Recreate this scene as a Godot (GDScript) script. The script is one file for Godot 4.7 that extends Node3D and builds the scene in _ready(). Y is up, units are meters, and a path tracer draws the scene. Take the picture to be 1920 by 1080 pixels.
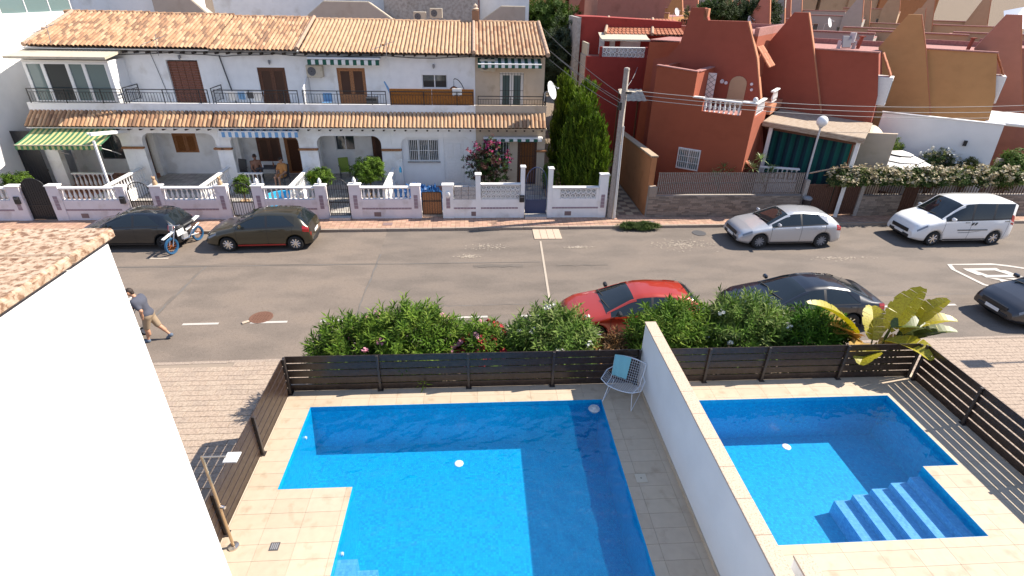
extends Node3D
# A street of white terraced houses seen over two pools.

var M := {}
var T := {}
var used := {}
var rng := RandomNumberGenerator.new()

# ---------------------------------------------------------------- geometry collector
class G:
	var v := PackedVector3Array()
	var n := PackedVector3Array()
	var c := PackedColorArray()
	var uv := PackedVector2Array()
	var colored := false
	var col := Color.WHITE
	func put(a: Vector3, na: Vector3) -> void:
		v.append(a); n.append(na); c.append(col); uv.append(Vector2(a.x, a.z))
	# corners counter-clockwise seen from outside
	func tri(a: Vector3, b: Vector3, d: Vector3) -> void:
		var nn := (b - a).cross(d - a)
		if nn.length_squared() < 1e-14: return
		nn = nn.normalized()
		put(a, nn); put(d, nn); put(b, nn)
	func trin(a: Vector3, b: Vector3, d: Vector3, na: Vector3, nb: Vector3, nd: Vector3) -> void:
		put(a, na); put(d, nd); put(b, nb)
	func quad(a: Vector3, b: Vector3, d: Vector3, e: Vector3) -> void:
		tri(a, b, d); tri(a, d, e)
	func box(at: Vector3, size: Vector3, r := Basis()) -> void:
		var h := size / 2
		var p := []
		for i in 8:
			p.append(at + r * Vector3(h.x * (1 if i & 1 else -1), h.y * (1 if i & 2 else -1), h.z * (1 if i & 4 else -1)))
		quad(p[4], p[5], p[7], p[6]); quad(p[1], p[0], p[2], p[3])
		quad(p[5], p[1], p[3], p[7]); quad(p[0], p[4], p[6], p[2])
		quad(p[6], p[7], p[3], p[2]); quad(p[0], p[1], p[5], p[4])
	func span(a: Vector3, b: Vector3) -> void:   # box between two corners
		box((a + b) / 2, (b - a).abs())
	func bev(at: Vector3, size: Vector3, e := 0.01, r := Basis()) -> void:   # box with chamfered edges
		var h := size / 2
		e = minf(e, minf(h.x, minf(h.y, h.z)) * 0.8)
		var q := func(x: float, y: float, z: float, ax: int) -> Vector3:
			var w := Vector3(x * h.x, y * h.y, z * h.z)
			var s := Vector3(x, y, z)
			for k in 3:
				if k != ax: w[k] -= s[k] * e
			return at + r * w
		for ax in 3:
			var u := (ax + 1) % 3
			var t := (ax + 2) % 3
			for s in [-1.0, 1.0]:
				var f := []
				for k in [[-1.0, -1.0], [1.0, -1.0], [1.0, 1.0], [-1.0, 1.0]]:
					var w := Vector3(); w[ax] = s; w[u] = k[0]; w[t] = k[1]
					f.append(q.call(w.x, w.y, w.z, ax))
				if s > 0: quad(f[0], f[1], f[2], f[3])
				else: quad(f[3], f[2], f[1], f[0])
				for s2 in [-1.0, 1.0]:   # chamfer between axis ax and axis u
					var e4 := []
					for k in [[-1.0, ax], [1.0, ax], [1.0, u], [-1.0, u]]:
						var w := Vector3(); w[ax] = s; w[u] = s2; w[t] = k[0]
						e4.append(q.call(w.x, w.y, w.z, k[1]))
					if s * s2 > 0: quad(e4[0], e4[3], e4[2], e4[1]) if false else out4(e4, at)
					else: out4(e4, at)
		for i in 8:
			var x := 1.0 if i & 1 else -1.0
			var y := 1.0 if i & 2 else -1.0
			var z := 1.0 if i & 4 else -1.0
			out3([q.call(x, y, z, 0), q.call(x, y, z, 1), q.call(x, y, z, 2)], at)
	func out4(f: Array, from: Vector3) -> void:
		var m: Vector3 = (f[0] + f[1] + f[2] + f[3]) / 4 - from
		if (f[1] - f[0]).cross(f[2] - f[0]).dot(m) >= 0: quad(f[0], f[1], f[2], f[3])
		else: quad(f[3], f[2], f[1], f[0])
	func out3(f: Array, from: Vector3) -> void:
		var m: Vector3 = (f[0] + f[1] + f[2]) / 3 - from
		if (f[1] - f[0]).cross(f[2] - f[0]).dot(m) >= 0: tri(f[0], f[1], f[2])
		else: tri(f[2], f[1], f[0])
	func cyl(a: Vector3, b: Vector3, r0: float, r1 := -1.0, k := 8, caps := true) -> void:
		if r1 < 0: r1 = r0
		var d := (b - a).normalized()
		var u := d.cross(Vector3.UP if absf(d.y) < 0.9 else Vector3.RIGHT).normalized()
		var w := d.cross(u)
		for i in k:
			var t0 := TAU * i / k
			var t1 := TAU * (i + 1) / k
			var e0 := u * cos(t0) + w * sin(t0)
			var e1 := u * cos(t1) + w * sin(t1)
			if r0 > 0: trin(a + e0 * r0, a + e1 * r0, b + e1 * r1, e0, e1, e1)
			if r1 > 0: trin(a + e0 * r0, b + e1 * r1, b + e0 * r1, e0, e1, e0)
			if caps and r0 > 0: tri(a, a + e1 * r0, a + e0 * r0)
			if caps and r1 > 0: tri(b, b + e0 * r1, b + e1 * r1)
	func tube(p: Array, r: float, k := 6, closed := false) -> void:
		var m := p.size()
		for i in (m if closed else m - 1):
			cyl(p[i], p[(i + 1) % m], r, r, k, i == 0 or i == m - 2 or true)
	func lathe(prof: Array, at: Vector3, k := 10, r := Basis()) -> void:   # [radius, height] from below
		for j in prof.size() - 1:
			var a: Array = prof[j]
			var b: Array = prof[j + 1]
			var sl := Vector2(b[1] - a[1], a[0] - b[0]).normalized()
			for i in k:
				var t0 := TAU * i / k
				var t1 := TAU * (i + 1) / k
				var d0 := Vector3(cos(t0), 0, -sin(t0))
				var d1 := Vector3(cos(t1), 0, -sin(t1))
				var n0 := r * (d0 * sl.x + Vector3.UP * sl.y)
				var n1 := r * (d1 * sl.x + Vector3.UP * sl.y)
				var p0: Vector3 = at + r * (d0 * a[0] + Vector3.UP * a[1])
				var p1: Vector3 = at + r * (d1 * a[0] + Vector3.UP * a[1])
				var p2: Vector3 = at + r * (d1 * b[0] + Vector3.UP * b[1])
				var p3: Vector3 = at + r * (d0 * b[0] + Vector3.UP * b[1])
				if a[0] > 1e-5: trin(p0, p1, p2, n0, n1, n1)
				if b[0] > 1e-5: trin(p0, p2, p3, n0, n1, n0)
	# polygon given in the plane o + u*x + w*y, extruded by depth*d both caps
	func prism(poly: PackedVector2Array, o: Vector3, u: Vector3, w: Vector3, d: Vector3) -> void:
		var ids := Geometry2D.triangulate_polygon(poly)
		var pt := func(q: Vector2) -> Vector3: return o + u * q.x + w * q.y
		var flip := u.cross(w).dot(d) < 0
		var area := 0.0
		for i in poly.size():
			area += poly[i].cross(poly[(i + 1) % poly.size()])
		for i in range(0, ids.size(), 3):
			var a: Vector2 = poly[ids[i]]
			var b: Vector2 = poly[ids[i + 1]]
			var e: Vector2 = poly[ids[i + 2]]
			if (b - a).cross(e - a) < 0:
				var s := b; b = e; e = s
			if flip:
				var s := b; b = e; e = s
			tri(pt.call(a) + d, pt.call(b) + d, pt.call(e) + d)
			tri(pt.call(a), pt.call(e), pt.call(b))
		for i in poly.size():
			var a: Vector3 = pt.call(poly[i])
			var b: Vector3 = pt.call(poly[(i + 1) % poly.size()])
			if (area > 0) != flip: quad(a, b, b + d, a + d)
			else: quad(b, a, a + d, b + d)
	func ball(at: Vector3, r: Vector3, k := 10, m := 6) -> void:
		for j in m:
			for i in k:
				var f := func(ii: int, jj: int) -> Vector3:
					var th := PI * jj / m
					return Vector3(sin(th) * cos(TAU * ii / k), -cos(th), -sin(th) * sin(TAU * ii / k))
				var a: Vector3 = f.call(i, j); var b: Vector3 = f.call(i + 1, j); var e: Vector3 = f.call(i + 1, j + 1); var g: Vector3 = f.call(i, j + 1)
				var N := func(q: Vector3) -> Vector3: return (q / r).normalized()
				if j > 0: trin(at + a * r, at + b * r, at + e * r, N.call(a), N.call(b), N.call(e))
				if j < m - 1: trin(at + a * r, at + e * r, at + g * r, N.call(a), N.call(e), N.call(g))
	func mesh() -> ArrayMesh:
		var arr := []
		arr.resize(Mesh.ARRAY_MAX)
		arr[Mesh.ARRAY_VERTEX] = v
		arr[Mesh.ARRAY_NORMAL] = n
		if colored: arr[Mesh.ARRAY_COLOR] = c
		var m := ArrayMesh.new()
		m.add_surface_from_arrays(Mesh.PRIMITIVE_TRIANGLES, arr)
		return m

# ---------------------------------------------------------------- objects
func numbered(called: String) -> String:
	used[called] = used.get(called, -1) + 1
	return called if used[called] == 0 else "%s_%03d" % [called, used[called]]

func tag(o: Node, label: String, category: String, group := "", kind := "") -> Node:
	if label: o.set_meta("label", label)
	if category: o.set_meta("category", category)
	if group: o.set_meta("group", group)
	if kind: o.set_meta("kind", kind)
	return o

func thing(called: String, label: String, category: String, at := Vector3.ZERO, turn := 0.0, group := "") -> Node3D:
	var o := Node3D.new()
	o.name = numbered(called)
	add_child(o)
	o.position = at
	o.rotation.y = turn
	tag(o, label, category, group)
	return o

func part(called: String, g, m: Material, parent: Node, at := Vector3.ZERO, r := Basis()) -> MeshInstance3D:
	var o := MeshInstance3D.new()
	o.mesh = g.mesh() if g is G else g
	o.material_override = m
	o.transform = Transform3D(r, at)
	o.name = called
	parent.add_child(o, true)
	return o

func single(called: String, g, m: Material, label: String, category: String, group := "", at := Vector3.ZERO, r := Basis()) -> MeshInstance3D:
	var o := MeshInstance3D.new()
	o.mesh = g.mesh() if g is G else g
	o.material_override = m
	o.transform = Transform3D(r, at)
	o.name = numbered(called)
	add_child(o)
	tag(o, label, category, group)
	return o

func structure(called: String, g, m: Material) -> MeshInstance3D:
	var o := MeshInstance3D.new()
	o.mesh = g.mesh() if g is G else g
	o.material_override = m
	o.name = numbered(called)
	add_child(o)
	o.set_meta("kind", "structure")
	return o

func stuff(o: Node) -> Node:
	o.set_meta("kind", "stuff")
	return o

func scatter(called: String, mesh: Mesh, m: Material, list: Array, cols, parent: Node) -> MultiMeshInstance3D:
	var mm := MultiMesh.new()
	mm.transform_format = MultiMesh.TRANSFORM_3D
	mm.use_colors = cols != null
	mm.mesh = mesh
	mm.instance_count = list.size()
	for i in list.size():
		mm.set_instance_transform(i, list[i])
		if cols != null: mm.set_instance_color(i, cols[i])
	var o := MultiMeshInstance3D.new()
	o.multimesh = mm
	o.material_override = m
	o.name = called
	o.set_meta("kind", "stuff")
	parent.add_child(o, true)
	return o

func V(x: float, y: float, z: float) -> Vector3:
	return Vector3(x, y, z)

func P2(a: Array) -> PackedVector2Array:
	var p := PackedVector2Array()
	for q in a: p.append(Vector2(q[0], q[1]))
	return p

func rot(x: float, y: float, z: float) -> Basis:
	return Basis.from_euler(Vector3(deg_to_rad(x), deg_to_rad(y), deg_to_rad(z)))

func rr(a: float, b: float) -> float:
	return rng.randf_range(a, b)

# ---------------------------------------------------------------- textures and materials
func noise_tex(key: String, freq: float, oct: int, stops: Array, size := 512, kind := FastNoiseLite.TYPE_SIMPLEX_SMOOTH, warp := 0.0, sd := 1) -> void:
	var f := FastNoiseLite.new()
	f.noise_type = kind
	f.seed = sd
	f.frequency = freq
	f.fractal_octaves = oct
	if oct < 2: f.fractal_type = FastNoiseLite.FRACTAL_NONE
	if warp > 0:
		f.domain_warp_enabled = true
		f.domain_warp_amplitude = warp
	var t := NoiseTexture2D.new()
	t.width = size; t.height = size
	t.seamless = true
	t.noise = f
	var gr := Gradient.new()
	gr.offsets = PackedFloat32Array(stops.map(func(s): return s[0]))
	gr.colors = PackedColorArray(stops.map(func(s): return s[1] if s[1] is Color else Color(s[1], s[1], s[1])))
	t.color_ramp = gr
	T[key] = t

func lin(r: float, g: float, b: float, a := 1.0) -> Color:
	var c := Color(r, g, b).linear_to_srgb()
	c.a = a
	return c

# o: tex, scale, bump, bscale, bdepth, detail, dscale, metal, spec, coat, alpha, back, vc, local
func mat(key: String, col: Color, rough := 0.8, o := {}) -> StandardMaterial3D:
	var m := StandardMaterial3D.new()
	m.resource_name = key
	m.albedo_color = col
	m.roughness = rough
	m.metallic = o.get("metal", 0.0)
	m.metallic_specular = o.get("spec", 0.5)
	if o.has("tex") or o.has("bump"):
		m.uv1_triplanar = true
		m.uv1_world_triplanar = not o.get("local", false)
		m.uv1_triplanar_sharpness = 8.0
		var s = o.get("scale", 1.0)
		m.uv1_scale = s if s is Vector3 else Vector3.ONE * s
	if o.has("tex"): m.albedo_texture = T[o.tex]
	if o.has("bump"):
		m.heightmap_enabled = true
		m.heightmap_texture = T[o.bump]
		m.heightmap_scale = o.get("bdepth", 0.3)
	if o.has("detail"):
		m.detail_enabled = true
		m.detail_albedo = T[o.detail]
		m.detail_blend_mode = BaseMaterial3D.BLEND_MODE_MUL
		m.detail_uv_layer = BaseMaterial3D.DETAIL_UV_2
		m.uv2_triplanar = true
		m.uv2_world_triplanar = not o.get("local", false)
		var s2 = o.get("dscale", 0.2)
		m.uv2_scale = s2 if s2 is Vector3 else Vector3.ONE * s2
	if o.has("coat"):
		m.clearcoat_enabled = true
		m.clearcoat = o.coat
		m.clearcoat_roughness = 0.04
	if o.has("alpha"):
		m.transparency = BaseMaterial3D.TRANSPARENCY_ALPHA
		m.albedo_color.a = o.alpha
	if o.has("back"):
		m.backlight_enabled = true
		m.backlight = o.back
	if o.get("vc", false): m.vertex_color_use_as_albedo = true
	M[key] = m
	return m

# ---------------------------------------------------------------- the scene
func _ready() -> void:
	rng.seed = 7
	# camera
	var cam := Camera3D.new()
	cam.name = "camera"
	cam.position = V(0, 9.2, 0)
	cam.rotation_degrees = V(-28.6716, -3.9667, 1.1268)
	cam.fov = 56.157
	cam.near = 0.1
	cam.far = 600
	add_child(cam)
	# sky, exposure
	var we := WorldEnvironment.new()
	var e := Environment.new()
	e.background_mode = Environment.BG_SKY
	var sk := ProceduralSkyMaterial.new()
	sk.sky_top_color = Color(0.50, 0.60, 0.77)
	sk.sky_horizon_color = Color(0.86, 0.89, 0.93)
	sk.sky_curve = 0.16
	sk.ground_bottom_color = Color(0.55, 0.5, 0.45)
	sk.ground_horizon_color = Color(0.75, 0.75, 0.75)
	sk.energy_multiplier = 1.0
	var sky := Sky.new()
	sky.sky_material = sk
	e.sky = sky
	e.background_energy_multiplier = 0.72
	e.tonemap_mode = Environment.TONE_MAPPER_LINEAR
	e.tonemap_exposure = 1.95
	e.sdfgi_enabled = true
	e.ssao_enabled = true
	e.ssil_enabled = true
	we.environment = e
	add_child(we)
	# sun: shadows run left and a little towards the camera
	var sun := DirectionalLight3D.new()
	sun.name = "sun"
	sun.light_energy = 1.6
	sun.light_color = Color(1.0, 0.96, 0.905)
	sun.light_angular_distance = 0.5
	sun.shadow_enabled = true
	add_child(sun)
	sun.look_at_from_position(V(9.8, 10, -1.9), Vector3.ZERO)
	textures()
	materials()
	ground()
	pool_terrace()
	near_building()
	terrace_houses()
	front_gardens()
	alley()
	red_houses()
	background()
	vehicles()
	planting()
	people()
	small_things()

func textures() -> void:
	noise_tex("mottle", 0.012, 5, [[0.0, 0.955], [0.5, 0.98], [1.0, 1.0]], 512, FastNoiseLite.TYPE_SIMPLEX_SMOOTH, 0.0, 3)
	noise_tex("stain", 0.01, 5, [[0.0, Color(0.90, 0.885, 0.87)], [0.22, Color(0.965, 0.96, 0.95)], [0.36, Color(1, 1, 1)], [1.0, Color(1, 1, 1)]], 512, FastNoiseLite.TYPE_SIMPLEX_SMOOTH, 20.0, 5)
	noise_tex("grain", 0.25, 3, [[0.0, 0.72], [0.5, 0.92], [1.0, 1.0]], 512, FastNoiseLite.TYPE_SIMPLEX_SMOOTH, 0.0, 8)
	noise_tex("bump", 0.12, 4, [[0.0, 0.0], [1.0, 1.0]], 512, FastNoiseLite.TYPE_SIMPLEX_SMOOTH, 0.0, 9)
	noise_tex("wave", 0.02, 3, [[0.0, 0.0], [1.0, 1.0]], 512, FastNoiseLite.TYPE_SIMPLEX_SMOOTH, 30.0, 12)
	noise_tex("patch", 0.006, 5, [[0.0, Color(0.85, 0.845, 0.84)], [0.4, Color(0.92, 0.915, 0.91)], [0.6, Color(0.97, 0.96, 0.95)], [1.0, Color(1.0, 0.985, 0.965)]], 1024, FastNoiseLite.TYPE_SIMPLEX_SMOOTH, 40.0, 21)
	noise_tex("stone", 0.03, 5, [[0.0, Color(0.80, 0.78, 0.76)], [0.4, Color(0.9, 0.88, 0.865)], [0.6, Color(0.97, 0.955, 0.94)], [1.0, Color(1, 0.99, 0.975)]], 512, FastNoiseLite.TYPE_SIMPLEX_SMOOTH, 25.0, 31)
	noise_tex("coping", 0.05, 5, [[0.0, Color(0.78, 0.70, 0.63)], [0.27, Color(0.92, 0.87, 0.82)], [0.42, Color(0.98, 0.96, 0.93)], [1.0, Color(1, 0.985, 0.965)]], 512, FastNoiseLite.TYPE_SIMPLEX_SMOOTH, 15.0, 33)
	noise_tex("lichen", 0.045, 5, [[0.0, Color(0.42, 0.31, 0.25)], [0.33, Color(0.66, 0.54, 0.45)], [0.48, Color(0.85, 0.77, 0.69)], [1.0, Color(0.97, 0.93, 0.88)]], 512, FastNoiseLite.TYPE_SIMPLEX_SMOOTH, 30.0, 35)
	noise_tex("tilehue", 0.05, 4, [[0.0, Color(0.62, 0.52, 0.44)], [0.4, Color(0.9, 0.84, 0.78)], [1.0, Color(1, 1, 1)]], 512, FastNoiseLite.TYPE_SIMPLEX_SMOOTH, 10.0, 41)
	# streaks running down a wall: weather marks
	noise_tex("wood", 0.03, 4, [[0.0, Color(0.7, 0.62, 0.55)], [0.5, Color(0.9, 0.86, 0.82)], [1.0, Color(1, 1, 1)]], 512, FastNoiseLite.TYPE_SIMPLEX_SMOOTH, 5.0, 43)
	# glass mosaic: many small tesserae of mixed blue
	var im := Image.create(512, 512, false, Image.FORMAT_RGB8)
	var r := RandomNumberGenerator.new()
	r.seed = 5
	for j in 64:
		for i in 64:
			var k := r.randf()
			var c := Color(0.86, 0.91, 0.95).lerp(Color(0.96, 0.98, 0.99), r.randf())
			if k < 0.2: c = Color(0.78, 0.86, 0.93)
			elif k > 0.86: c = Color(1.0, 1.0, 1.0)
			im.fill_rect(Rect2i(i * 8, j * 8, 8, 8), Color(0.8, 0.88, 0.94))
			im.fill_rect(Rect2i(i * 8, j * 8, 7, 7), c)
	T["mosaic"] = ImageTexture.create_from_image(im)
	# old asphalt: pale stones in a grey binder
	im = Image.create(1024, 1024, false, Image.FORMAT_RGBA8)
	im.fill(Color(0.86, 0.855, 0.85))
	for k in 60000:
		var v := r.randf()
		var g := 0.70 + 0.3 * r.randf() if v > 0.4 else 0.58 + 0.2 * r.randf()
		im.fill_rect(Rect2i(r.randi() % 1022, r.randi() % 1022, 1 + r.randi() % 3, 1 + r.randi() % 3), Color(g, g * 0.985, g * 0.96))
	for k in 5200:   # larger stones, worn and patched spots
		var g2 := rr(0.62, 0.80) if r.randf() < 0.5 else rr(0.90, 1.0)
		var w2 := 4 + r.randi() % 9
		im.blend_rect(blot(w2, Color(g2, g2 * 0.985, g2 * 0.965, 0.5)), Rect2i(0, 0, w2, w2), Vector2i(r.randi() % 1010, r.randi() % 1010))
	T["asphalt"] = ImageTexture.create_from_image(im)
	# small square paving of the far pavement, 4 by 4 tiles
	im = Image.create(256, 256, false, Image.FORMAT_RGB8)
	for j in 8:
		for i in 8:
			var v := 0.84 + 0.16 * r.randf()
			im.fill_rect(Rect2i(i * 32, j * 32, 32, 32), Color(0.66, 0.62, 0.6))
			im.fill_rect(Rect2i(i * 32, j * 32, 30, 30), Color(v, v * (0.97 + 0.03 * r.randf()), v * 0.96))
	T["paving"] = ImageTexture.create_from_image(im)

func blot(w: int, c: Color) -> Image:
	var b := Image.create(w, w, false, Image.FORMAT_RGBA8)
	for y in w:
		for x in w:
			var d := Vector2(x + 0.5 - w / 2.0, y + 0.5 - w / 2.0).length() / (w / 2.0)
			b.set_pixel(x, y, Color(c.r, c.g, c.b, c.a * clampf((1.0 - d) * 2.0, 0, 1)))
	return b

func materials() -> void:
	mat("earth", lin(0.24, 0.19, 0.14), 1.0, {"tex": "stone", "scale": 0.4, "bump": "bump", "bdepth": 3.0})
	mat("asphalt", lin(0.262, 0.223, 0.193), 0.93, {"tex": "asphalt", "scale": 0.35, "bump": "asphalt", "bdepth": 0.5, "detail": "patch", "dscale": Vector3(0.05, 0.1, 0.15)})
	mat("asphalt_pale", lin(0.288, 0.24, 0.203), 0.93, {"tex": "asphalt", "scale": 0.31, "bump": "asphalt", "bdepth": 0.5, "detail": "patch", "dscale": Vector3(0.06, 0.1, 0.13)})
	mat("asphalt_dark", lin(0.21, 0.185, 0.165), 0.9, {"tex": "asphalt", "scale": 0.4, "bump": "asphalt", "bdepth": 0.5, "detail": "patch", "dscale": 0.11})
	mat("seam", lin(0.17, 0.155, 0.14), 0.8, {"tex": "grain", "scale": 1.5})
	mat("road_paint", lin(0.42, 0.38, 0.33), 0.8, {"tex": "coping", "scale": 0.9})
	mat("road_paint_clean", lin(0.46, 0.43, 0.39), 0.75, {"tex": "stain", "scale": 1.2})
	mat("pavement_pink", lin(0.47, 0.30, 0.225), 0.9, {"tex": "paving", "scale": 0.62, "detail": "stain", "dscale": 0.3})
	mat("kerb", lin(0.36, 0.30, 0.25), 0.92, {"tex": "stone", "scale": 1.0})
	for k in 4:
		mat("paver_%d" % k, [lin(0.40, 0.325, 0.262), lin(0.42, 0.345, 0.275), lin(0.38, 0.31, 0.25), lin(0.41, 0.33, 0.262)][k], 0.9, {"tex": "stone", "scale": 0.8, "bump": "bump", "bdepth": 0.2})
		mat("deck_tile_%d" % k, [lin(0.475, 0.385, 0.282), lin(0.49, 0.40, 0.295), lin(0.46, 0.37, 0.27), lin(0.48, 0.39, 0.29)][k], 0.72, {"tex": "mottle", "scale": 0.7, "bump": "bump", "bdepth": 0.06, "detail": "stain", "dscale": 0.45})
	mat("mortar", lin(0.33, 0.265, 0.205), 0.95, {"tex": "grain", "scale": 1.0})
	mat("white_stucco", lin(0.87, 0.865, 0.85), 0.92, {"tex": "mottle", "scale": 0.3, "bump": "bump", "bdepth": 0.4, "detail": "stain", "dscale": 0.13})
	mat("white_clean", lin(0.82, 0.82, 0.81), 0.9, {"tex": "mottle", "scale": 0.15, "bump": "bump", "bdepth": 0.12})
	mat("beige_stucco", lin(0.56, 0.46, 0.35), 0.92, {"tex": "mottle", "scale": 0.3, "bump": "bump", "bdepth": 0.3, "detail": "stain", "dscale": 0.2})
	mat("grey_render", lin(0.44, 0.42, 0.40), 0.95, {"tex": "stone", "scale": 0.25, "bump": "bump", "bdepth": 0.4, "detail": "stain", "dscale": 0.1})
	mat("lilac_stucco", lin(0.74, 0.69, 0.71), 0.9, {"tex": "mottle", "scale": 0.3, "bump": "bump", "bdepth": 0.3, "detail": "stain", "dscale": 0.25})
	mat("travertine", lin(0.50, 0.42, 0.345), 0.75, {"tex": "coping", "scale": 1.1, "bump": "bump", "bdepth": 0.1})
	mat("old_coping", lin(0.58, 0.52, 0.46), 0.95, {"tex": "lichen", "scale": 0.55, "bump": "bump", "bdepth": 0.3})
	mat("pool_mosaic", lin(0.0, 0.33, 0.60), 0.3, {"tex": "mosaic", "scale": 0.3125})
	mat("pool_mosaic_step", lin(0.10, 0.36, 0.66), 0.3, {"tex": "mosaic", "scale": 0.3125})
	mat("pool_water", lin(0.0, 0.22, 0.48), 0.04, {"alpha": 0.17, "spec": 0.55})
	mat("pool_water_calm", lin(0.0, 0.19, 0.42), 0.02, {"alpha": 0.08, "spec": 0.55})
	mat("fence_slat", lin(0.040, 0.027, 0.022), 0.36, {"tex": "wood", "scale": 0.5})
	mat("fence_post", lin(0.035, 0.027, 0.024), 0.42)
	mat("black_metal", lin(0.018, 0.018, 0.02), 0.45)
	mat("dark_grey", lin(0.07, 0.07, 0.075), 0.6)
	mat("mid_grey", lin(0.25, 0.25, 0.26), 0.6)
	mat("light_grey", lin(0.5, 0.5, 0.5), 0.6)
	mat("white_plastic", lin(0.78, 0.78, 0.77), 0.45)
	mat("white_paint", lin(0.78, 0.77, 0.75), 0.6, {"tex": "mottle", "scale": 1.0})
	mat("cream", lin(0.50, 0.44, 0.34), 0.7, {"tex": "stain", "scale": 0.5})
	mat("steel", lin(0.62, 0.56, 0.48), 0.25, {"metal": 0.9})
	mat("chrome", lin(0.75, 0.75, 0.76), 0.12, {"metal": 1.0})
	mat("rubber", lin(0.015, 0.015, 0.015), 0.85)
	mat("teal_cloth", lin(0.24, 0.56, 0.62), 0.95, {"tex": "grain", "scale": 2.0})

func ground() -> void:
	var g := G.new()
	g.quad(V(-300, -0.08, 60), V(300, -0.08, 60), V(300, -0.08, -400), V(-300, -0.08, -400))
	structure("ground", g, M.earth)
	# the road: edges lean a little against the houses
	var near := func(x: float) -> float: return -12.85 - 0.0190 * x
	var far := func(x: float) -> float: return -22.1 - 0.0150 * x
	g = G.new()
	var xs := [-70.0, -30.0, -10.0, 10.0, 30.0, 80.0]
	for i in xs.size() - 1:
		var a: float = xs[i]
		var b: float = xs[i + 1]
		g.quad(V(a, 0, near.call(a)), V(b, 0, near.call(b)), V(b, 0, far.call(b)), V(a, 0, far.call(a)))
	structure("road", g, M.asphalt)
	# paler parking strip on the near side and the resurfaced lengths
	g = G.new()
	g.quad(V(-3.0, 0.004, -14.93), V(40, 0.004, -15.5), V(40, 0.004, -16.25), V(-3.0, 0.004, -15.55))
	structure("road_gutter_strip", g, M.asphalt_pale)
	g = G.new()
	g.quad(V(-30.0, 0.004, -12.31), V(-10.5, 0.004, -12.68), V(-10.3, 0.004, -18.7), V(-30.0, 0.004, -18.6))
	g.quad(V(-10.2, 0.0042, -12.7), V(-4.05, 0.0042, -12.82), V(-3.95, 0.0042, -18.7), V(-10.2, 0.0042, -18.68))
	structure("road_old_lane", g, M.asphalt_pale)
	g = G.new()
	g.quad(V(-30, 0.004, -18.85), V(-3.95, 0.004, -18.9), V(-3.95, 0.004, -22.0), V(-30, 0.004, -21.6))
	structure("road_old_parking", g, M.asphalt_pale)
	g = G.new()   # tarred joints, wandering a little
	var joint := func(a: Vector3, b: Vector3, w: float) -> void:
		var n := 24
		var side := (b - a).cross(Vector3.UP).normalized()
		var last := a
		var lw := w
		for i in range(1, n + 1):
			var q := a.lerp(b, float(i) / n) + side * rr(-0.025, 0.025)
			var nw := w * rr(0.3, 1.5)
			g.quad(last - side * lw, last + side * lw, q + side * nw, q - side * nw)
			last = q; lw = nw
	joint.call(V(-10.36, 0.009, -12.7), V(-10.2, 0.009, -18.8), 0.028)
	joint.call(V(-3.98, 0.009, -13.0), V(-3.9, 0.009, -19.7), 0.03)
	joint.call(V(-16, 0.009, -18.78), V(2.4, 0.009, -18.86), 0.022)
	joint.call(V(-3.0, 0.009, -15.56), V(2.4, 0.009, -15.63), 0.016)
	joint.call(V(9.0, 0.009, -15.7), V(21, 0.009, -15.93), 0.014)
	joint.call(V(6.2, 0.009, -16.2), V(8.6, 0.009, -18.6), 0.012)
	structure("road_joints", g, M.seam)
	g = G.new()   # darker strip and patches along the middle
	for q in [[-0.2, 1.7, -18.45, -18.68], [3.0, 5.0, -18.5, -18.58]]:
		var n := 14
		for i in n:
			var a: float = lerpf(q[0], q[1], float(i) / n)
			var b: float = lerpf(q[0], q[1], float(i + 1) / n)
			g.quad(V(a, 0.0095, q[2] + 0.03 * sin(a * 9.0) + 0.02 * sin(a * 31.0)), V(b, 0.0095, q[2] + 0.03 * sin(b * 9.0) + 0.02 * sin(b * 31.0)), V(b, 0.0095, q[3] + 0.05 * cos(b * 7.0)), V(a, 0.0095, q[3] + 0.05 * cos(a * 7.0)))
	structure("road_repairs", g, M.asphalt_dark)
	# painted markings
	g = G.new()
	var dash := func(x0: float, x1: float, z0: float, z1: float) -> void:
		g.quad(V(x0, 0.013, z0 + 0.055), V(x1, 0.013, z1 + 0.055), V(x1, 0.013, z1 - 0.055), V(x0, 0.013, z0 - 0.055))
	for d in [[-9.19, -8.11], [-7.15, -6.03], [-5.01, -3.9], [-2.9, -1.9], [-0.84, 0.26], [1.3, 2.3], [13.4, 14.4], [15.53, 16.43], [17.33, 18.3], [19.3, 20.3]]:
		dash.call(d[0], d[1], -14.86 - 0.0166 * d[0], -14.86 - 0.0166 * d[1])
	structure("road_markings", g, M.road_paint_clean)
	g = G.new()   # worn line across the road and what is left of the middle line
	g.quad(V(2.57, 0.0135, -20.85), V(2.33, 0.0135, -15.2), V(2.41, 0.0135, -15.2), V(2.65, 0.0135, -20.85))
	for d in [[-3.7, -2.4], [-1.9, -0.2], [0.4, 1.4], [2.8, 5.6]]:
		dash.call(d[0], d[1], -18.72, -18.76)
	g.quad(V(-12.6, 0.0135, -19.45), V(-11.9, 0.0135, -19.45), V(-11.9, 0.0135, -19.57), V(-12.6, 0.0135, -19.57))
	structure("road_old_line", g, M.road_paint)
	# the 20 sign painted on the lane, read from the right
	g = G.new()
	var oct := [[18.42, -17.8], [18.62, -18.25], [20.5, -18.28], [21.05, -18.1], [23.2, -17.0], [23.1, -16.5], [22.6, -16.2], [19.0, -16.2], [18.6, -16.5]]
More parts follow.
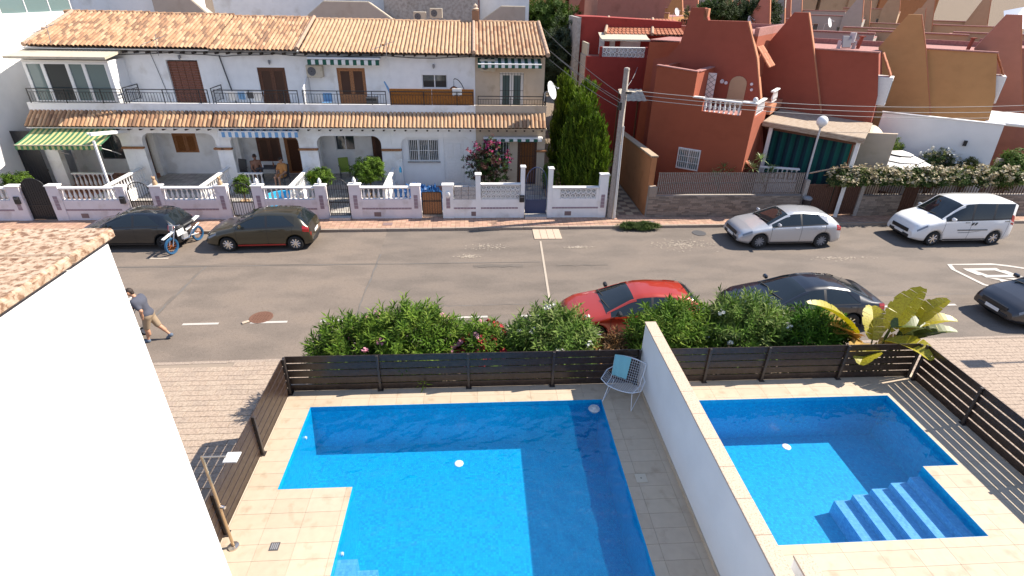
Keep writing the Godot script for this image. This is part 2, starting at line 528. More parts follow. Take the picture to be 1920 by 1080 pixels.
	for i in oct.size():
		var a: Array = oct[i]
		var b: Array = oct[(i + 1) % oct.size()]
		var m := V(20.6, 0, -17.2)
		var pa := V(a[0], 0.013, a[1])
		var pb := V(b[0], 0.013, b[1])
		var ia := pa + (m - pa).normalized() * 0.16
		var ib := pb + (m - pb).normalized() * 0.16
		ia.y = 0.013; ib.y = 0.013
		g.quad(pa, pb, ib, ia)
	var bar := func(x0: float, x1: float, z0: float, z1: float) -> void:
		g.quad(V(x0, 0.013, z0), V(x1, 0.013, z0), V(x1, 0.013, z1), V(x0, 0.013, z1))
	# 0 above, 2 below; strokes lie along the lane
	bar.call(18.95, 20.35, -17.66, -17.86); bar.call(19.25, 20.75, -17.08, -17.28)
	g.quad(V(19.08, 0.013, -17.28), V(19.5, 0.013, -17.28), V(19.3, 0.013, -17.66), V(18.95, 0.013, -17.66))
	g.quad(V(20.35, 0.013, -17.28), V(20.75, 0.013, -17.08), V(20.55, 0.013, -17.66), V(20.1, 0.013, -17.66))
	bar.call(19.55, 20.2, -16.66, -16.84); bar.call(21.0, 22.6, -16.62, -16.84)
	g.quad(V(19.6, 0.013, -16.84), V(19.95, 0.013, -16.84), V(19.6, 0.013, -17.02), V(19.3, 0.013, -17.02))
	g.quad(V(20.75, 0.013, -16.62), V(21.2, 0.013, -16.62), V(20.3, 0.013, -17.0), V(19.9, 0.013, -17.0))
	structure("speed_marking", g, M.road_paint_clean)
	# pale slab let into the road edge, scuffs of cement
	var slab := G.new()
	for k in 4:
		var a := 2.38 + k * 0.3
		slab.box(V(a + 0.145, 0.012, -21.75), V(0.285, 0.03, 1.38))
	structure("road_slab", slab, M.travertine)
	g = G.new()
	for k in 900:
		var c: Array = [[8.6, -20.4, 1.5, 0.55], [0.4, -20.3, 0.8, 0.35], [-0.4, -19.4, 0.5, 0.2], [4.1, -20.2, 0.7, 0.12], [14.6, -18.9, 1.4, 0.2]][k % 5 if k % 3 else 0]
		var x: float = c[0] + rng.randfn() * c[2] * 0.45
		var z: float = c[1] + rng.randfn() * c[3] * 0.45
		var s := rr(0.006, 0.03)
		var pts := []
		for j in 5:
			var t := TAU * j / 5 + rr(-0.4, 0.4)
			pts.append(V(x + cos(t) * s * rr(1.0, 2.4), 0.0138 + k * 0.000004, z - sin(t) * s * rr(0.5, 1.0)))
		for j in range(1, 4): g.tri(pts[0], pts[j], pts[j + 1])
	structure("cement_splashes", g, M.road_paint)
	# far pavement with its kerb
	g = G.new()
	for i in xs.size() - 1:
		var a: float = xs[i]
		var b: float = xs[i + 1]
		g.quad(V(a, 0.12, far.call(a) - 0.12), V(b, 0.12, far.call(b) - 0.12), V(b, 0.12, -23.6), V(a, 0.12, -23.6))
	structure("far_pavement", g, M.pavement_pink)
	var kb := structure("far_kerb", G.new().mesh() if false else kerb_run(far, -26.0, 34.0, 1.0, -1.0), M.kerb)
	kb.set_meta("kind", "structure")
	# near pavement
	g = G.new()
	for i in xs.size() - 1:
		var a: float = xs[i]
		var b: float = xs[i + 1]
		g.quad(V(a, 0.04, -9.95), V(b, 0.04, -9.95), V(b, 0.04, near.call(b) + 0.1), V(a, 0.04, near.call(a) + 0.1))
	g.quad(V(-70, 0.04, 2), V(-4.35, 0.04, 2), V(-4.35, 0.04, -9.95), V(-70, 0.04, -9.95))
	g.quad(V(10.5, 0.04, 2), V(80, 0.04, 2), V(80, 0.04, -9.95), V(10.5, 0.04, -9.95))
	var np := structure("near_pavement", g, M.mortar)
	structure("near_kerb", kerb_run(near, -26.0, 34.0, 1.0, 1.0), M.kerb)
	# pavers one by one on the left, small ribbed pavers on the right
	var made := {}
	var pave := func(x0: float, x1: float, z0: float, z1: float, w: float, d: float, bond: float, most: int) -> void:
		var row := 0
		var z := z0
		var rest := G.new()
		var count := 0
		while z < z1 - 0.01:
			var x := x0 - (w * bond if row % 2 else 0.0)
			while x < x1:
				var a := maxf(x, x0)
				var b := minf(x + w, x1)
				if b - a > 0.04 and z + d < -12.9 + 2.9 + 20.0 and z > near.call(a) + 0.12:
					var key := "%.3f_%.3f" % [b - a, d]
					if not made.has(key):
						var pg := G.new()
						pg.bev(Vector3.ZERO, V(b - a - 0.008, 0.03, d - 0.008), 0.004)
						made[key] = pg.mesh()
					var at := V((a + b) / 2, 0.05 + rr(-0.0025, 0.0025), z + d / 2)
					if count < most:
						part("paver", made[key], M["paver_%d" % (rng.randi() % 4)], np, at, rot(rr(-0.3, 0.3), 0, rr(-0.3, 0.3)))
						count += 1
					else:
						rest.box(at, V(b - a - 0.008, 0.03, d - 0.008))
				x += w
			z += d
			row += 1
		if rest.v.size(): stuff(part("pavers", rest, M.paver_0, np))
	pave.call(-9.6, -4.4, -12.6, -8.2, 0.4, 0.2, 0.5, 300)
	pave.call(10.6, 17.4, -13.1, -6.0, 0.4, 0.14, 0.5, 0)

func kerb_run(edge: Callable, x0: float, x1: float, step: float, side: float) -> ArrayMesh:
	var g := G.new()
	var x := x0
	while x < x1:
		var z0: float = edge.call(x)
		var h := 0.125 if side < 0 else 0.05
		g.box(V(x + step / 2, h / 2 - 0.02, z0 + side * 0.06), V(step - 0.012, h + 0.04, 0.12))
		x += step
	return g.mesh()

# ---------------------------------------------------------------- the pool terrace
const DECK := 1.2

func pool_terrace() -> void:
	# deck body in blocks round the two basins: x0, x1, z0, z1
	var zones := [[-4.27, 10.42, -9.87, -9.32], [-4.27, -3.71, -9.32, -7.09], [-4.27, -2.37, -7.09, -3.2], [2.71, 3.69, -9.32, -3.2],
		[3.89, 4.9, -9.32, -3.2], [4.9, 9.37, -9.32, -9.2], [9.37, 10.42, -9.32, -7.1], [8.63, 10.42, -7.1, -5.55], [4.9, 10.42, -5.55, -3.2]]
	var g := G.new()
	for q in zones: g.span(V(q[0], -0.05, q[2]), V(q[1], 1.172, q[3]))
	g.span(V(3.69, -0.05, -9.32), V(3.89, 1.17, -3.2))
	var deck := structure("pool_deck", g, M.mortar)
	var made := {}
	for q in zones:
		var i0 := floori((q[0] + 4.27) / 0.6)
		var i1 := ceili((q[1] + 4.27) / 0.6)
		var j0 := floori((q[2] + 9.87) / 0.3)
		var j1 := ceili((q[3] + 9.87) / 0.3)
		for i in range(i0, i1):
			for j in range(j0, j1):
				var a := maxf(q[0], -4.27 + i * 0.6 + 0.002)
				var b := minf(q[1], -4.27 + (i + 1) * 0.6 - 0.002)
				var c := maxf(q[2], -9.87 + j * 0.3 + 0.002)
				var d := minf(q[3], -9.87 + (j + 1) * 0.3 - 0.002)
				if b - a < 0.01 or d - c < 0.01: continue
				var key := "%.2f_%.2f" % [b - a, d - c]
				if not made.has(key):
					var tg := G.new()
					tg.span(V(-(b - a) / 2, -0.014, -(d - c) / 2), V((b - a) / 2, 0.014, (d - c) / 2))
					made[key] = tg.mesh()
				part("deck_tile", made[key], M["deck_tile_%d" % (rng.randi() % 4)], deck, V((a + b) / 2, 1.186 + rr(-0.0008, 0.0008), (c + d) / 2))
	# outer retaining wall
	g = G.new()
	g.span(V(-4.42, -0.05, -10.02), V(10.57, 1.19, -9.872))
	g.span(V(-4.42, -0.05, -9.87), V(-4.272, 1.19, -3.2))
	g.span(V(10.422, -0.05, -9.87), V(10.57, 1.19, -3.2))
	single("retaining_wall", g, M.beige_stucco, "low pale wall under the dark slat fence, holding up the pool deck", "wall")
	basin("swimming_pool", "large blue mosaic swimming pool with rippling water, left of the white wall", P2([[-3.71, -9.32], [2.71, -9.32], [2.71, -3.4], [-2.37, -3.4], [-2.37, -7.09], [-3.71, -7.09]]), 0.0, 1.1, M.pool_water, true)
	basin("swimming_pool", "smaller blue mosaic pool with underwater steps, right of the white wall", P2([[4.9, -9.2], [9.37, -9.2], [9.37, -7.1], [8.63, -7.1], [8.63, -5.55], [4.9, -5.55]]), 0.0, 1.09, M.pool_water_calm, false)
	# dividing wall with its stone coping
	var w := thing("garden_wall", "white dividing wall with mottled stone coping between the two pools", "wall", V(3.79, 1.2, -6.6))
	g = G.new(); g.span(V(-0.095, -0.01, -3.38), V(0.095, 1.595, 3.3))
	part("wall", g, mat("white_wall", lin(0.70, 0.70, 0.70), 0.9, {"tex": "mottle", "scale": 0.15, "bump": "bump", "bdepth": 0.12}), w)
	g = G.new(); g.span(V(-0.125, 0.0, -3.27), V(-0.097, 0.08, 3.3))
	part("skirting", g, M.deck_tile_0, w)
	for k in 11:
		g = G.new(); g.bev(Vector3.ZERO, V(0.25, 0.035, 0.597), 0.006)
		part("coping_stone", g, M.travertine, w, V(rr(-0.002, 0.002), 1.6125, -3.085 + k * 0.6))
	var pw := thing("gate_pillar", "short white pillar with stone cap at the near end of the dividing wall", "pillar", V(4.16, 1.2, -4.0))
	g = G.new(); g.span(V(-0.11, 0, -0.25), V(0.11, 1.6, 0.25)); part("shaft", g, M.white_clean, pw)
	g = G.new(); g.bev(V(0, 1.618, 0), V(0.25, 0.035, 0.54), 0.006); part("cap", g, M.travertine, pw)
	# slat fences
	slat_fence("dark brown slat fence behind the larger pool with five posts", V(-4.27, 1.2, -9.87), V(3.66, 1.2, -9.87), [0.0, 2.0, 4.0, 5.93, 7.9], 0.955)
	slat_fence("dark brown slat fence behind the smaller pool below the oleander", V(3.92, 1.2, -9.87), V(10.36, 1.2, -9.87), [0.05, 1.35, 2.75, 4.64, 6.4], 0.955)
	slat_fence("brown slat fence along the left edge of the pool deck", V(-4.29, 1.2, -9.80), V(-4.29, 1.2, -5.7), [0.02, 1.82, 3.6, 4.1], 0.955)
	slat_fence("brown slat fence along the right edge casting striped shadows", V(10.41, 1.2, -9.80), V(10.41, 1.2, -4.0), [0.05, 1.58, 3.2, 4.8], 0.985)

func slat_fence(label: String, a: Vector3, b: Vector3, posts: Array, h: float) -> void:
	var d := (b - a).normalized()
	var turn := Basis(Vector3.UP, atan2(-d.z, d.x))
	var t := thing("slat_fence", label, "fence", a)
	var inward := Vector3.UP.cross(d) * -1.0
	if absf(d.x) > 0.5: inward = Vector3(0, 0, 1)
	else: inward = Vector3(1 if a.x < 0 else -1, 0, 0)
	for k in posts.size():
		var g := G.new()
		g.bev(V(0, h / 2, 0), V(0.055, h, 0.05), 0.004)
		var p := part("post", g, M.fence_post, t, d * posts[k] + inward * 0.03, turn)
		var f := G.new()
		f.bev(V(0, 0.006, 0), V(0.13, 0.012, 0.11), 0.003)
		part("foot_plate", f, M.fence_post, p)
	for i in 5:
		for k in posts.size() - 1:
			var l: float = posts[k + 1] - posts[k] - 0.003
			var g := G.new()
			g.bev(Vector3.ZERO, V(l, 0.168, 0.02), 0.003)
			part("slat", g, M.fence_slat, t, d * (posts[k] + posts[k + 1]) / 2.0 - inward * 0.012 + Vector3.UP * (0.088 + i * (h - 0.176) / 4.0), turn)

func basin(called: String, label: String, poly: PackedVector2Array, floor_y: float, level: float, water: Material, rippled: bool) -> void:
	var t := thing(called, label, "pool")
	var g := G.new()
	var ids := Geometry2D.triangulate_polygon(poly)
	for i in range(0, ids.size(), 3):
		var f := [V(poly[ids[i]].x, floor_y, poly[ids[i]].y), V(poly[ids[i + 1]].x, floor_y, poly[ids[i + 1]].y), V(poly[ids[i + 2]].x, floor_y, poly[ids[i + 2]].y)]
		g.out3(f, V(0, floor_y - 50, 0))
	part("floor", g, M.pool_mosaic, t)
	for i in poly.size():
		var a := poly[i]
		var b := poly[(i + 1) % poly.size()]
		var out := (b - a).orthogonal().normalized()   # outwards for this winding
		var mid := (a + b) / 2
		if Geometry2D.is_point_in_polygon(mid + out * 0.05, poly): out = -out
		g = G.new()
		var o3 := V(out.x, 0, out.y)
		var lo := V(a.x, floor_y - 0.02, a.y) - o3 * 0.006
		var hi := V(b.x, 1.199, b.y) + o3 * 0.001
		g.span(lo, hi)
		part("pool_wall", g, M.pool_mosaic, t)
	# water sheet, waves in the mesh itself
	g = G.new()
	var f := FastNoiseLite.new()
	f.seed = 4; f.frequency = 1.0; f.fractal_octaves = 2
	f.domain_warp_enabled = true; f.domain_warp_amplitude = 0.5; f.domain_warp_frequency = 0.8
	var amp := 0.032 if rippled else 0.006
	var hgt := func(x: float, z: float) -> float: return level + amp * f.get_noise_2d(x * 1.7, z * 2.1) + amp * 0.22 * f.get_noise_2d(x * 6.0 + 50, z * 7.0)
	var nrm := func(x: float, z: float) -> Vector3:
		var s := 0.02
		return V((hgt.call(x - s, z) - hgt.call(x + s, z)) / (2 * s), 1, (hgt.call(x, z - s) - hgt.call(x, z + s)) / (2 * s)).normalized()
	var rects := [[-3.702, 2.702, -9.312, -7.09], [-2.362, 2.702, -7.09, -3.408]] if rippled else [[4.908, 9.362, -9.192, -7.1], [4.908, 8.622, -7.1, -5.558]]
	for q in rects:
		var nx := int((q[1] - q[0]) / 0.05)
		var nz := int((q[3] - q[2]) / 0.05)
		for i in nx:
			for j in nz:
				var x0 := lerpf(q[0], q[1], float(i) / nx)
				var x1 := lerpf(q[0], q[1], float(i + 1) / nx)
				var z0 := lerpf(q[2], q[3], float(j) / nz)
				var z1 := lerpf(q[2], q[3], float(j + 1) / nz)
				var p := [V(x0, hgt.call(x0, z1), z1), V(x1, hgt.call(x1, z1), z1), V(x1, hgt.call(x1, z0), z0), V(x0, hgt.call(x0, z0), z0)]
				var m := [nrm.call(x0, z1), nrm.call(x1, z1), nrm.call(x1, z0), nrm.call(x0, z0)]
				g.trin(p[0], p[1], p[2], m[0], m[1], m[2]); g.trin(p[0], p[2], p[3], m[0], m[2], m[3])
	part("water", g, water, t)
	if rippled:
		for k in 4:
			g = G.new()
			g.span(V(-2.364 + k * 0.32, 0.004, -5.76 + k * 0.07), V(-2.044 + k * 0.32, 1.02 - k * 0.2, -3.42))
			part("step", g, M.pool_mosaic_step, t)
	else:
		for k in 5:
			g = G.new()
			var x1 := 8.624 if k == 0 else 8.42 - 0.34 * (k - 1) - 0.002
			g.span(V(8.42 - 0.34 * k, 0.004, -7.06), V(x1, 0.96 - 0.15 * k, -5.556))
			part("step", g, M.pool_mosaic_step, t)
	g = G.new()
	g.lathe([[0.10, 0.004], [0.09, 0.012], [0.05, 0.018], [0.0, 0.018]], V(-0.5, 0, -8.7) if rippled else V(7.12, 0, -8.88), 16)
	part("floor_drain", g, M.white_plastic, t)
	for q in ([[-3.69, -8.7], [-2.35, -5.95]] if rippled else []):
		g = G.new()
		g.cyl(V(q[0] - 0.01, 0.9, q[1]), V(q[0] + 0.02, 0.9, q[1]), 0.035, 0.03, 10)
		part("water_inlet", g, M.white_plastic, t)

func near_building() -> void:
	var t := thing("neighbour_building", "plain white rendered building edge with a lichened stone coping, at the left edge", "building", V(-3.5, 0, -3.0))
	var g := G.new()
	g.span(V(-3.2, -0.05, -1.90), V(0, 7.05, 3.0))
	part("wall", g, M.white_clean, t)
	# roof edge: outer ring of stone round a sunken planter
	var long := 0
	for q in [[-3.26, 0.06, -1.97, -1.35], [-0.62, 0.06, -1.35, 3.0], [-3.26, -2.5, -1.35, 3.0], [-2.5, -0.62, -0.65, -0.25]]:
		var nx := maxi(1, roundi((q[1] - q[0]) / 0.9)) if q[1] - q[0] > q[3] - q[2] else 1
		var nz := maxi(1, roundi((q[3] - q[2]) / 0.9)) if nx == 1 else 1
		for i in nx:
			for j in nz:
				g = G.new()
				var w: float = (q[1] - q[0]) / nx
				var d: float = (q[3] - q[2]) / nz
				g.bev(V(q[0] + w * (i + 0.5), 7.14, q[2] + d * (j + 0.5)), V(w - 0.004, 0.10, d - 0.004), 0.02)
				part("coping_stone", g, M.old_coping, t)
				long += 1
	g = G.new(); g.span(V(-3.1, 7.052, -1.85), V(-0.1, 7.09, 2.9))
	part("roof_bed", g, M.earth, t)

# ---------------------------------------------------------------- the white terrace
func wall_holes(g: G, x0: float, x1: float, y0: float, y1: float, z: float, t: float, holes: Array) -> void:
	var xs := [x0, x1]
	var ys := [y0, y1]
	for h in holes:
		xs.append_array([h[0], h[1]]); ys.append_array([h[2], h[3]])
	xs.sort(); ys.sort()
	var zb := z - t
	for i in xs.size() - 1:
		for j in ys.size() - 1:
			var a: float = xs[i]; var b: float = xs[i + 1]; var c: float = ys[j]; var d: float = ys[j + 1]
			if b - a < 1e-4 or d - c < 1e-4: continue
			var inside := false
			for h in holes:
				if (a + b) / 2 > h[0] and (a + b) / 2 < h[1] and (c + d) / 2 > h[2] and (c + d) / 2 < h[3]: inside = true
			if inside: continue
			g.quad(V(a, c, z), V(b, c, z), V(b, d, z), V(a, d, z))
			g.quad(V(b, c, zb), V(a, c, zb), V(a, d, zb), V(b, d, zb))
	for h in holes:
		var a: float = h[0]; var b: float = h[1]; var c: float = h[2]; var d: float = h[3]
		g.quad(V(a, c, z), V(a, d, z), V(a, d, zb), V(a, c, zb)); g.quad(V(b, c, z), V(b, c, zb), V(b, d, zb), V(b, d, z))
		g.quad(V(a, d, z), V(b, d, z), V(b, d, zb), V(a, d, zb)); g.quad(V(a, c, z), V(a, c, zb), V(b, c, zb), V(b, c, z))
	g.quad(V(x0, y0, z), V(x0, y1, z), V(x0, y1, zb), V(x0, y0, zb)); g.quad(V(x1, y0, z), V(x1, y0, zb), V(x1, y1, zb), V(x1, y1, z))
	g.quad(V(x0, y1, z), V(x1, y1, z), V(x1, y1, zb), V(x0, y1, zb)); g.quad(V(x0, y0, z), V(x0, y0, zb), V(x1, y0, zb), V(x1, y0, z))

func arch_wall(x0: float, x1: float, y0: float, y1: float, z: float, t: float, a0: float, a1: float, top: float, r: float) -> G:
	var p := [[x0, y0], [x0, y1], [x1, y1], [x1, y0], [a1, y0]]
	for k in 7:
		var f := PI / 2 * k / 6
		p.append([a1 - r + r * cos(f), top - r + r * sin(f)])
	for k in 7:
		var f := PI / 2 + PI / 2 * k / 6
		p.append([a0 + r + r * cos(f), top - r + r * sin(f)])
	p.append([a0, y0])
	var g := G.new()
	g.prism(P2(p), V(0, 0, z), Vector3.RIGHT, Vector3.UP, V(0, 0, -t))
	return g

var tile_meshes := []

func tile_mesh() -> ArrayMesh:   # barrel tile, wide end low; lies along +z, crown up
	var g := G.new()
	var k := 6
	var l := 0.42
	for i in k:
		var t0 := PI * i / k
		var t1 := PI * (i + 1) / k
		var A := V(cos(t0) * 0.094, sin(t0) * 0.085, l / 2)
		var B := V(cos(t1) * 0.094, sin(t1) * 0.085, l / 2)
		var C := V(cos(t1) * 0.078, sin(t1) * 0.070, -l / 2)
		var D := V(cos(t0) * 0.078, sin(t0) * 0.070, -l / 2)
		var n0 := V(cos(t0), sin(t0), 0.03).normalized()
		var n1 := V(cos(t1), sin(t1), 0.03).normalized()
		g.trin(A, D, C, n0, n0, n1); g.trin(A, C, B, n0, n1, n1)
		var ia := A * V(0.84, 0.84, 1)
		var ib := B * V(0.84, 0.84, 1)
		g.quad(A, B, ib, ia)
	return g.mesh()

# roof plane from the ridge (y1, z1) down to the eave (y0, z0) between x0 and x1
func tiled(parent: Node, called: String, x0: float, x1: float, y0: float, z0: float, y1: float, z1: float, pool: Array) -> void:
	if tile_meshes.is_empty(): tile_meshes.append(tile_mesh())
	var dn := V(0, y0 - y1, z0 - z1)
	var l := dn.length()
	dn /= l
	var b := Basis(Vector3.RIGHT, dn.cross(Vector3.RIGHT) * 1.0, dn)
	if b.y.y < 0: b.y = -b.y
	b = Basis(Vector3.RIGHT, b.y, dn)
	var g := G.new()
	var up := b.y
	g.quad(V(x0, y0, z0) - dn * 0.03 - up * 0.002, V(x1, y0, z0) - dn * 0.03 - up * 0.002, V(x1, y1, z1) - up * 0.002, V(x0, y1, z1) - up * 0.002)
	g.quad(V(x1, y0, z0) - up * 0.05, V(x0, y0, z0) - up * 0.05, V(x0, y1, z1) - up * 0.05, V(x1, y1, z1) - up * 0.05)
	part("roof_deck", g, M.roof_under, parent)
	var cols := maxi(1, roundi((x1 - x0) / 0.188))
	var rows := maxi(1, ceili(l / 0.36))
	for i in cols:
		for j in rows:
			var s := l - 0.19 - j * (l - 0.38) / maxf(1, rows - 1) if rows > 1 else l / 2
			var at := V(x0 + (i + 0.5) * (x1 - x0) / cols, 0, 0) + V(0, y1, z1) + dn * s + up * 0.012
			var m: Material = M[pool[rng.randi() % pool.size()]]
			part(called, tile_meshes[0], m, parent, at + V(rr(-0.006, 0.006), 0, 0), b * rot(4.6 + rr(-0.7, 0.7), rr(-1.6, 1.6), rr(-3, 3)))

func rail(parent: Node, a: Vector3, b: Vector3, h: float, gap := 0.13, m: Material = M.black_metal) -> void:
	var d := (b - a)
	var l := d.length()
	d /= l
	var g := G.new()
	var turn := Basis(Vector3.UP, atan2(-d.z, d.x))
	var p := part("railing", null_mesh(), m, parent, a)
	g.box(V(l / 2, h, 0), V(l, 0.035, 0.04)); g.box(V(l / 2, h - 0.14, 0), V(l, 0.02, 0.02)); g.box(V(l / 2, 0.05, 0), V(l, 0.02, 0.02))
	p.mesh = g.mesh()
	p.basis = turn
	g = G.new(); g.box(V(0, (h - 0.14 + 0.05) / 2, 0), V(0.014, h - 0.19 - 0.022, 0.014))
	var bar := g.mesh()
	g = G.new(); g.box(V(0, h / 2, 0), V(0.034, h, 0.034))
	var post := g.mesh()
	var n := maxi(1, int(l / gap))
	for i in n + 1:
		var first := i == 0 or i == n or i % 12 == 0
		part("rail_post" if first else "bar", post if first else bar, m, p, V(clampf(i * l / n, 0.02, l - 0.02), 0, 0))

func null_mesh() -> ArrayMesh:
	return ArrayMesh.new()

func louvre_door(parent: Node, called: String, x0: float, x1: float, y0: float, y1: float, z: float, m: Material, panes: Material, leaves := 2, lower := 0.0) -> void:
	# frame and leaves; each leaf has slats or dark louvres between its stiles
	var g := G.new()
	var f := 0.06
	g.span(V(x0, y0, z), V(x0 + f, y1, z + 0.05)); g.span(V(x1 - f, y0, z), V(x1, y1, z + 0.05)); g.span(V(x0 + f, y1 - f, z), V(x1 - f, y1, z + 0.05))
	var fr := part(called, g, m, parent)
	var w := (x1 - x0 - 2 * f) / leaves
	for k in leaves:
		var a := x0 + f + k * w + 0.004
		var b := a + w - 0.008
		g = G.new()
		var s := 0.09
		g.span(V(a, y0, z), V(a + s, y1 - f, z + 0.035)); g.span(V(b - s, y0, z), V(b, y1 - f, z + 0.035))
		g.span(V(a + s, y1 - f - s, z), V(b - s, y1 - f, z + 0.035)); g.span(V(a + s, y0, z), V(b - s, y0 + s + lower, z + 0.03))
		var leaf := part("leaf", g, m, fr)
		g = G.new()
		var y := y0 + s + lower + 0.03
		while y < y1 - f - s - 0.02:
			g.box(V((a + b) / 2, y, z + 0.016), V(b - a - 2 * s, 0.045, 0.008), rot(35, 0, 0))
			y += 0.05
		g.quad(V(a + s, y0 + s + lower, z + 0.002), V(b - s, y0 + s + lower, z + 0.002), V(b - s, y1 - f - s, z + 0.002), V(a + s, y1 - f - s, z + 0.002))
		stuff(part("louvres", g, panes, leaf))

func window_unit(parent: Node, called: String, x0: float, x1: float, y0: float, y1: float, z: float, m: Material, n: int, glass: Material) -> Node:
	var g := G.new()
	var f := 0.05
	g.span(V(x0, y0, z), V(x0 + f, y1, z + 0.05)); g.span(V(x1 - f, y0, z), V(x1, y1, z + 0.05))
	g.span(V(x0 + f, y1 - f, z), V(x1 - f, y1, z + 0.05)); g.span(V(x0 + f, y0, z), V(x1 - f, y0 + f, z + 0.05))
	for k in range(1, n):
		var x := lerpf(x0, x1, float(k) / n)
		g.span(V(x - f / 2, y0 + f, z), V(x + f / 2, y1 - f, z + 0.045))
	var w := part(called, g, m, parent)
	for k in n:
		g = G.new()
		var a := lerpf(x0 + f, x1 - f, float(k) / n) + 0.02
		var b := lerpf(x0 + f, x1 - f, float(k + 1) / n) - 0.02
		g.span(V(a, y0 + f - 0.005, z + 0.012), V(b, y1 - f + 0.005, z + 0.02))
		part("pane", g, glass, w)
	return w

func bars(parent: Node, x0: float, x1: float, y0: float, y1: float, z: float, n: int, rows: int, m: Material) -> void:
	for k in n:
		var g := G.new()
		var x := lerpf(x0, x1, float(k) / (n - 1))
		g.box(V(x, (y0 + y1) / 2, z), V(0.018, y1 - y0, 0.018))
		part("window_bar", g, m, parent)
	for k in rows:
		var g := G.new()
		g.box(V((x0 + x1) / 2, lerpf(y0 + 0.05, y1 - 0.05, float(k) / maxf(1, rows - 1)), z + 0.014), V(x1 - x0 + 0.02, 0.018, 0.008))
		part("window_bar", g, m, parent)

func awning_cloth(parent: Node, x0: float, x1: float, a: Vector2, b: Vector2, drop: float, stripe: float, m0: Material, m1: Material) -> void:
	# a: (y, z) at the wall, b: (y, z) at the front bar; each stripe its own strip of cloth
	var n := maxi(2, roundi((x1 - x0) / stripe))
	for k in n:
		var g := G.new()
		var u := lerpf(x0, x1, float(k) / n)
		var w := lerpf(x0, x1, float(k + 1) / n)
		var seg := 5
		for j in seg:
			var t0 := float(j) / seg
			var t1 := float(j + 1) / seg
			var s0 := -0.05 * sin(PI * t0)
			var s1 := -0.05 * sin(PI * t1)
			var p0 := a.lerp(b, t0)
			var p1 := a.lerp(b, t1)
			g.quad(V(u, p1.x + s1, p1.y), V(w, p1.x + s1, p1.y), V(w, p0.x + s0, p0.y), V(u, p0.x + s0, p0.y))
		if drop > 0:
			g.quad(V(u, b.x - drop + 0.02 * (k % 2), b.y + 0.01), V(w, b.x - drop + 0.02 * (k % 2), b.y + 0.01), V(w, b.x, b.y), V(u, b.x, b.y))
		part("stripe", g, m0 if k % 2 == 0 else m1, parent)

func house_shell(t: Node3D, x0: float, x1: float, wm: Material, upper_holes: Array, ry0: float, ry1: float, tiles: Array, left_end: bool, right_end: bool) -> void:
	# everything the six houses share; t stands at the origin
	var g := G.new()
	wall_holes(g, x0 + 0.002, x1 - 0.002, 3.55, 6.62, -28.2, 0.25, upper_holes)
	part("upper_wall", g, wm, t)
	g = G.new()   # floor slab, balcony and its upstand
	g.span(V(x0 + 0.002, 3.40, -31.8), V(x1 - 0.002, 4.05, -27.0))
	part("floor_slab", g, wm, t)
	g = G.new()
	g.span(V(x0 + 0.002, 4.051, -27.02), V(x1 - 0.002, 4.44, -26.88))
	part("balcony_edge", g, wm, t)
	g = G.new()   # back and side walls, soffit
	g.span(V(x0 + 0.002, 0.0, -35.2), V(x1 - 0.002, 6.62, -35.0))
	g.span(V(x0 + 0.002, 0.0, -35.0), V(x0 + 0.10, 6.62, -28.46)); g.span(V(x1 - 0.10, 0.0, -35.0), V(x1 - 0.002, 6.62, -28.46))
	part("side_walls", g, wm, t)
	g = G.new()
	g.span(V(x0 + 0.002, 6.622, -35.2), V(x1 - 0.002, 6.66, -27.78))
	part("soffit", g, wm, t)
	# rafter ends under both eaves
	for lv in [[6.52, -27.95, 0.34], [3.36, -26.60, 0.40]]:
		g = G.new(); g.box(Vector3.ZERO, V(0.07, 0.09, lv[2]))
		var rm := g.mesh()
		var n := 8
		for k in n: part("rafter_end", rm, M.rafter, t, V(lerpf(x0, x1, (k + 0.5) / n), lv[0], lv[1]))
	g = G.new(); g.span(V(x0 + 0.002, 3.41, -26.98), V(x1 - 0.002, 3.47, -26.32))
	part("lower_soffit", g, wm, t)
	g = G.new(); g.span(V(x0 + 0.002, 6.50, -28.198), V(x1 - 0.002, 6.56, -28.12))
	part("gutter_trim", g, M.mid_grey, t)
	# roofs
	tiled(t, "roof_tile", x0 + (0.3 if left_end else 0.0), x1 - (0.12 if x1 > -9.0 and x1 < -8.0 or x1 > -0.5 and x1 < 0.5 else 0.0), ry0, -27.70, ry1, -31.5, tiles)
	tiled(t, "porch_tile", x0, x1 - 0.05, 3.52, -26.22, 4.05, -26.90, tiles)
	g = G.new()   # back slope
	g.quad(V(x1, ry0, -35.3), V(x0, ry0, -35.3), V(x0, ry1 + 0.02, -31.5), V(x1, ry1 + 0.02, -31.5))
	part("back_slope", g, M.roof_tile_1, t)
	g = G.new()   # ridge tiles
	var rn := 11
	for k in rn:
		g = G.new()
		g.cyl(V(lerpf(x0, x1, float(k) / rn), ry1 + 0.01, -31.5), V(lerpf(x0, x1, float(k + 1) / rn) + 0.02, ry1 + 0.03, -31.5), 0.09, 0.10, 8)
		part("ridge_tile", g, M[tiles[k % tiles.size()]], t)
	if x1 > -9.0 and x1 < -8.0 or x1 > -0.5 and x1 < 0.5:   # low mortar fillet between neighbours
		g = G.new()
		var q := [V(0, ry0 + 0.1, -27.66), V(0, ry1 + 0.09, -31.5)]
		for k in 8:
			g.cyl(V(x1 - 0.05, lerpf(q[0].y, q[1].y, k / 8.0), lerpf(q[0].z, q[1].z, k / 8.0)), V(x1 - 0.05, lerpf(q[0].y, q[1].y, (k + 1) / 8.0), lerpf(q[0].z, q[1].z, (k + 1) / 8.0)), 0.09, 0.085, 7)
		part("verge", g, M.verge, t)

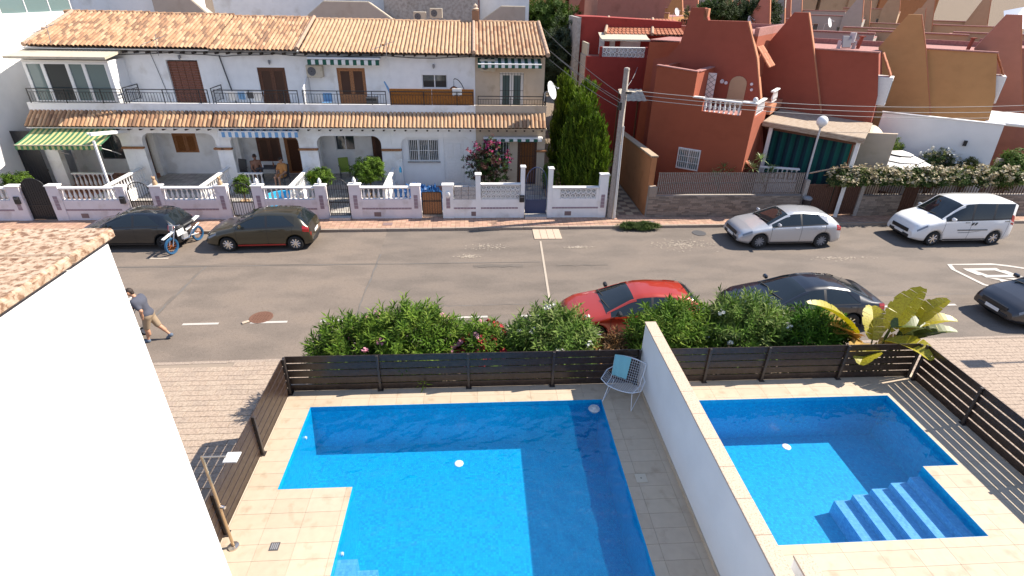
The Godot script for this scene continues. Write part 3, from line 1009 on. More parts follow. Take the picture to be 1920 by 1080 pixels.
func terrace_houses() -> void:
	for k in 6:
		mat("roof_tile_%d" % k, [lin(0.47, 0.30, 0.185), lin(0.54, 0.37, 0.24), lin(0.38, 0.24, 0.155), lin(0.60, 0.44, 0.30), lin(0.27, 0.175, 0.12), lin(0.52, 0.385, 0.265)][k], 0.9, {"tex": "tilehue", "scale": 1.4})
	mat("roof_under", lin(0.16, 0.10, 0.07), 0.95, {"tex": "stone", "scale": 1.0})
	mat("rafter", lin(0.035, 0.025, 0.02), 0.8)
	mat("verge", lin(0.48, 0.34, 0.25), 0.9, {"tex": "stone", "scale": 0.8})
	mat("glass_dark", lin(0.03, 0.045, 0.05), 0.05, {"spec": 0.6})
	mat("glass_pale", lin(0.13, 0.19, 0.19), 0.06, {"spec": 0.6})
	mat("shutter_rose", lin(0.27, 0.115, 0.08), 0.7, {"tex": "wood", "scale": 0.8})
	mat("wood_dark", lin(0.15, 0.062, 0.03), 0.6, {"tex": "wood", "scale": 1.0})
	mat("wood_light", lin(0.42, 0.20, 0.085), 0.6, {"tex": "wood", "scale": 1.0})
	mat("wood_amber", lin(0.36, 0.155, 0.05), 0.6, {"tex": "wood", "scale": 1.0})
	mat("louvre_shade", lin(0.12, 0.062, 0.04), 0.7)
	mat("awning_green", lin(0.05, 0.17, 0.085), 0.9, {"back": Color(0.4, 0.6, 0.4)})
	mat("awning_forest", lin(0.02, 0.10, 0.065), 0.9)
	mat("awning_lemon", lin(0.52, 0.48, 0.21), 0.9, {"back": Color(0.6, 0.6, 0.4)})
	mat("awning_white", lin(0.74, 0.73, 0.70), 0.9)
	mat("awning_blue", lin(0.16, 0.33, 0.55), 0.9)
	mat("orange_screen", lin(0.46, 0.19, 0.035), 0.8, {"tex": "wood", "scale": Vector3(1.6, 0.4, 1.6)})
	mat("tile_floor_grey", lin(0.46, 0.44, 0.43), 0.5, {"tex": "paving", "scale": 0.4})
	mat("tile_floor_red", lin(0.36, 0.15, 0.10), 0.55, {"tex": "paving", "scale": 0.5})
	var B := [-20.45, -16.35, -12.25, -8.2, -4.18, -0.06, 3.36]
	var old := ["roof_tile_0", "roof_tile_1", "roof_tile_2", "roof_tile_3", "roof_tile_4", "roof_tile_1"]
	var fresh := ["roof_tile_3", "roof_tile_1", "roof_tile_5", "roof_tile_3"]
	var dull := ["roof_tile_5", "roof_tile_2", "roof_tile_1", "roof_tile_5"]
	var W: Material = M.white_stucco
	var labels := ["white terraced house with glazed-in balcony and green striped awning, leftmost of the terrace", "white terraced house with rose-brown roller shutter over an empty arched porch",
		"white terraced house with dark brown balcony doors and a blue striped valance", "white terraced house with light wooden balcony doors and two small porch windows",
		"white terraced house with orange balcony screen and barred ground-floor window", "beige-fronted end house of the terrace with barred balcony door"]
	var holes := [[[-19.9, -17.0, 4.06, 6.1]], [[-14.52, -13.08, 4.06, 6.16]], [[-10.42, -9.12, 4.06, 5.88]], [[-6.7, -5.36, 4.06, 5.9]], [[-2.66, -1.42, 5.0, 5.84]], [[1.15, 2.33, 4.06, 5.78]]]
	var ry := [[6.76, 7.97], [6.73, 7.93], [6.68, 7.86], [6.62, 7.80], [6.61, 7.78], [6.57, 7.80]]
	var H := []
	for i in 6:
		var t := thing("terraced_house", labels[i], "house", Vector3.ZERO, 0.0, "houses of the white terrace")
		H.append(t)
		house_shell(t, B[i], B[i + 1], M.beige_stucco if i == 5 else W, holes[i], ry[i][0], ry[i][1], old if i < 3 else (dull if i == 5 else fresh), i == 0, i == 5)
	var g := G.new()
	# ---- first house: glazed balcony, deep dark porch
	var t: Node3D = H[0]
	part("ground_wall", arch_wall(-20.45, -16.352, 0.0, 3.4, -26.8, 0.3, -19.85, -16.85, 3.1, 0.35), W, t)
	g = G.new(); g.span(V(-20.44, 0.3, -29.2), V(-16.4, 3.39, -29.0)); part("porch_back_wall", g, W, t)
	g = G.new(); g.span(V(-20.44, 0.3, -29.0), V(-16.4, 0.52, -26.84)); part("porch_floor", g, M.tile_floor_red, t)
	window_unit(t, "porch_window", -19.3, -18.1, 1.3, 2.6, -28.98, M.dark_grey, 2, M.glass_dark)
	louvre_door(t, "porch_door", -17.7, -16.9, 0.53, 2.6, -28.98, M.wood_dark, M.louvre_shade, 1)
	g = G.new()   # enclosure
	g.span(V(-20.02, 6.16, -28.19), V(-16.36, 6.24, -26.9)); part("enclosure_lintel", g, M.white_paint, t)
	g = G.new(); g.span(V(-16.48, 4.06, -28.19), V(-16.37, 6.155, -26.92)); part("enclosure_side_wall", g, M.white_clean, t)
	g = G.new(); g.span(V(-20.02, 4.06, -28.19), V(-19.94, 6.155, -26.92)); part("enclosure_side_wall", g, M.white_clean, t)
	g = G.new()
	var sl := [[-20.45, 6.42, -26.55], [-16.2, 6.42, -26.55], [-16.2, 6.62, -28.15], [-20.45, 6.62, -28.15]]
	var sp := sl.map(func(q): return V(q[0], q[1], q[2]))
	g.quad(sp[0], sp[1], sp[2], sp[3])
	var dn := V(0, -0.10, 0)
	g.quad(sp[1] + dn, sp[0] + dn, sp[3] + dn, sp[2] + dn)
	for k in 4: g.quad(sp[k] + dn, sp[(k + 1) % 4] + dn, sp[(k + 1) % 4], sp[k])
	part("enclosure_roof", g, M.cream, t)
	var px := [-19.94, -19.2, -18.15, -17.45, -16.48]
	for k in 4:
		g = G.new()
		var a: float = px[k]
		var b: float = px[k + 1]
		g.span(V(a, 4.46, -26.98), V(a + 0.07, 6.155, -26.9)); g.span(V(b - 0.07, 4.46, -26.98), V(b, 6.155, -26.9))
		g.span(V(a + 0.07, 6.08, -26.98), V(b - 0.07, 6.155, -26.9)); g.span(V(a + 0.07, 4.46, -26.98), V(b - 0.07, 4.54, -26.9))
		var w := part("sliding_window", g, M.white_plastic, t)
		g = G.new(); g.span(V(a + 0.07, 4.54, -26.95), V(b - 0.07, 6.08, -26.94))
		part("pane", g, M.glass_dark if k == 1 else M.glass_pale, w)
	rail(t, V(-20.2, 4.44, -26.80), V(-16.1, 4.44, -26.80), 0.62)
	rail(t, V(-16.05, 4.44, -26.82), V(-16.05, 4.44, -28.1), 0.66)
	# ---- second house: open porch
	t = H[1]
	part("ground_wall", arch_wall(-16.348, -12.252, 0.0, 3.4, -26.8, 0.3, -15.86, -12.5, 3.1, 0.4), W, t)
	g = G.new(); wall_holes(g, -16.34, -12.26, 0.3, 3.39, -28.8, 0.15, [[-15.52, -14.34, 1.66, 2.66]]); part("porch_back_wall", g, W, t)
	g = G.new(); g.span(V(-16.34, 0.3, -28.8), V(-12.26, 0.55, -26.84)); part("porch_floor", g, M.tile_floor_grey, t)
	louvre_door(t, "window_shutter", -15.52, -14.34, 1.66, 2.66, -28.88, M.wood_amber, M.wood_amber, 2)
	g = G.new()   # roller shutter of many slats
	for k in 18: g.box(V(-13.8, 4.12 + k * 0.113, -28.31), V(1.4, 0.105, 0.02))
	var rs := part("roller_shutter", g, M.shutter_rose, t)
	for k in 5:
		g = G.new(); g.box(V(-14.4 + k * 0.3, 5.1, -28.292), V(0.025, 2.06, 0.012)); part("shutter_bar", g, M.wood_dark, rs)
	rail(t, V(-15.98, 4.44, -26.92), V(-12.35, 4.44, -26.92), 0.6)
	rail(t, V(-12.2, 4.44, -26.92), V(-12.2, 4.44, -28.1), 0.66)
	# ---- third house
	t = H[2]
	part("ground_wall", arch_wall(-12.248, -8.202, 0.0, 3.4, -26.8, 0.3, -11.8, -8.62, 3.05, 0.4), W, t)
	g = G.new(); wall_holes(g, -12.24, -8.21, 0.3, 3.39, -28.8, 0.15, [[-11.4, -10.2, 1.2, 2.45], [-10.0, -9.15, 0.56, 2.5]]); part("porch_back_wall", g, W, t)
	g = G.new(); g.span(V(-12.24, 0.3, -28.8), V(-8.21, 0.55, -26.84)); part("porch_floor", g, M.tile_floor_grey, t)
	louvre_door(t, "window_shutter", -11.4, -10.2, 1.2, 2.45, -28.88, M.wood_dark, M.louvre_shade, 2)
	louvre_door(t, "porch_door", -10.0, -9.15, 0.56, 2.5, -28.88, M.wood_amber, M.wood_dark, 1)
	louvre_door(t, "balcony_door", -10.42, -9.12, 4.06, 5.88, -28.3, M.wood_dark, M.louvre_shade, 2)
	rail(t, V(-12.1, 4.44, -26.92), V(-8.3, 4.44, -26.92), 0.6)
	# ---- fourth house
	t = H[3]
	part("ground_wall", arch_wall(-8.198, -4.182, 0.0, 3.4, -26.8, 0.3, -7.75, -4.68, 3.0, 0.4), W, t)
	g = G.new(); wall_holes(g, -8.19, -4.19, 0.3, 3.39, -28.8, 0.15, [[-7.38, -6.36, 1.78, 2.58], [-5.5, -4.85, 0.56, 2.58]]); part("porch_back_wall", g, W, t)
	g = G.new(); g.span(V(-8.19, 0.3, -28.8), V(-4.19, 0.55, -26.84)); part("porch_floor", g, M.tile_floor_grey, t)
	window_unit(t, "porch_window", -7.38, -6.36, 1.78, 2.58, -28.9, M.white_plastic, 2, M.glass_dark)
	louvre_door(t, "porch_door", -5.5, -4.85, 0.56, 2.58, -28.9, M.wood_dark, M.louvre_shade, 1)
	louvre_door(t, "balcony_door", -6.7, -5.36, 4.06, 5.9, -28.3, M.wood_light, M.louvre_shade, 2, 0.55)
	rail(t, V(-8.1, 4.44, -26.92), V(-4.25, 4.44, -26.92), 0.6)
	# ---- fifth house: porch walled up, shallow arch left in the wall
	t = H[4]
	part("ground_wall", arch_wall(-4.178, -0.062, 0.0, 3.4, -26.8, 0.18, -3.72, -0.35, 2.95, 0.4), W, t)
	g = G.new(); wall_holes(g, -4.17, -0.07, 0.0, 3.39, -26.98, 0.15, [[-3.42, -1.9, 1.72, 2.82], [-1.66, -0.66, 0.56, 2.82]]); part("infill_wall", g, M.white_clean, t)
	var wu := window_unit(t, "front_window", -3.42, -1.9, 1.72, 2.82, -27.08, M.white_plastic, 3, M.glass_dark)
	bars(wu, -3.40, -1.92, 1.70, 2.84, -26.95, 17, 3, M.white_plastic)
	g = G.new(); g.bev(V(-2.66, 1.69, -26.94), V(1.62, 0.05, 0.14), 0.01); part("sill", g, M.grey_render, wu)
	g = G.new(); g.span(V(-1.655, 0.57, -27.05), V(-0.665, 2.815, -27.0)); var dr := part("front_door", g, M.white_paint, t)
	for q in [[-1.5, -1.2, 1.9, 2.6], [-1.12, -0.82, 1.9, 2.6], [-1.5, -0.82, 0.8, 1.7]]:
		g = G.new(); g.bev(V((q[0] + q[1]) / 2, (q[2] + q[3]) / 2, -26.995), V(q[1] - q[0], q[3] - q[2], 0.03), 0.012); part("door_panel", g, M.white_paint, dr)
	g = G.new(); g.span(V(-4.17, 0.0, -26.8), V(-0.07, 0.5, -26.0)); part("front_step", g, M.tile_floor_red, t)
	wu = window_unit(t, "balcony_window", -2.66, -1.42, 5.0, 5.84, -28.32, M.white_plastic, 2, M.glass_dark)
	g = G.new(); g.span(V(-2.72, 5.62, -28.27), V(-1.36, 5.86, -28.18)); part("blind_box", g, M.white_plastic, wu)
	rail(t, V(-4.05, 4.44, -26.88), V(-0.15, 4.44, -26.88), 0.6)
	for k in 2:
		g = G.new()
		g.span(V(-4.08 + k * 1.98, 4.42, -26.96), V(-2.12 + k * 1.99, 5.16, -26.935))
		part("balcony_screen", g, M.orange_screen, t)
	# ---- end house
	t = H[5]
	g = G.new(); wall_holes(g, -0.058, 3.36, 0.0, 3.4, -26.8, 0.25, [[0.25, 1.6, 1.4, 2.75], [2.0, 2.97, 0.56, 2.82]]); part("ground_wall", g, M.beige_stucco, t)
	wu = window_unit(t, "front_window", 0.25, 1.6, 1.4, 2.75, -26.98, M.white_plastic, 2, M.glass_dark)
	bars(wu, 0.27, 1.58, 1.38, 2.77, -26.84, 10, 3, M.white_plastic)
	louvre_door(t, "front_door", 2.0, 2.97, 0.56, 2.82, -26.95, M.wood_dark, M.wood_amber, 1)
	bars(t, 2.08, 2.9, 0.6, 2.75, -26.88, 7, 4, M.black_metal)
	louvre_door(t, "balcony_door", 1.15, 2.33, 4.06, 5.78, -28.34, M.white_plastic, M.glass_pale, 2)
	bars(t, 1.15, 2.33, 4.1, 5.76, -28.22, 9, 3, M.black_metal)
	g = G.new(); g.span(V(1.9, 0.0, -26.8), V(3.2, 0.5, -25.9)); part("front_step", g, M.tile_floor_grey, t)
	rail(t, V(0.05, 4.44, -26.92), V(3.3, 4.44, -26.92), 0.42)
	rail(t, V(3.32, 4.44, -26.92), V(3.32, 4.44, -28.1), 0.42)
	# verge at both ends
	for q in [[0, -20.2, -20.05, 6.80, 8.02], [5, 3.42, 3.30, 6.62, 7.86]]:
		g = G.new()
		for k in 10:
			g.cyl(V(lerpf(q[1], q[2], k / 10.0), lerpf(q[3], q[4], k / 10.0), lerpf(-27.66, -31.5, k / 10.0)), V(lerpf(q[1], q[2], (k + 1) / 10.0), lerpf(q[3], q[4], (k + 1) / 10.0), lerpf(-27.66, -31.5, (k + 1) / 10.0)), 0.11, 0.10, 8)
		part("verge", g, M.verge, H[q[0]])
	# capitals on the porch pillars
	for q in [[0, -16.6, 2.42], [1, -16.1, 2.42], [1, -12.37, 2.38], [2, -12.02, 2.38], [2, -8.41, 2.36], [3, -7.98, 2.36], [3, -4.43, 2.34], [4, -3.95, 2.34], [5, 3.18, 2.3]]:
		g = G.new(); g.bev(V(q[1], q[2], -26.78), V(0.52, 0.10, 0.2), 0.03)
		part("capital", g, M.wood_light, H[q[0]])
	# chimney
	g = G.new(); g.bev(V(0.0, 8.05, -31.6), V(0.36, 0.62, 0.36), 0.01)
	var ch := part("chimney", g, M.brick_red if M.has("brick_red") else M.roof_tile_2, H[5])
	g = G.new(); g.lathe([[0.14, 0], [0.2, 0.06], [0.1, 0.12], [0.11, 0.22], [0.0, 0.32]], V(0.0, 8.37, -31.6), 8); part("chimney_pot", g, M.travertine, ch)

	house_fittings()

func house_fittings() -> void:
	var g := G.new()
	# awnings
	var t := thing("striped_awning", "green and yellow striped awning pulled out over the leftmost porch", "awning", V(0, 0, 0))
	awning_cloth(t, -20.25, -16.6, Vector2(3.42, -26.45), Vector2(2.98, -25.0), 0.22, 0.118, M.awning_green, M.awning_lemon)
	g = G.new(); g.cyl(V(-20.25, 2.965, -25.0), V(-16.6, 2.965, -25.0), 0.025); part("front_bar", g, M.cream, t)
	for x in [-19.4, -17.0]:
		g = G.new(); g.tube([V(x, 2.95, -25.03), V(x + 0.15, 2.5, -25.9), V(x, 2.1, -26.78)], 0.015); part("arm", g, M.white_paint, t)
	t = thing("porch_pergola", "white tube frame with a leaning post beside the green awning", "pergola", V(-16.7, 0.4, -25.3))
	g = G.new(); g.box(V(0.15, 2.94, -0.5), V(0.10, 0.13, 2.0), rot(-8, -14, 0)); part("beam", g, M.white_plastic, t)
	g = G.new(); g.box(V(0.02, 2.98, -0.5), V(0.05, 0.06, 2.0), rot(-8, -14, 0)); part("beam", g, M.white_plastic, t)
	g = G.new(); g.box(V(-0.05, 1.4, 0.45), V(0.08, 2.8, 0.08), rot(0, 0, 0)); part("post", g, M.white_plastic, t)
	t = thing("window_awning", "rolled-up green and white awning over the light wooden balcony doors", "awning")
	g = G.new(); g.bev(V(-6.2, 6.36, -27.95), V(3.36, 0.10, 0.5), 0.02); part("cassette", g, M.white_paint, t)
	awning_cloth(t, -7.86, -4.55, Vector2(6.32, -27.8), Vector2(6.30, -27.68), 0.22, 0.17, M.awning_forest, M.awning_white)
	t = thing("window_awning", "short green and white awning above the beige house's barred balcony door", "awning")
	awning_cloth(t, 0.08, 3.12, Vector2(6.42, -28.15), Vector2(6.24, -27.5), 0.2, 0.16, M.awning_forest, M.awning_white)
	g = G.new(); g.cyl(V(0.08, 6.22, -27.5), V(3.12, 6.22, -27.5), 0.03); part("front_bar", g, M.white_paint, t)
	t = thing("porch_awning", "blue and white striped valance over the porch where people sit", "awning")
	awning_cloth(t, -12.03, -8.4, Vector2(3.36, -26.55), Vector2(3.30, -26.25), 0.27, 0.15, M.awning_white, M.awning_blue)
	g = G.new(); g.cyl(V(-12.03, 3.31, -26.26), V(-8.4, 3.31, -26.26), 0.03); part("front_bar", g, M.white_paint, t)
	t = thing("porch_awning", "closed white awning box over the wooden door of the beige house", "awning")
	g = G.new(); g.bev(V(1.75, 2.98, -26.6), V(2.9, 0.10, 0.28), 0.03); part("cassette", g, M.white_paint, t)
	awning_cloth(t, 0.35, 3.15, Vector2(3.0, -26.5), Vector2(2.95, -26.40), 0.12, 0.2, M.awning_forest, M.awning_white)
	# air conditioners
	air_unit("white air conditioner beside the rolled awning on the fourth house", V(-7.66, 5.5, -28.02), 0)
	air_unit("beige air conditioner high on the beige end house", V(0.55, 5.85, -28.02), 0)
	# satellite dishes and aerials
	dish("round white satellite dish at the corner of the beige house", V(3.45, 5.2, -26.5), 0.42, 60)
	aerial("tilted aerial with orange elements on the roof edge at the left end", V(-19.1, 6.85, -27.8), 1.0)
	aerial("aerial lying at the eave of the roof between the first two houses", V(-14.5, 6.5, -27.7), 0.9)
	aerial("thin aerial on the eave above the orange balcony screen", V(-4.2, 6.5, -27.6), 0.8)
	# balcony contents
	t = thing("swing_chair", "hanging egg chair on a black curved stand behind the orange screen", "chair", V(-0.75, 4.06, -27.5))
	var arc := []
	for k in 9: arc.append(V(0.32 - 0.55 * (1 - cos(PI * k / 14.0)) * 0.9, 1.5 * sin(PI * k / 16.0), 0))
	g = G.new(); g.tube(arc + [V(-0.33, 1.44, 0)], 0.022, 6); part("stand", g, M.black_metal, t)
	g = G.new(); g.cyl(V(-0.33, 1.42, 0), V(-0.33, 1.15, 0), 0.01); part("chain", g, M.black_metal, t)
	g = G.new(); g.lathe([[0.05, 0.0], [0.24, 0.08], [0.33, 0.32], [0.28, 0.6], [0.14, 0.78], [0.0, 0.84]], V(-0.33, 0.33, 0), 12); part("basket", g, M.wood_dark, t)
	g = G.new()
	for k in 6: g.quad(V(-0.22 + k * 0.075, -0.29 - 0.02 * sin(k * 2.0), 0.02 * sin(k * 1.7)), V(-0.145 + k * 0.075, -0.29 - 0.02 * sin(k * 2.0 + 2.0), 0.02 * sin(k * 1.7 + 1.7)), V(-0.145 + k * 0.075, 0.01, 0.012), V(-0.22 + k * 0.075, 0.01, 0.012))
	g.box(V(0, 0.012, -0.025), V(0.45, 0.012, 0.09))
	single("towel", g, M.awning_white, "white towel hung over the orange balcony screen", "towel", "", V(-0.92, 5.17, -26.90))
	t = thing("balcony_partition", "slanted white panel between two balconies beside the air conditioner", "panel", V(-8.05, 4.06, -27.6))
	g = G.new(); g.prism(P2([[-0.5, 0], [0.5, 0], [0.5, 1.05], [-0.5, 1.55]]), V(-0.05, 0, 0), V(0, 0, 1), Vector3.UP, V(0.04, 0, 0)); part("panel", g, M.white_plastic, t)
	g = G.new(); g.cyl(V(0.03, 0, -0.45), V(0.03, 1.6, -0.45), 0.02); part("post", g, M.light_grey, t)
	t = thing("storage_box", "black slatted storage box behind the balcony railing", "box", V(-5.0, 4.06, -27.4))
	g = G.new(); g.bev(V(0, 0.3, 0), V(0.5, 0.6, 0.4), 0.02); part("body", g, M.black_metal, t)
	for k in 3: g = G.new(); g.box(V(0, 0.14 + k * 0.16, 0.205), V(0.44, 0.10, 0.012)); part("slat", g, M.dark_grey, t)
	g = G.new(); g.bev(V(0, 0.62, 0), V(0.54, 0.05, 0.44), 0.015); part("lid", g, M.dark_grey, t)
	t = thing("drying_rack", "white folding rack hung with pale laundry on the balcony", "rack", V(-10.9, 4.06, -27.4))
	for s in [-1, 1]:
		g = G.new(); g.cyl(V(-0.8, 0, 0.25 * s), V(-0.8, 0.85, -0.25 * s), 0.012); g.cyl(V(0.8, 0, 0.25 * s), V(0.8, 0.85, -0.25 * s), 0.012); part("leg", g, M.light_grey, t)
	for k in 5:
		g = G.new(); g.cyl(V(-0.85, 0.85, -0.25 + k * 0.125), V(0.85, 0.85, -0.25 + k * 0.125), 0.006); part("line", g, M.light_grey, t)
	for q in [[-0.55, 0.4, "awning_white"], [-0.1, 0.35, "awning_blue"], [0.3, 0.3, "dark_grey"], [0.6, 0.42, "awning_white"]]:
		g = G.new(); g.box(V(q[0], 0.86 - q[1] / 2, 0.14), V(0.3, q[1], 0.012), rot(3, 4, 0)); part("laundry", g, M[q[2]], t)
	t = thing("folded_parasol", "folded blue parasol leaning on the balcony by the orange screen", "parasol", V(-3.9, 4.06, -27.5))
	g = G.new(); g.cyl(V(-0.45, 1.3, 0), V(0.2, 0.0, 0), 0.02, 0.02); part("pole", g, M.white_plastic, t)
	g = G.new(); g.cyl(V(-0.47, 1.34, 0), V(-0.05, 0.5, 0), 0.03, 0.09, 8); part("cloth", g, M.awning_blue, t)
	t = thing("balcony_chair", "small pale blue chair on the balcony by the light wooden doors", "chair", V(-7.1, 4.06, -27.3))
	g = G.new(); g.bev(V(0, 0.42, 0), V(0.42, 0.03, 0.4), 0.01); part("seat", g, M.awning_blue, t)
	g = G.new(); g.bev(V(0, 0.62, -0.19), V(0.42, 0.36, 0.03), 0.01); part("backrest", g, M.awning_blue, t)
	for q in [[-0.18, -0.17], [0.18, -0.17], [-0.18, 0.17], [0.18, 0.17]]:
		g = G.new(); g.cyl(V(q[0], 0, q[1]), V(q[0], 0.41, q[1]), 0.014); part("leg", g, M.light_grey, t)
	# wall cables and drain pipes
	g = G.new(); g.tube([V(-15.1, 6.5, -28.17), V(-14.95, 5.6, -28.17), V(-14.75, 4.2, -28.17)], 0.012, 5)
	single("cable", g, M.dark_grey, "thin dark cable down the wall left of the rose-brown shutter", "cable")
	g = G.new(); g.tube([V(-12.0, 6.4, -28.13), V(-11.65, 4.1, -28.13)], 0.03, 6)
	single("drain_pipe", g, M.dark_grey, "dark drain pipe slanting down the upper wall beside the brown doors", "pipe")
	var cab := []
	for k in 29: cab.append(V(-20.0 + k * 0.82, 6.42 + 0.05 * sin(k * 1.1) + 0.02 * sin(k * 3.0), -28.16))
	g = G.new(); g.tube(cab, 0.018, 5)
	single("cable", g, M.dark_grey, "sagging cable run along the wall under the upper eaves", "cable")
	for q in [[-9.75, 6.15, "over the dark brown balcony doors"], [-2.05, 6.05, "above the small balcony window"], [-13.8, 6.32, "over the rose-brown roller shutter"]]:
		var w := thing("wall_lamp", "small grey wall lamp " + q[2], "lamp", V(q[0], q[1], -28.18), 0.0, "wall lamps on the terrace")
		g = G.new(); g.bev(V(0, 0, 0.02), V(0.07, 0.12, 0.05), 0.01); part("bracket", g, M.dark_grey, w)
		g = G.new(); g.lathe([[0.03, -0.1], [0.055, 0.0], [0.05, 0.08], [0.0, 0.1]], V(0, -0.02, 0.09), 8); part("shade", g, M.mid_grey, w)

func air_unit(label: String, at: Vector3, turn: float) -> void:
	var t := thing("air_conditioner", label, "air conditioner", at, turn)
	var g := G.new(); g.bev(V(0, 0.27, 0), V(0.76, 0.54, 0.3), 0.02); part("casing", g, M.cream, t)
	g = G.new()
	for k in 5: g.tube(range(17).map(func(i): return V(-0.12 + cos(TAU * i / 16.0) * (0.05 + 0.035 * k), 0.27 + sin(TAU * i / 16.0) * (0.05 + 0.035 * k), 0.155)), 0.006, 4)
	part("fan_grille", g, M.mid_grey, t)
	g = G.new(); g.cyl(V(-0.12, 0.27, 0.148), V(-0.12, 0.27, 0.1515), 0.2, 0.2, 18); part("fan_opening", g, M.dark_grey, t)
	for x in [-0.25, 0.25]:
		g = G.new(); g.box(V(x, -0.015, -0.02), V(0.04, 0.03, 0.32)); part("bracket", g, M.light_grey, t)

func dish(label: String, at: Vector3, r: float, turn: float) -> void:
	var t := thing("satellite_dish", label, "dish", at, deg_to_rad(turn))
	var g := G.new()
	var b := rot(70, 0, 0)
	g.lathe([[0.0, 0.0], [r * 0.5, r * 0.06], [r, r * 0.22], [r, r * 0.24], [r * 0.5, r * 0.08], [0.0, 0.02]], Vector3.ZERO, 18, b)
	part("reflector", g, M.white_plastic, t)
	g = G.new(); g.tube([b * V(0, r * 0.2, -r * 0.95), b * V(0, r * 0.95, 0)], 0.012, 5); part("feed_arm", g, M.light_grey, t)
	g = G.new(); g.cyl(b * V(0, r * 0.9, 0), b * V(0, r * 1.06, 0), 0.03); part("receiver", g, M.light_grey, t)
	g = G.new(); g.tube([V(0, -0.02, -0.03), V(0, -0.1, -0.25), V(0, -0.5, -0.28)], 0.02, 6); part("mast", g, M.light_grey, t)

func aerial(label: String, at: Vector3, s: float) -> void:
	var t := thing("roof_aerial", label, "aerial", at)
	var g := G.new(); g.cyl(V(0, -0.1, 0), V(0.1, 0.9 * s, 0), 0.014); part("mast", g, M.mid_grey, t)
	g = G.new(); g.cyl(V(-0.75 * s, 0.35 * s, 0), V(0.55 * s, 0.8 * s, 0.1), 0.012); part("boom", g, M.mid_grey, t)
	for k in 6:
		g = G.new()
		var c := V(-0.7 * s, 0.37 * s, 0).lerp(V(0.5 * s, 0.78 * s, 0.1), k / 5.0)
		g.cyl(c - V(0.03, -0.02, 0.28 * s), c + V(0.03, -0.02, 0.28 * s), 0.006); part("element", g, M.mid_grey, t)
	g = G.new(); g.bev(V(-0.1 * s, 0.6 * s, 0.02), V(0.12, 0.09, 0.08), 0.02); part("junction_box", g, M.orange_screen, t)

# ---------------------------------------------------------------- front gardens
func baluster_mesh(h: float) -> ArrayMesh:
	var g := G.new()
	g.lathe([[0.055, 0], [0.055, 0.05 * h], [0.03, 0.1 * h], [0.062, 0.3 * h], [0.058, 0.42 * h], [0.028, 0.72 * h], [0.03, 0.86 * h], [0.055, 0.92 * h], [0.055, h]], Vector3.ZERO, 8)
	return g.mesh()

func garden_wall(label: String, x0: float, x1: float, posts: Array, bal: Array, solid_top: float, m: Material) -> Node3D:
	# posts: [x0, x1, top]; bal: [x0, x1] of the balustraded length
	var t := thing("front_garden_wall", label, "wall", V(0, 0.12, -23.3), 0.0, "front garden walls of the terrace")
	var g := G.new()
	g.span(V(x0 + 0.002, -0.1, -0.2), V(x1 - 0.002, solid_top - 0.12, 0.0))
	part("wall", g, m, t)
	for p in posts:
		g = G.new(); g.span(V(p[0], -0.11, -0.24), V(p[1], p[2] - 0.12, 0.03)); var po := part("post", g, m, t)
		g = G.new(); g.bev(V((p[0] + p[1]) / 2, p[2] - 0.09, -0.105), V(p[1] - p[0] + 0.07, 0.06, 0.34), 0.015); part("post_cap", g, M.white_paint, po)
		g = G.new()
		for k in 4: g.box(V((p[0] + p[1]) / 2, 0.55 + k * 0.16, 0.034), V(0.17, 0.145, 0.012))
		if p[1] - p[0] > 0.35: stuff(part("wall_tiles", g, M.wall_tile, po))
	if bal.size():
		g = G.new(); g.bev(V((bal[0] + bal[1]) / 2, 1.43, -0.1), V(bal[1] - bal[0] + 0.02, 0.07, 0.24), 0.015); part("top_rail", g, M.white_paint, t)
		var n := roundi((bal[1] - bal[0]) / 0.215)
		var bm := baluster_mesh(1.395 - (solid_top - 0.12) + 0.002)
		for k in n: part("baluster", bm, M.white_paint, t, V(lerpf(bal[0], bal[1], (k + 0.5) / n), solid_top - 0.12 - 0.002, -0.1))
	g = G.new()
	var x := x0 + 0.3
	while x < x1 - 0.3:
		g.box(V(x, 0.47, 0.004), V(0.135, 0.075, 0.01))
		x += 0.145
	stuff(part("tile_band", g, M.wall_tile, t))
	g = G.new(); g.box(V((x0 + x1) / 2 - 0.4, 0.2, 0.005), V(0.3, 0.2, 0.016)); part("vent_hatch", g, M.hatch, t)
	return t

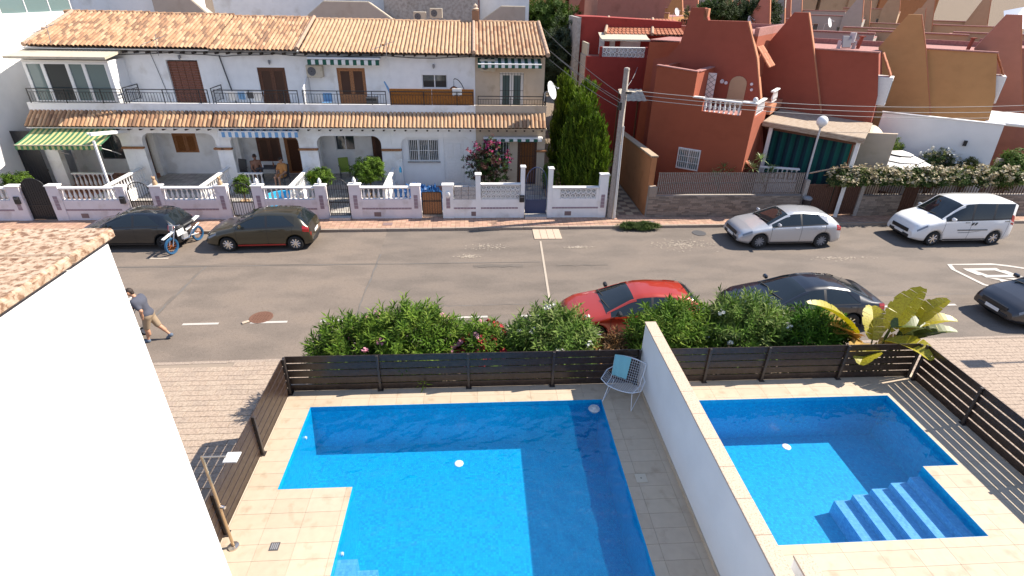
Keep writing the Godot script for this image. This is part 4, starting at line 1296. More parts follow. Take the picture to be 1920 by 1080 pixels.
func iron_gate(label: String, x0: float, x1: float, y0: float, y1: float, arch: float, m: Material, backing: Material, bgap := 0.1) -> void:
	var t := thing("garden_gate", label, "gate", V(0, 0, -23.4), 0.0, "front garden gates of the terrace")
	var c := (x0 + x1) / 2
	var r := (x1 - x0) / 2
	var g := G.new()
	g.span(V(x0, y0, -0.02), V(x0 + 0.04, y1, 0.02)); g.span(V(x1 - 0.04, y0, -0.02), V(x1, y1, 0.02))
	g.span(V(x0 + 0.04, y0, -0.02), V(x1 - 0.04, y0 + 0.04, 0.02)); g.span(V(x0 + 0.04, y0 + 0.62, -0.02), V(x1 - 0.04, y0 + 0.66, 0.02))
	var pts := []
	for k in 13: pts.append(V(c - (r - 0.02) * cos(PI * k / 12.0), y1 + arch * sin(PI * k / 12.0), 0))
	g.tube(pts, 0.02, 6)
	part("frame", g, m, t)
	var n := int((x1 - x0) / bgap)
	for k in range(1, n):
		var x := lerpf(x0, x1, float(k) / n)
		var top := y1 + arch * sqrt(maxf(0, 1 - pow((x - c) / r, 2)))
		g = G.new(); g.box(V(x, (y0 + top) / 2, 0), V(0.016, top - y0, 0.016)); part("bar", g, m, t)
	if backing:
		g = G.new()
		if arch > 0.2 and backing == M.black_metal:
			var poly := [[x0, y0], [x1, y0]]
			for k in 13: poly.append([c + r * cos(PI * k / 12.0), y1 + arch * sin(PI * k / 12.0)])
			g.prism(P2(poly), V(0, 0, -0.012), Vector3.RIGHT, Vector3.UP, V(0, 0, 0.008))
		else: g.span(V(x0 + 0.04, y0 + 0.04, -0.015), V(x1 - 0.04, y0 + (0.62 if backing != M.wood_light else y1 - y0), -0.005))
		part("panel", g, backing, t)

func breeze(parent: Node, x0: float, y0: float, z: float, nx: int, ny: int, s: float) -> void:
	var g := G.new()
	var k := 12
	var h := s / 2
	for side in [0.085, -0.085]:   # square face with a round hole
		for i in k:
			var t0 := TAU * i / k
			var t1 := TAU * (i + 1) / k
			var sq := func(t: float) -> Vector2:
				var q := Vector2(cos(t), sin(t))
				return q * h / maxf(absf(q.x), absf(q.y))
			var a := Vector2(cos(t0), sin(t0)) * h * 0.78
			var b := Vector2(cos(t1), sin(t1)) * h * 0.78
			var c: Vector2 = sq.call(t1)
			var d: Vector2 = sq.call(t0)
			if side > 0: g.quad(V(d.x, d.y, side), V(c.x, c.y, side), V(b.x, b.y, side), V(a.x, a.y, side))
			else: g.quad(V(a.x, a.y, side), V(b.x, b.y, side), V(c.x, c.y, side), V(d.x, d.y, side))
			if side > 0: g.quad(V(a.x, a.y, 0.085), V(b.x, b.y, 0.085), V(b.x, b.y, -0.085), V(a.x, a.y, -0.085))
	for a in [45.0, 135.0]: g.box(Vector3.ZERO, V(s * 0.8, s * 0.1, 0.06), rot(0, 0, a))
	g.cyl(V(0, 0, -0.04), V(0, 0, 0.04), s * 0.14, s * 0.14, 8)
	var m := g.mesh()
	for j in ny:
		for i in nx: part("breeze_block", m, M.white_paint, parent, V(x0 + (i + 0.5) * s, y0 + (j + 0.5) * s, z))

func front_gardens() -> void:
	mat("wall_tile", lin(0.34, 0.27, 0.33), 0.4, {"tex": "stone", "scale": 3.0})
	mat("hatch", lin(0.22, 0.15, 0.14), 0.7)
	mat("tarp", lin(0.012, 0.10, 0.30), 0.5, {"tex": "grain", "scale": 0.6})
	mat("pool_toy", lin(0.05, 0.42, 0.68), 0.4)
	mat("block_grey", lin(0.5, 0.49, 0.48), 0.9, {"tex": "stone", "scale": 0.7})
	mat("clay", lin(0.5, 0.35, 0.22), 0.8, {"tex": "stone", "scale": 3.0})
	mat("blue_iron", lin(0.04, 0.06, 0.13), 0.5)
	mat("green_fabric", lin(0.22, 0.30, 0.05), 0.85)
	var g := G.new()
	# paved ground of the gardens
	for q in [[-25, -18.3, "tile_floor_red"], [-18.3, -12.2, "tile_floor_grey"], [-12.2, -4.2, "tile_floor_grey"], [-4.2, 6.0, "tile_floor_grey"]]:
		g = G.new(); g.span(V(q[0] + 0.002, -0.05, -26.8), V(q[1] - 0.002, 0.32, -23.5)); structure("garden_paving", g, M[q[2]])
	var L: Material = M.lilac_stucco
	garden_wall("lilac-white garden wall stub with a letter box, left of the black arched gate", -24.5, -19.4, [[-19.95, -19.42, 1.62]], [-24.4, -19.97], 1.02, L)
	garden_wall("lilac-white balustraded wall behind the black hatchback", -18.35, -15.15, [[-18.33, -17.85, 1.64], [-15.5, -15.17, 1.6]], [-17.83, -15.52], 1.02, L)
	garden_wall("lilac-white balustraded wall behind the motorcycle, cat figures on its posts", -14.1, -10.88, [[-14.1, -13.62, 1.62], [-11.4, -10.9, 1.62]], [-13.6, -11.42], 1.02, L)
	garden_wall("lilac-white balustraded wall behind the olive hatchback", -9.86, -6.66, [[-9.84, -9.38, 1.62], [-7.15, -6.68, 1.62]], [-9.36, -7.17], 1.02, L)
	garden_wall("lilac-white balustraded wall with pine-cone finial, right of the olive hatchback", -5.7, -2.55, [[-5.68, -5.18, 1.66], [-2.98, -2.57, 1.62]], [-5.16, -3.0], 1.02, L)
	var t := garden_wall("white wall with grey block infill and three rows of pierced blocks", -1.6, 2.08, [[-1.58, -1.1, 1.64], [-0.1, 0.13, 2.12], [1.92, 2.1, 2.45]], [], 1.0, M.white_stucco)
	for j in 3:
		for i in 3:
			g = G.new(); g.bev(V(-1.07 + 0.02 + 0.32 * i + 0.15, 0.88 + 0.1 + j * 0.2, -0.1), V(0.305, 0.19, 0.18), 0.008); part("block", g, M.block_grey, t)
	breeze(t, 0.16, 0.882, -0.1, 8, 3, 0.217)
	g = G.new(); g.bev(V(1.02, 1.57, -0.1), V(1.8, 0.06, 0.24), 0.015); part("top_rail", g, M.white_paint, t)
	g = G.new(); g.ball(V(-1.34, 1.12, 0.04), V(0.12, 0.17, 0.06), 10, 6); part("mask_relief", g, M.white_paint, t)
	t = garden_wall("white wall with two rows of pierced blocks beside the concrete pole", 3.15, 5.9, [[3.16, 3.36, 2.38], [5.5, 5.88, 2.1]], [], 1.03, M.white_stucco)
	breeze(t, 3.72, 0.912, -0.1, 7, 2, 0.235)
	g = G.new(); g.span(V(3.37, 0.91, -0.2), V(3.715, 1.38, -0.01)); g.span(V(5.37, 0.91, -0.2), V(5.498, 1.38, -0.01)); part("wall_end", g, M.white_stucco, t)
	g = G.new(); g.bev(V(4.43, 1.412, -0.1), V(2.12, 0.06, 0.24), 0.015); part("top_rail", g, M.white_paint, t)
	# gates
	iron_gate("solid black arched gate at the left end of the terrace", -19.40, -18.40, 0.14, 1.55, 0.42, M.black_metal, M.black_metal)
	iron_gate("half-open rusty white gate under a black hoop, left of the cat figure", -15.12, -14.14, 0.3, 1.35, 0.45, M.black_metal, M.cream)
	iron_gate("low black and white gate beside the second cat figure", -10.86, -9.88, 0.25, 1.3, 0.45, M.black_metal, M.white_paint)
	iron_gate("tall black arched iron gate with scrolls, right of the olive hatchback", -6.64, -5.72, 0.22, 1.5, 0.45, M.black_metal, null)
	iron_gate("orange wooden gate with black bars and a peacock-blue tarp behind", -2.52, -1.62, 0.26, 1.3, 0.02, M.black_metal, M.wood_light)
	iron_gate("dark blue iron gate under a hoop, before the beige house", 2.14, 3.12, 0.3, 1.7, 0.75, M.blue_iron, M.blue_iron)
	for q in [[-6.64, -5.72], [2.14, 3.12]]:   # doorstep
		g = G.new(); g.span(V(q[0], 0.1, -23.6), V(q[1], 0.24, -23.05)); single("doorstep", g, M.block_grey, "grey doorstep below the %s gate" % ("tall black arched" if q[0] < 0 else "dark blue"), "step")
	# balustrades between the gardens
	var who := ["leftmost awning", "empty arched porch", "people's porch", "lemon tree"]
	var k := 0
	for x in [-16.2, -12.15, -8.3, -4.15]:
		t = thing("garden_balustrade", "white balustrade running back from the street, right of the %s" % who[k], "balustrade", V(x, 0.32, -25.1), 0.0, "balustrades between the gardens")
		k += 1
		g = G.new(); g.span(V(-0.09, 0, -1.62), V(0.09, 0.5, 1.6)); part("base", g, M.white_stucco, t)
		g = G.new(); g.bev(V(0, 1.16, 0), V(0.2, 0.07, 3.2), 0.012); part("top_rail", g, M.white_paint, t)
		var bm := baluster_mesh(0.63)
		for i in 15: part("baluster", bm, M.white_paint, t, V(0, 0.498, -1.5 + i * 0.214))
	t = thing("porch_balustrade", "short white balustrade on the terracotta porch under the green awning", "balustrade", V(-18.5, 0.5, -26.6))
	g = G.new(); g.bev(V(0, 0.72, 0), V(1.9, 0.06, 0.18), 0.012); part("top_rail", g, M.white_paint, t)
	for i in 9: part("baluster", baluster_mesh(0.7), M.white_paint, t, V(-0.85 + i * 0.21, 0, 0))
	t = thing("porch_balustrade", "short white balustrade at the edge of the people's porch", "balustrade", V(-11.1, 0.5, -26.6))
	g = G.new(); g.bev(V(0, 0.72, 0), V(1.2, 0.06, 0.18), 0.012); part("top_rail", g, M.white_paint, t)
	for i in 6: part("baluster", baluster_mesh(0.7), M.white_paint, t, V(-0.5 + i * 0.2, 0, 0))
	# ornaments and letter boxes on the walls
	for q in [[-13.86, "on the wall post beside the motorcycle"], [-11.15, "on the wall post between motorcycle and olive hatchback"]]:
		t = thing("cat_figure", "pale stone cat figure " + q[1], "figurine", V(q[0], 1.63, -23.4), 0.3)
		g = G.new(); g.lathe([[0.10, 0.0], [0.11, 0.06], [0.09, 0.18], [0.055, 0.27], [0.05, 0.29]], Vector3.ZERO, 10); part("body", g, M.clay, t)
		g = G.new(); g.ball(V(0, 0.35, 0.02), V(0.075, 0.075, 0.075), 10, 6); var hd := part("head", g, M.clay, t)
		for s in [-1, 1]: g = G.new(); g.cyl(V(0.045 * s, 0.39, 0.01), V(0.06 * s, 0.47, 0.01), 0.025, 0.002, 5); part("ear", g, M.clay, hd)
		for s in [-1, 1]: g = G.new(); g.cyl(V(0.04 * s, 0, 0.09), V(0.03 * s, 0.16, 0.07), 0.028, 0.022, 6); part("leg", g, M.clay, t)
		g = G.new(); g.tube([V(0.05, 0.03, -0.1), V(0.16, 0.03, -0.06), V(0.18, 0.05, 0.05)], 0.02, 5); part("tail", g, M.clay, t)
	for q in [[-5.43, 1.70, "right of the tall black arched gate"], [-6.92, 1.66, "left of the tall black arched gate"], [-9.6, 1.66, "above the olive hatchback"]]:
		g = G.new(); g.lathe([[0.07, 0], [0.08, 0.03], [0.04, 0.06], [0.09, 0.12], [0.08, 0.2], [0.04, 0.28], [0.0, 0.33]], Vector3.ZERO, 10)
		single("stone_finial", g, M.white_paint, "white pine-cone finial on the wall post " + q[2], "finial", "pine-cone finials", V(q[0], q[1], -23.4))
	for q in [[-19.65, "on the lilac wall left of the black gate"], [-15.33, "on the wall post behind the black hatchback"], [1.98, "on the post left of the blue gate"]]:
		t = thing("letter_box", "black letter box " + q[1], "letter box", V(q[0], 1.05, -23.24))
		g = G.new(); g.bev(V(0, 0, 0), V(0.22, 0.32, 0.11), 0.02); part("box", g, M.black_metal, t)
		g = G.new(); g.box(V(0, 0.09, 0.057), V(0.16, 0.025, 0.006)); part("slot", g, M.mid_grey, t)
	# things standing in the gardens
	tarp_heap("crumpled blue tarpaulin heaped behind the orange gate", V(-3.0, 0.32, -25.0), V(1.25, 0.95, 0.6))
	tarp_heap("smaller mound of the blue cover pressed against the orange gate", V(-2.05, 0.32, -24.2), V(0.5, 1.15, 0.42))
	t = thing("paddling_pool", "small blue rigid paddling pool behind the wall, below the seated people", "paddling pool", V(-9.0, 0.32, -24.3))
	g = G.new(); g.lathe([[0.62, 0], [0.68, 0.5], [0.74, 0.52], [0.74, 0.56], [0.66, 0.55], [0.62, 0.12], [0, 0.1]], Vector3.ZERO, 20); part("tub", g, M.pool_toy, t)
	for q in [[-6.85, -27.9, 200, "green_fabric", "green garden chair standing in the fourth porch"], [-5.6, -28.2, 170, "dark_grey", "dark garden chair at the back of the fourth porch"], [-12.0, -27.6, 160, "dark_grey", "dark chair in the corner of the people's porch"]]:
		garden_chair(q[4], V(q[0], 0.55, q[1]), q[2], M[q[3]])
	t = thing("garden_table", "dark garden table between the two seated people", "table", V(-10.55, 0.55, -27.5))
	g = G.new(); g.bev(V(0, 0.72, 0), V(1.0, 0.04, 0.7), 0.012); part("table_top", g, M.dark_grey, t)
	for q in [[-0.44, -0.3], [0.44, -0.3], [-0.44, 0.3], [0.44, 0.3]]: g = G.new(); g.cyl(V(q[0], 0, q[1]), V(q[0], 0.7, q[1]), 0.02); part("leg", g, M.dark_grey, t)
	for q in [[-0.2, 0.1, "awning_white", "white"], [0.25, -0.1, "wood_light", "amber"]]:
		g = G.new(); g.lathe([[0.035, 0], [0.035, 0.14], [0.015, 0.2], [0.015, 0.24]], Vector3.ZERO, 8); single("bottle", g, M[q[2]], "%s bottle on the dark garden table" % q[3], "bottle", "", V(-10.55 + q[0], 1.292, -27.5 + q[1]))
	t = thing("washing_frame", "folded grey frame and rubbish bags left of the black arched gate", "frame", V(-21.0, 0.32, -25.2))
	g = G.new(); g.tube([V(-0.5, 0, 0), V(0.4, 0.7, -0.2), V(-0.4, 0.7, -0.3), V(0.5, 0, -0.4)], 0.02, 5, true); part("tubes", g, M.light_grey, t)
	g = G.new(); g.bev(V(0.1, 0.25, -0.5), V(0.7, 0.5, 0.4), 0.1, rot(0, 20, 5)); part("bag", g, M.dark_grey, t)
	t = thing("garden_hose_stand", "white shower stand with a blue bottle in the walled-up porch's garden", "stand", V(-3.85, 0.32, -26.2))
	g = G.new(); g.tube([V(0, 0, 0), V(0, 1.6, 0), V(0.12, 1.75, 0.05), V(0.22, 1.7, 0.1)], 0.018, 6); part("pipe", g, M.white_plastic, t)
	g = G.new(); g.lathe([[0.06, 0], [0.06, 0.2], [0.02, 0.26], [0.02, 0.3]], V(0.1, 1.1, 0.1), 8); part("bottle", g, M.pool_toy, t)
	# black tall side gate and dark passage at the left end
	t = thing("side_gate", "tall black boarded gate between the white building and the terrace", "gate", V(-21.0, 0.32, -26.6))
	for i in 8: g = G.new(); g.span(V(-0.5 + i * 0.125, 0, -0.03), V(-0.38 + i * 0.125, 2.9, 0.0)); part("board", g, M.black_metal, t)
	g = G.new(); g.span(V(-0.5, 1.0, -0.06), V(0.5, 1.1, -0.031)); part("rail", g, M.black_metal, t)

func garden_chair(label: String, at: Vector3, turn: float, m: Material) -> void:
	var t := thing("garden_chair", label, "chair", at, deg_to_rad(turn))
	var g := G.new(); g.bev(V(0, 0.43, 0), V(0.5, 0.05, 0.48), 0.015); part("seat", g, m, t)
	g = G.new(); g.bev(V(0, 0.74, 0.25), V(0.5, 0.6, 0.05), 0.02, rot(10, 0, 0)); part("backrest", g, m, t)
	for q in [[-0.23, -0.2, 0.62], [0.23, -0.2, 0.62], [-0.23, 0.22, 0.42], [0.23, 0.22, 0.42]]: g = G.new(); g.cyl(V(q[0], 0, q[1]), V(q[0], q[2], q[1]), 0.018); part("leg", g, M.dark_grey, t)
	for s in [-1, 1]: g = G.new(); g.bev(V(0.25 * s, 0.64, 0.02), V(0.05, 0.03, 0.5), 0.01); part("armrest", g, M.dark_grey, t)

func tarp_heap(label: String, at: Vector3, s: Vector3) -> void:
	var g := G.new()
	var f := FastNoiseLite.new(); f.frequency = 1.6; f.fractal_octaves = 4
	var n := 26
	var h := func(i: int, j: int) -> Vector3:
		var u := 2.0 * i / n - 1
		var v := 2.0 * j / n - 1
		var r := minf(1.0, Vector2(u, v).length())
		var y := sqrt(maxf(0.0, 1 - r * r)) * (0.75 + 0.5 * f.get_noise_2d(u * 2 + at.x, v * 2)) + 0.10 * absf(f.get_noise_2d(u * 7, v * 7 + at.x))
		return V(u * s.x, maxf(0.01, y) * s.y, v * s.z)
	for i in n:
		for j in n: g.quad(h.call(i, j + 1), h.call(i + 1, j + 1), h.call(i + 1, j), h.call(i, j))
	single("tarpaulin", g, M.tarp, label, "tarpaulin", "", at)

# ---------------------------------------------------------------- alley, pole, walls on the right
func slab_poly(parent: Node, called: String, poly: Array, z: float, depth: float, m: Material) -> MeshInstance3D:
	var g := G.new()
	g.prism(P2(poly), V(0, 0, z), Vector3.RIGHT, Vector3.UP, V(0, 0, -depth))
	return part(called, g, m, parent)

func stone_cladding(x0: float, x1: float, y0: float, y1: float, z: float) -> G:
	var g := G.new()
	var y := y0
	while y < y1 - 0.01:
		var h := minf(rr(0.05, 0.11), y1 - y)
		var x := x0
		while x < x1 - 0.01:
			var w := minf(rr(0.16, 0.5), x1 - x)
			g.col = Color(1, 1, 1) * rr(0.55, 1.1)
			g.box(V(x + w / 2, y + h / 2, z + rr(0.0, 0.02)), V(w - 0.008, h - 0.006, 0.05))
			x += w
		y += h
	g.colored = true
	return g

func alley() -> void:
	mat("cladding", lin(0.36, 0.30, 0.25), 0.9, {"tex": "stone", "scale": 1.5, "vc": true})
	mat("orange_wall", lin(0.44, 0.185, 0.075), 0.92, {"tex": "mottle", "scale": 0.4, "detail": "stain", "dscale": 0.2})
	mat("concrete", lin(0.40, 0.37, 0.34), 0.93, {"tex": "stone", "scale": 1.0})
	mat("brown_iron", lin(0.12, 0.055, 0.035), 0.6, {"tex": "wood", "scale": 0.7})
	mat("picket", lin(0.30, 0.27, 0.26), 0.65, {"tex": "wood", "scale": 0.8})
	mat("path_dark", lin(0.22, 0.15, 0.11), 0.8, {"tex": "stone", "scale": 1.5})
	mat("path_pale", lin(0.48, 0.37, 0.26), 0.8, {"tex": "stone", "scale": 1.5})
	var g := G.new()
	g.span(V(6.0, -0.05, -36), V(7.75, 0.11, -23.55))
	var pth := structure("alley_path", g, M.mortar)
	g = G.new(); g.bev(Vector3.ZERO, V(0.345, 0.03, 0.345), 0.004)
	var pm := g.mesh()
	for j in 30:
		for i in 4: part("path_tile", pm, M.path_dark if (i + j) % 2 else M.path_pale, pth, V(6.45 + i * 0.35, 0.115, -23.75 - j * 0.35))
	g = G.new(); g.span(V(5.9, 0.0, -36), V(6.02, 0.9, -23.55)); single("alley_kerb_wall", g, M.concrete, "low grey wall between the alley and the tall conifers", "wall")
	var t := thing("alley_wall", "orange rendered wall with pale coping running back along the alley", "wall", V(7.9, 0.1, -23.5))
	g = G.new(); g.prism(P2([[0, 0], [0, 2.75], [-6.6, 2.45], [-6.6, 0]]), V(-0.12, 0, 0), V(0, 0, 1), Vector3.UP, V(0.24, 0, 0)); part("wall", g, M.orange_wall, t)
	for k in 8:
		g = G.new(); g.bev(V(0, 2.80 - 0.0455 * (0.82 * k + 0.41), -0.82 * k - 0.41), V(0.34, 0.07, 0.815), 0.01, rot(2.6, 0, 0) * rot(-5.2, 0, 0)); part("coping_stone", g, M.path_pale, t)
	# concrete pole with brackets and wires
	t = thing("utility_pole", "tall square concrete pole with cables at the alley mouth", "pole", V(6.12, 0.1, -23.22))
	g = G.new()
	g.cyl(V(0, 0, 0), V(0, 6.42, 0), 0.17, 0.115, 4); part("shaft", g, M.concrete, t)
	g = G.new(); g.lathe([[0.13, 6.42], [0.11, 6.5], [0.0, 6.53]], Vector3.ZERO, 8); part("cap", g, M.concrete, t)
	g = G.new(); g.cyl(V(0.16, 0.05, 0.13), V(0.11, 4.2, 0.09), 0.035, 0.035, 8); g.cyl(V(0.1, 0.05, 0.17), V(0.05, 3.4, 0.12), 0.03, 0.03, 8); part("conduit", g, M.light_grey, t)
	g = G.new(); g.box(V(-0.12, 5.0, 0), V(0.12, 0.3, 0.14)); part("bracket", g, M.black_metal, t)
	g = G.new(); g.box(V(0.14, 5.55, 0.05), V(0.3, 0.07, 0.1)); part("bracket", g, M.black_metal, t)
	var k := 0
	var ends := [["to the end of the terrace roof, highest", V(6.1, 5.5, -23.2), V(3.2, 7.9, -31.5)], ["to the end of the terrace roof, second", V(6.08, 5.3, -23.2), V(3.0, 7.2, -29.5)], ["to the terrace gable, third", V(6.08, 5.2, -23.2), V(3.4, 6.9, -29.0)], ["to the terrace gable, lowest", V(6.06, 5.0, -23.2), V(3.4, 6.5, -28.2)],
		["over the red houses to the right edge, upper", V(6.2, 5.75, -23.2), V(30.0, 5.2, -25.0)], ["over the red houses to the right edge, middle", V(6.2, 5.6, -23.2), V(30.0, 4.9, -25.0)], ["over the red houses to the right edge, lower", V(6.2, 5.45, -23.2), V(30.0, 4.6, -25.0)], ["to the far dark red house", V(6.12, 5.8, -23.25), V(9.2, 5.6, -32.6)]]
	for q in ends:
		var pts := []
		for i in 15:
			var f := i / 14.0
			pts.append(q[1].lerp(q[2], f) - V(0, 4 * f * (1 - f) * 0.02 * q[1].distance_to(q[2]), 0))
		g = G.new(); g.tube(pts, 0.012, 5)
		single("overhead_wire", g, M.dark_grey if k < 4 else M.mid_grey, "overhead wire from the concrete pole " + q[0], "wire", "overhead wires")
		k += 1
	# stone clad front wall with a grey picket screen
	t = thing("stone_front_wall", "stone-clad low wall with grey picket screen before the red house", "wall", V(0, 0.12, -23.3))
	g = G.new(); g.span(V(7.8, -0.1, -0.25), V(15.1, 1.02, -0.03)); part("core", g, M.concrete, t)
	stuff(part("stone_strips", stone_cladding(7.82, 15.08, 0.0, 1.02, -0.02), M.cladding, t))
	g = G.new(); g.bev(V(7.98, 1.2, -0.12), V(0.36, 0.5, 0.3), 0.03); part("end_post", g, M.cladding, t)
	g = G.new(); g.box(V(11.6, 1.12, -0.1), V(6.9, 0.05, 0.03)); g.box(V(11.6, 2.06, -0.1), V(6.9, 0.05, 0.03)); g.box(V(11.6, 1.6, -0.1), V(6.9, 0.05, 0.03)); part("screen_rails", g, M.black_metal, t)
	g = G.new(); g.box(V(0, 0, 0), V(0.055, 1.0, 0.02)); var pk := g.mesh()
	for i in 76: part("picket", pk, M.picket, t, V(8.2 + i * 0.09, 1.58, -0.07))
	# brown double gate
	t = thing("driveway_gate", "rust-brown double iron gate behind the silver hatchback", "gate", V(0, 0.12, -23.3))
	for s in [[15.3, 16.55], [16.6, 17.85]]:
		g = G.new(); g.span(V(s[0], 0.08, -0.06), V(s[1], 1.5, -0.03)); var lf := part("leaf", g, M.brown_iron, t)
		g = G.new(); for i in 12: g.box(V(lerpf(s[0] + 0.06, s[1] - 0.06, i / 11.0), 0.85, -0.015), V(0.03, 1.3, 0.02))
		part("ribs", g, M.brown_iron, lf)
		g = G.new(); g.box(V((s[0] + s[1]) / 2, 1.52, -0.045), V(s[1] - s[0], 0.06, 0.06)); g.box(V((s[0] + s[1]) / 2, 0.12, -0.02), V(s[1] - s[0], 0.06, 0.05)); part("rail", g, M.brown_iron, lf)
	for x in [15.2, 17.95]: g = G.new(); g.span(V(x - 0.09, -0.05, -0.2), V(x + 0.09, 1.75, 0.02)); part("post", g, M.concrete, t)
	g = G.new(); g.tube(range(9).map(func(i): return V(15.2 + i * 0.31, 2.05 + 0.3 * sin(PI * i / 14.0), -0.1)), 0.035, 6); part("arched_top_bar", g, M.verge, t)
	t = thing("stone_front_wall", "stone-clad wall panel below the ivy, between two brown gates", "wall", V(0, 0.12, -23.3))
	g = G.new(); g.span(V(18.05, -0.1, -0.25), V(20.0, 1.0, -0.03)); part("core", g, M.concrete, t)
	stuff(part("stone_strips", stone_cladding(18.05, 20.0, 0.0, 1.0, -0.02), M.cladding, t))
	g = G.new(); for i in 16: g.box(V(18.1 + i * 0.12, 1.4, -0.12), V(0.025, 0.8, 0.025))
	part("iron_screen", g, M.brown_iron, t)
	t = thing("pedestrian_gate", "narrow brown iron gate below the ivy, left of the white van", "gate", V(0, 0.12, -23.3))
	g = G.new(); g.span(V(20.05, 0.05, -0.06), V(20.75, 1.6, -0.03)); part("leaf", g, M.brown_iron, t)
	for i in 6: g = G.new(); g.box(V(20.1 + i * 0.12, 0.85, -0.015), V(0.02, 1.5, 0.02)); part("bar", g, M.brown_iron, t)
	t = thing("stone_front_wall", "stone-clad wall with iron screen behind the white van", "wall", V(0, 0.12, -23.3))
	g = G.new(); g.span(V(20.8, -0.1, -0.25), V(29.5, 1.0, -0.03)); part("core", g, M.concrete, t)
	stuff(part("stone_strips", stone_cladding(20.8, 29.5, 0.0, 1.0, -0.02), M.cladding, t))
	g = G.new(); for i in 60: g.box(V(20.9 + i * 0.14, 1.4, -0.12), V(0.025, 0.8, 0.025))
	part("iron_screen", g, M.brown_iron, t)
	# street lamps
	t = thing("street_lamp", "street lamp with white globe and pale slanting post before the pergola", "lamp", V(15.35, 0.12, -23.75))
	g = G.new(); g.cyl(V(0, 0, 0), V(0, 0.9, 0), 0.09, 0.075, 10); part("base", g, M.black_metal, t)
	g = G.new(); g.cyl(V(0, 0.9, 0), V(-0.02, 4.1, 0), 0.055, 0.04, 10); part("post", g, M.light_grey, t)
	g = G.new(); g.lathe([[0.06, -0.24], [0.1, -0.2], [0.06, -0.16]], V(-0.02, 4.25, 0), 10); part("collar", g, M.light_grey, t)
	g = G.new(); g.ball(V(-0.02, 4.3, 0), V(0.24, 0.24, 0.24), 16, 10); part("globe", g, M.white_plastic, t)
	t = thing("street_lamp", "street lamp with round white globe in the alley behind the conifers", "lamp", V(6.9, 0.12, -34.0))
	g = G.new(); g.cyl(V(0, 0, 0), V(0, 5.0, 0), 0.05, 0.04, 8); part("post", g, M.light_grey, t)
	g = G.new(); g.ball(V(0, 5.2, 0), V(0.24, 0.24, 0.24), 14, 8); part("globe", g, M.white_plastic, t)
	t = thing("litter_bin", "black litter bin fixed to the lamp post behind the silver hatchback", "bin", V(15.28, 0.5, -23.12))
	g = G.new(); g.lathe([[0.15, 0], [0.19, 0.5], [0.2, 0.52], [0.17, 0.5]], Vector3.ZERO, 12); part("bucket", g, M.black_metal, t)
	g = G.new(); g.lathe([[0.2, 0.52], [0.2, 0.6], [0.1, 0.66], [0, 0.67]], Vector3.ZERO, 12); part("lid", g, M.mid_grey, t)

# ---------------------------------------------------------------- red, ochre and rose houses
const ROW := -0.6632   # the turn of the coloured houses, 38 degrees

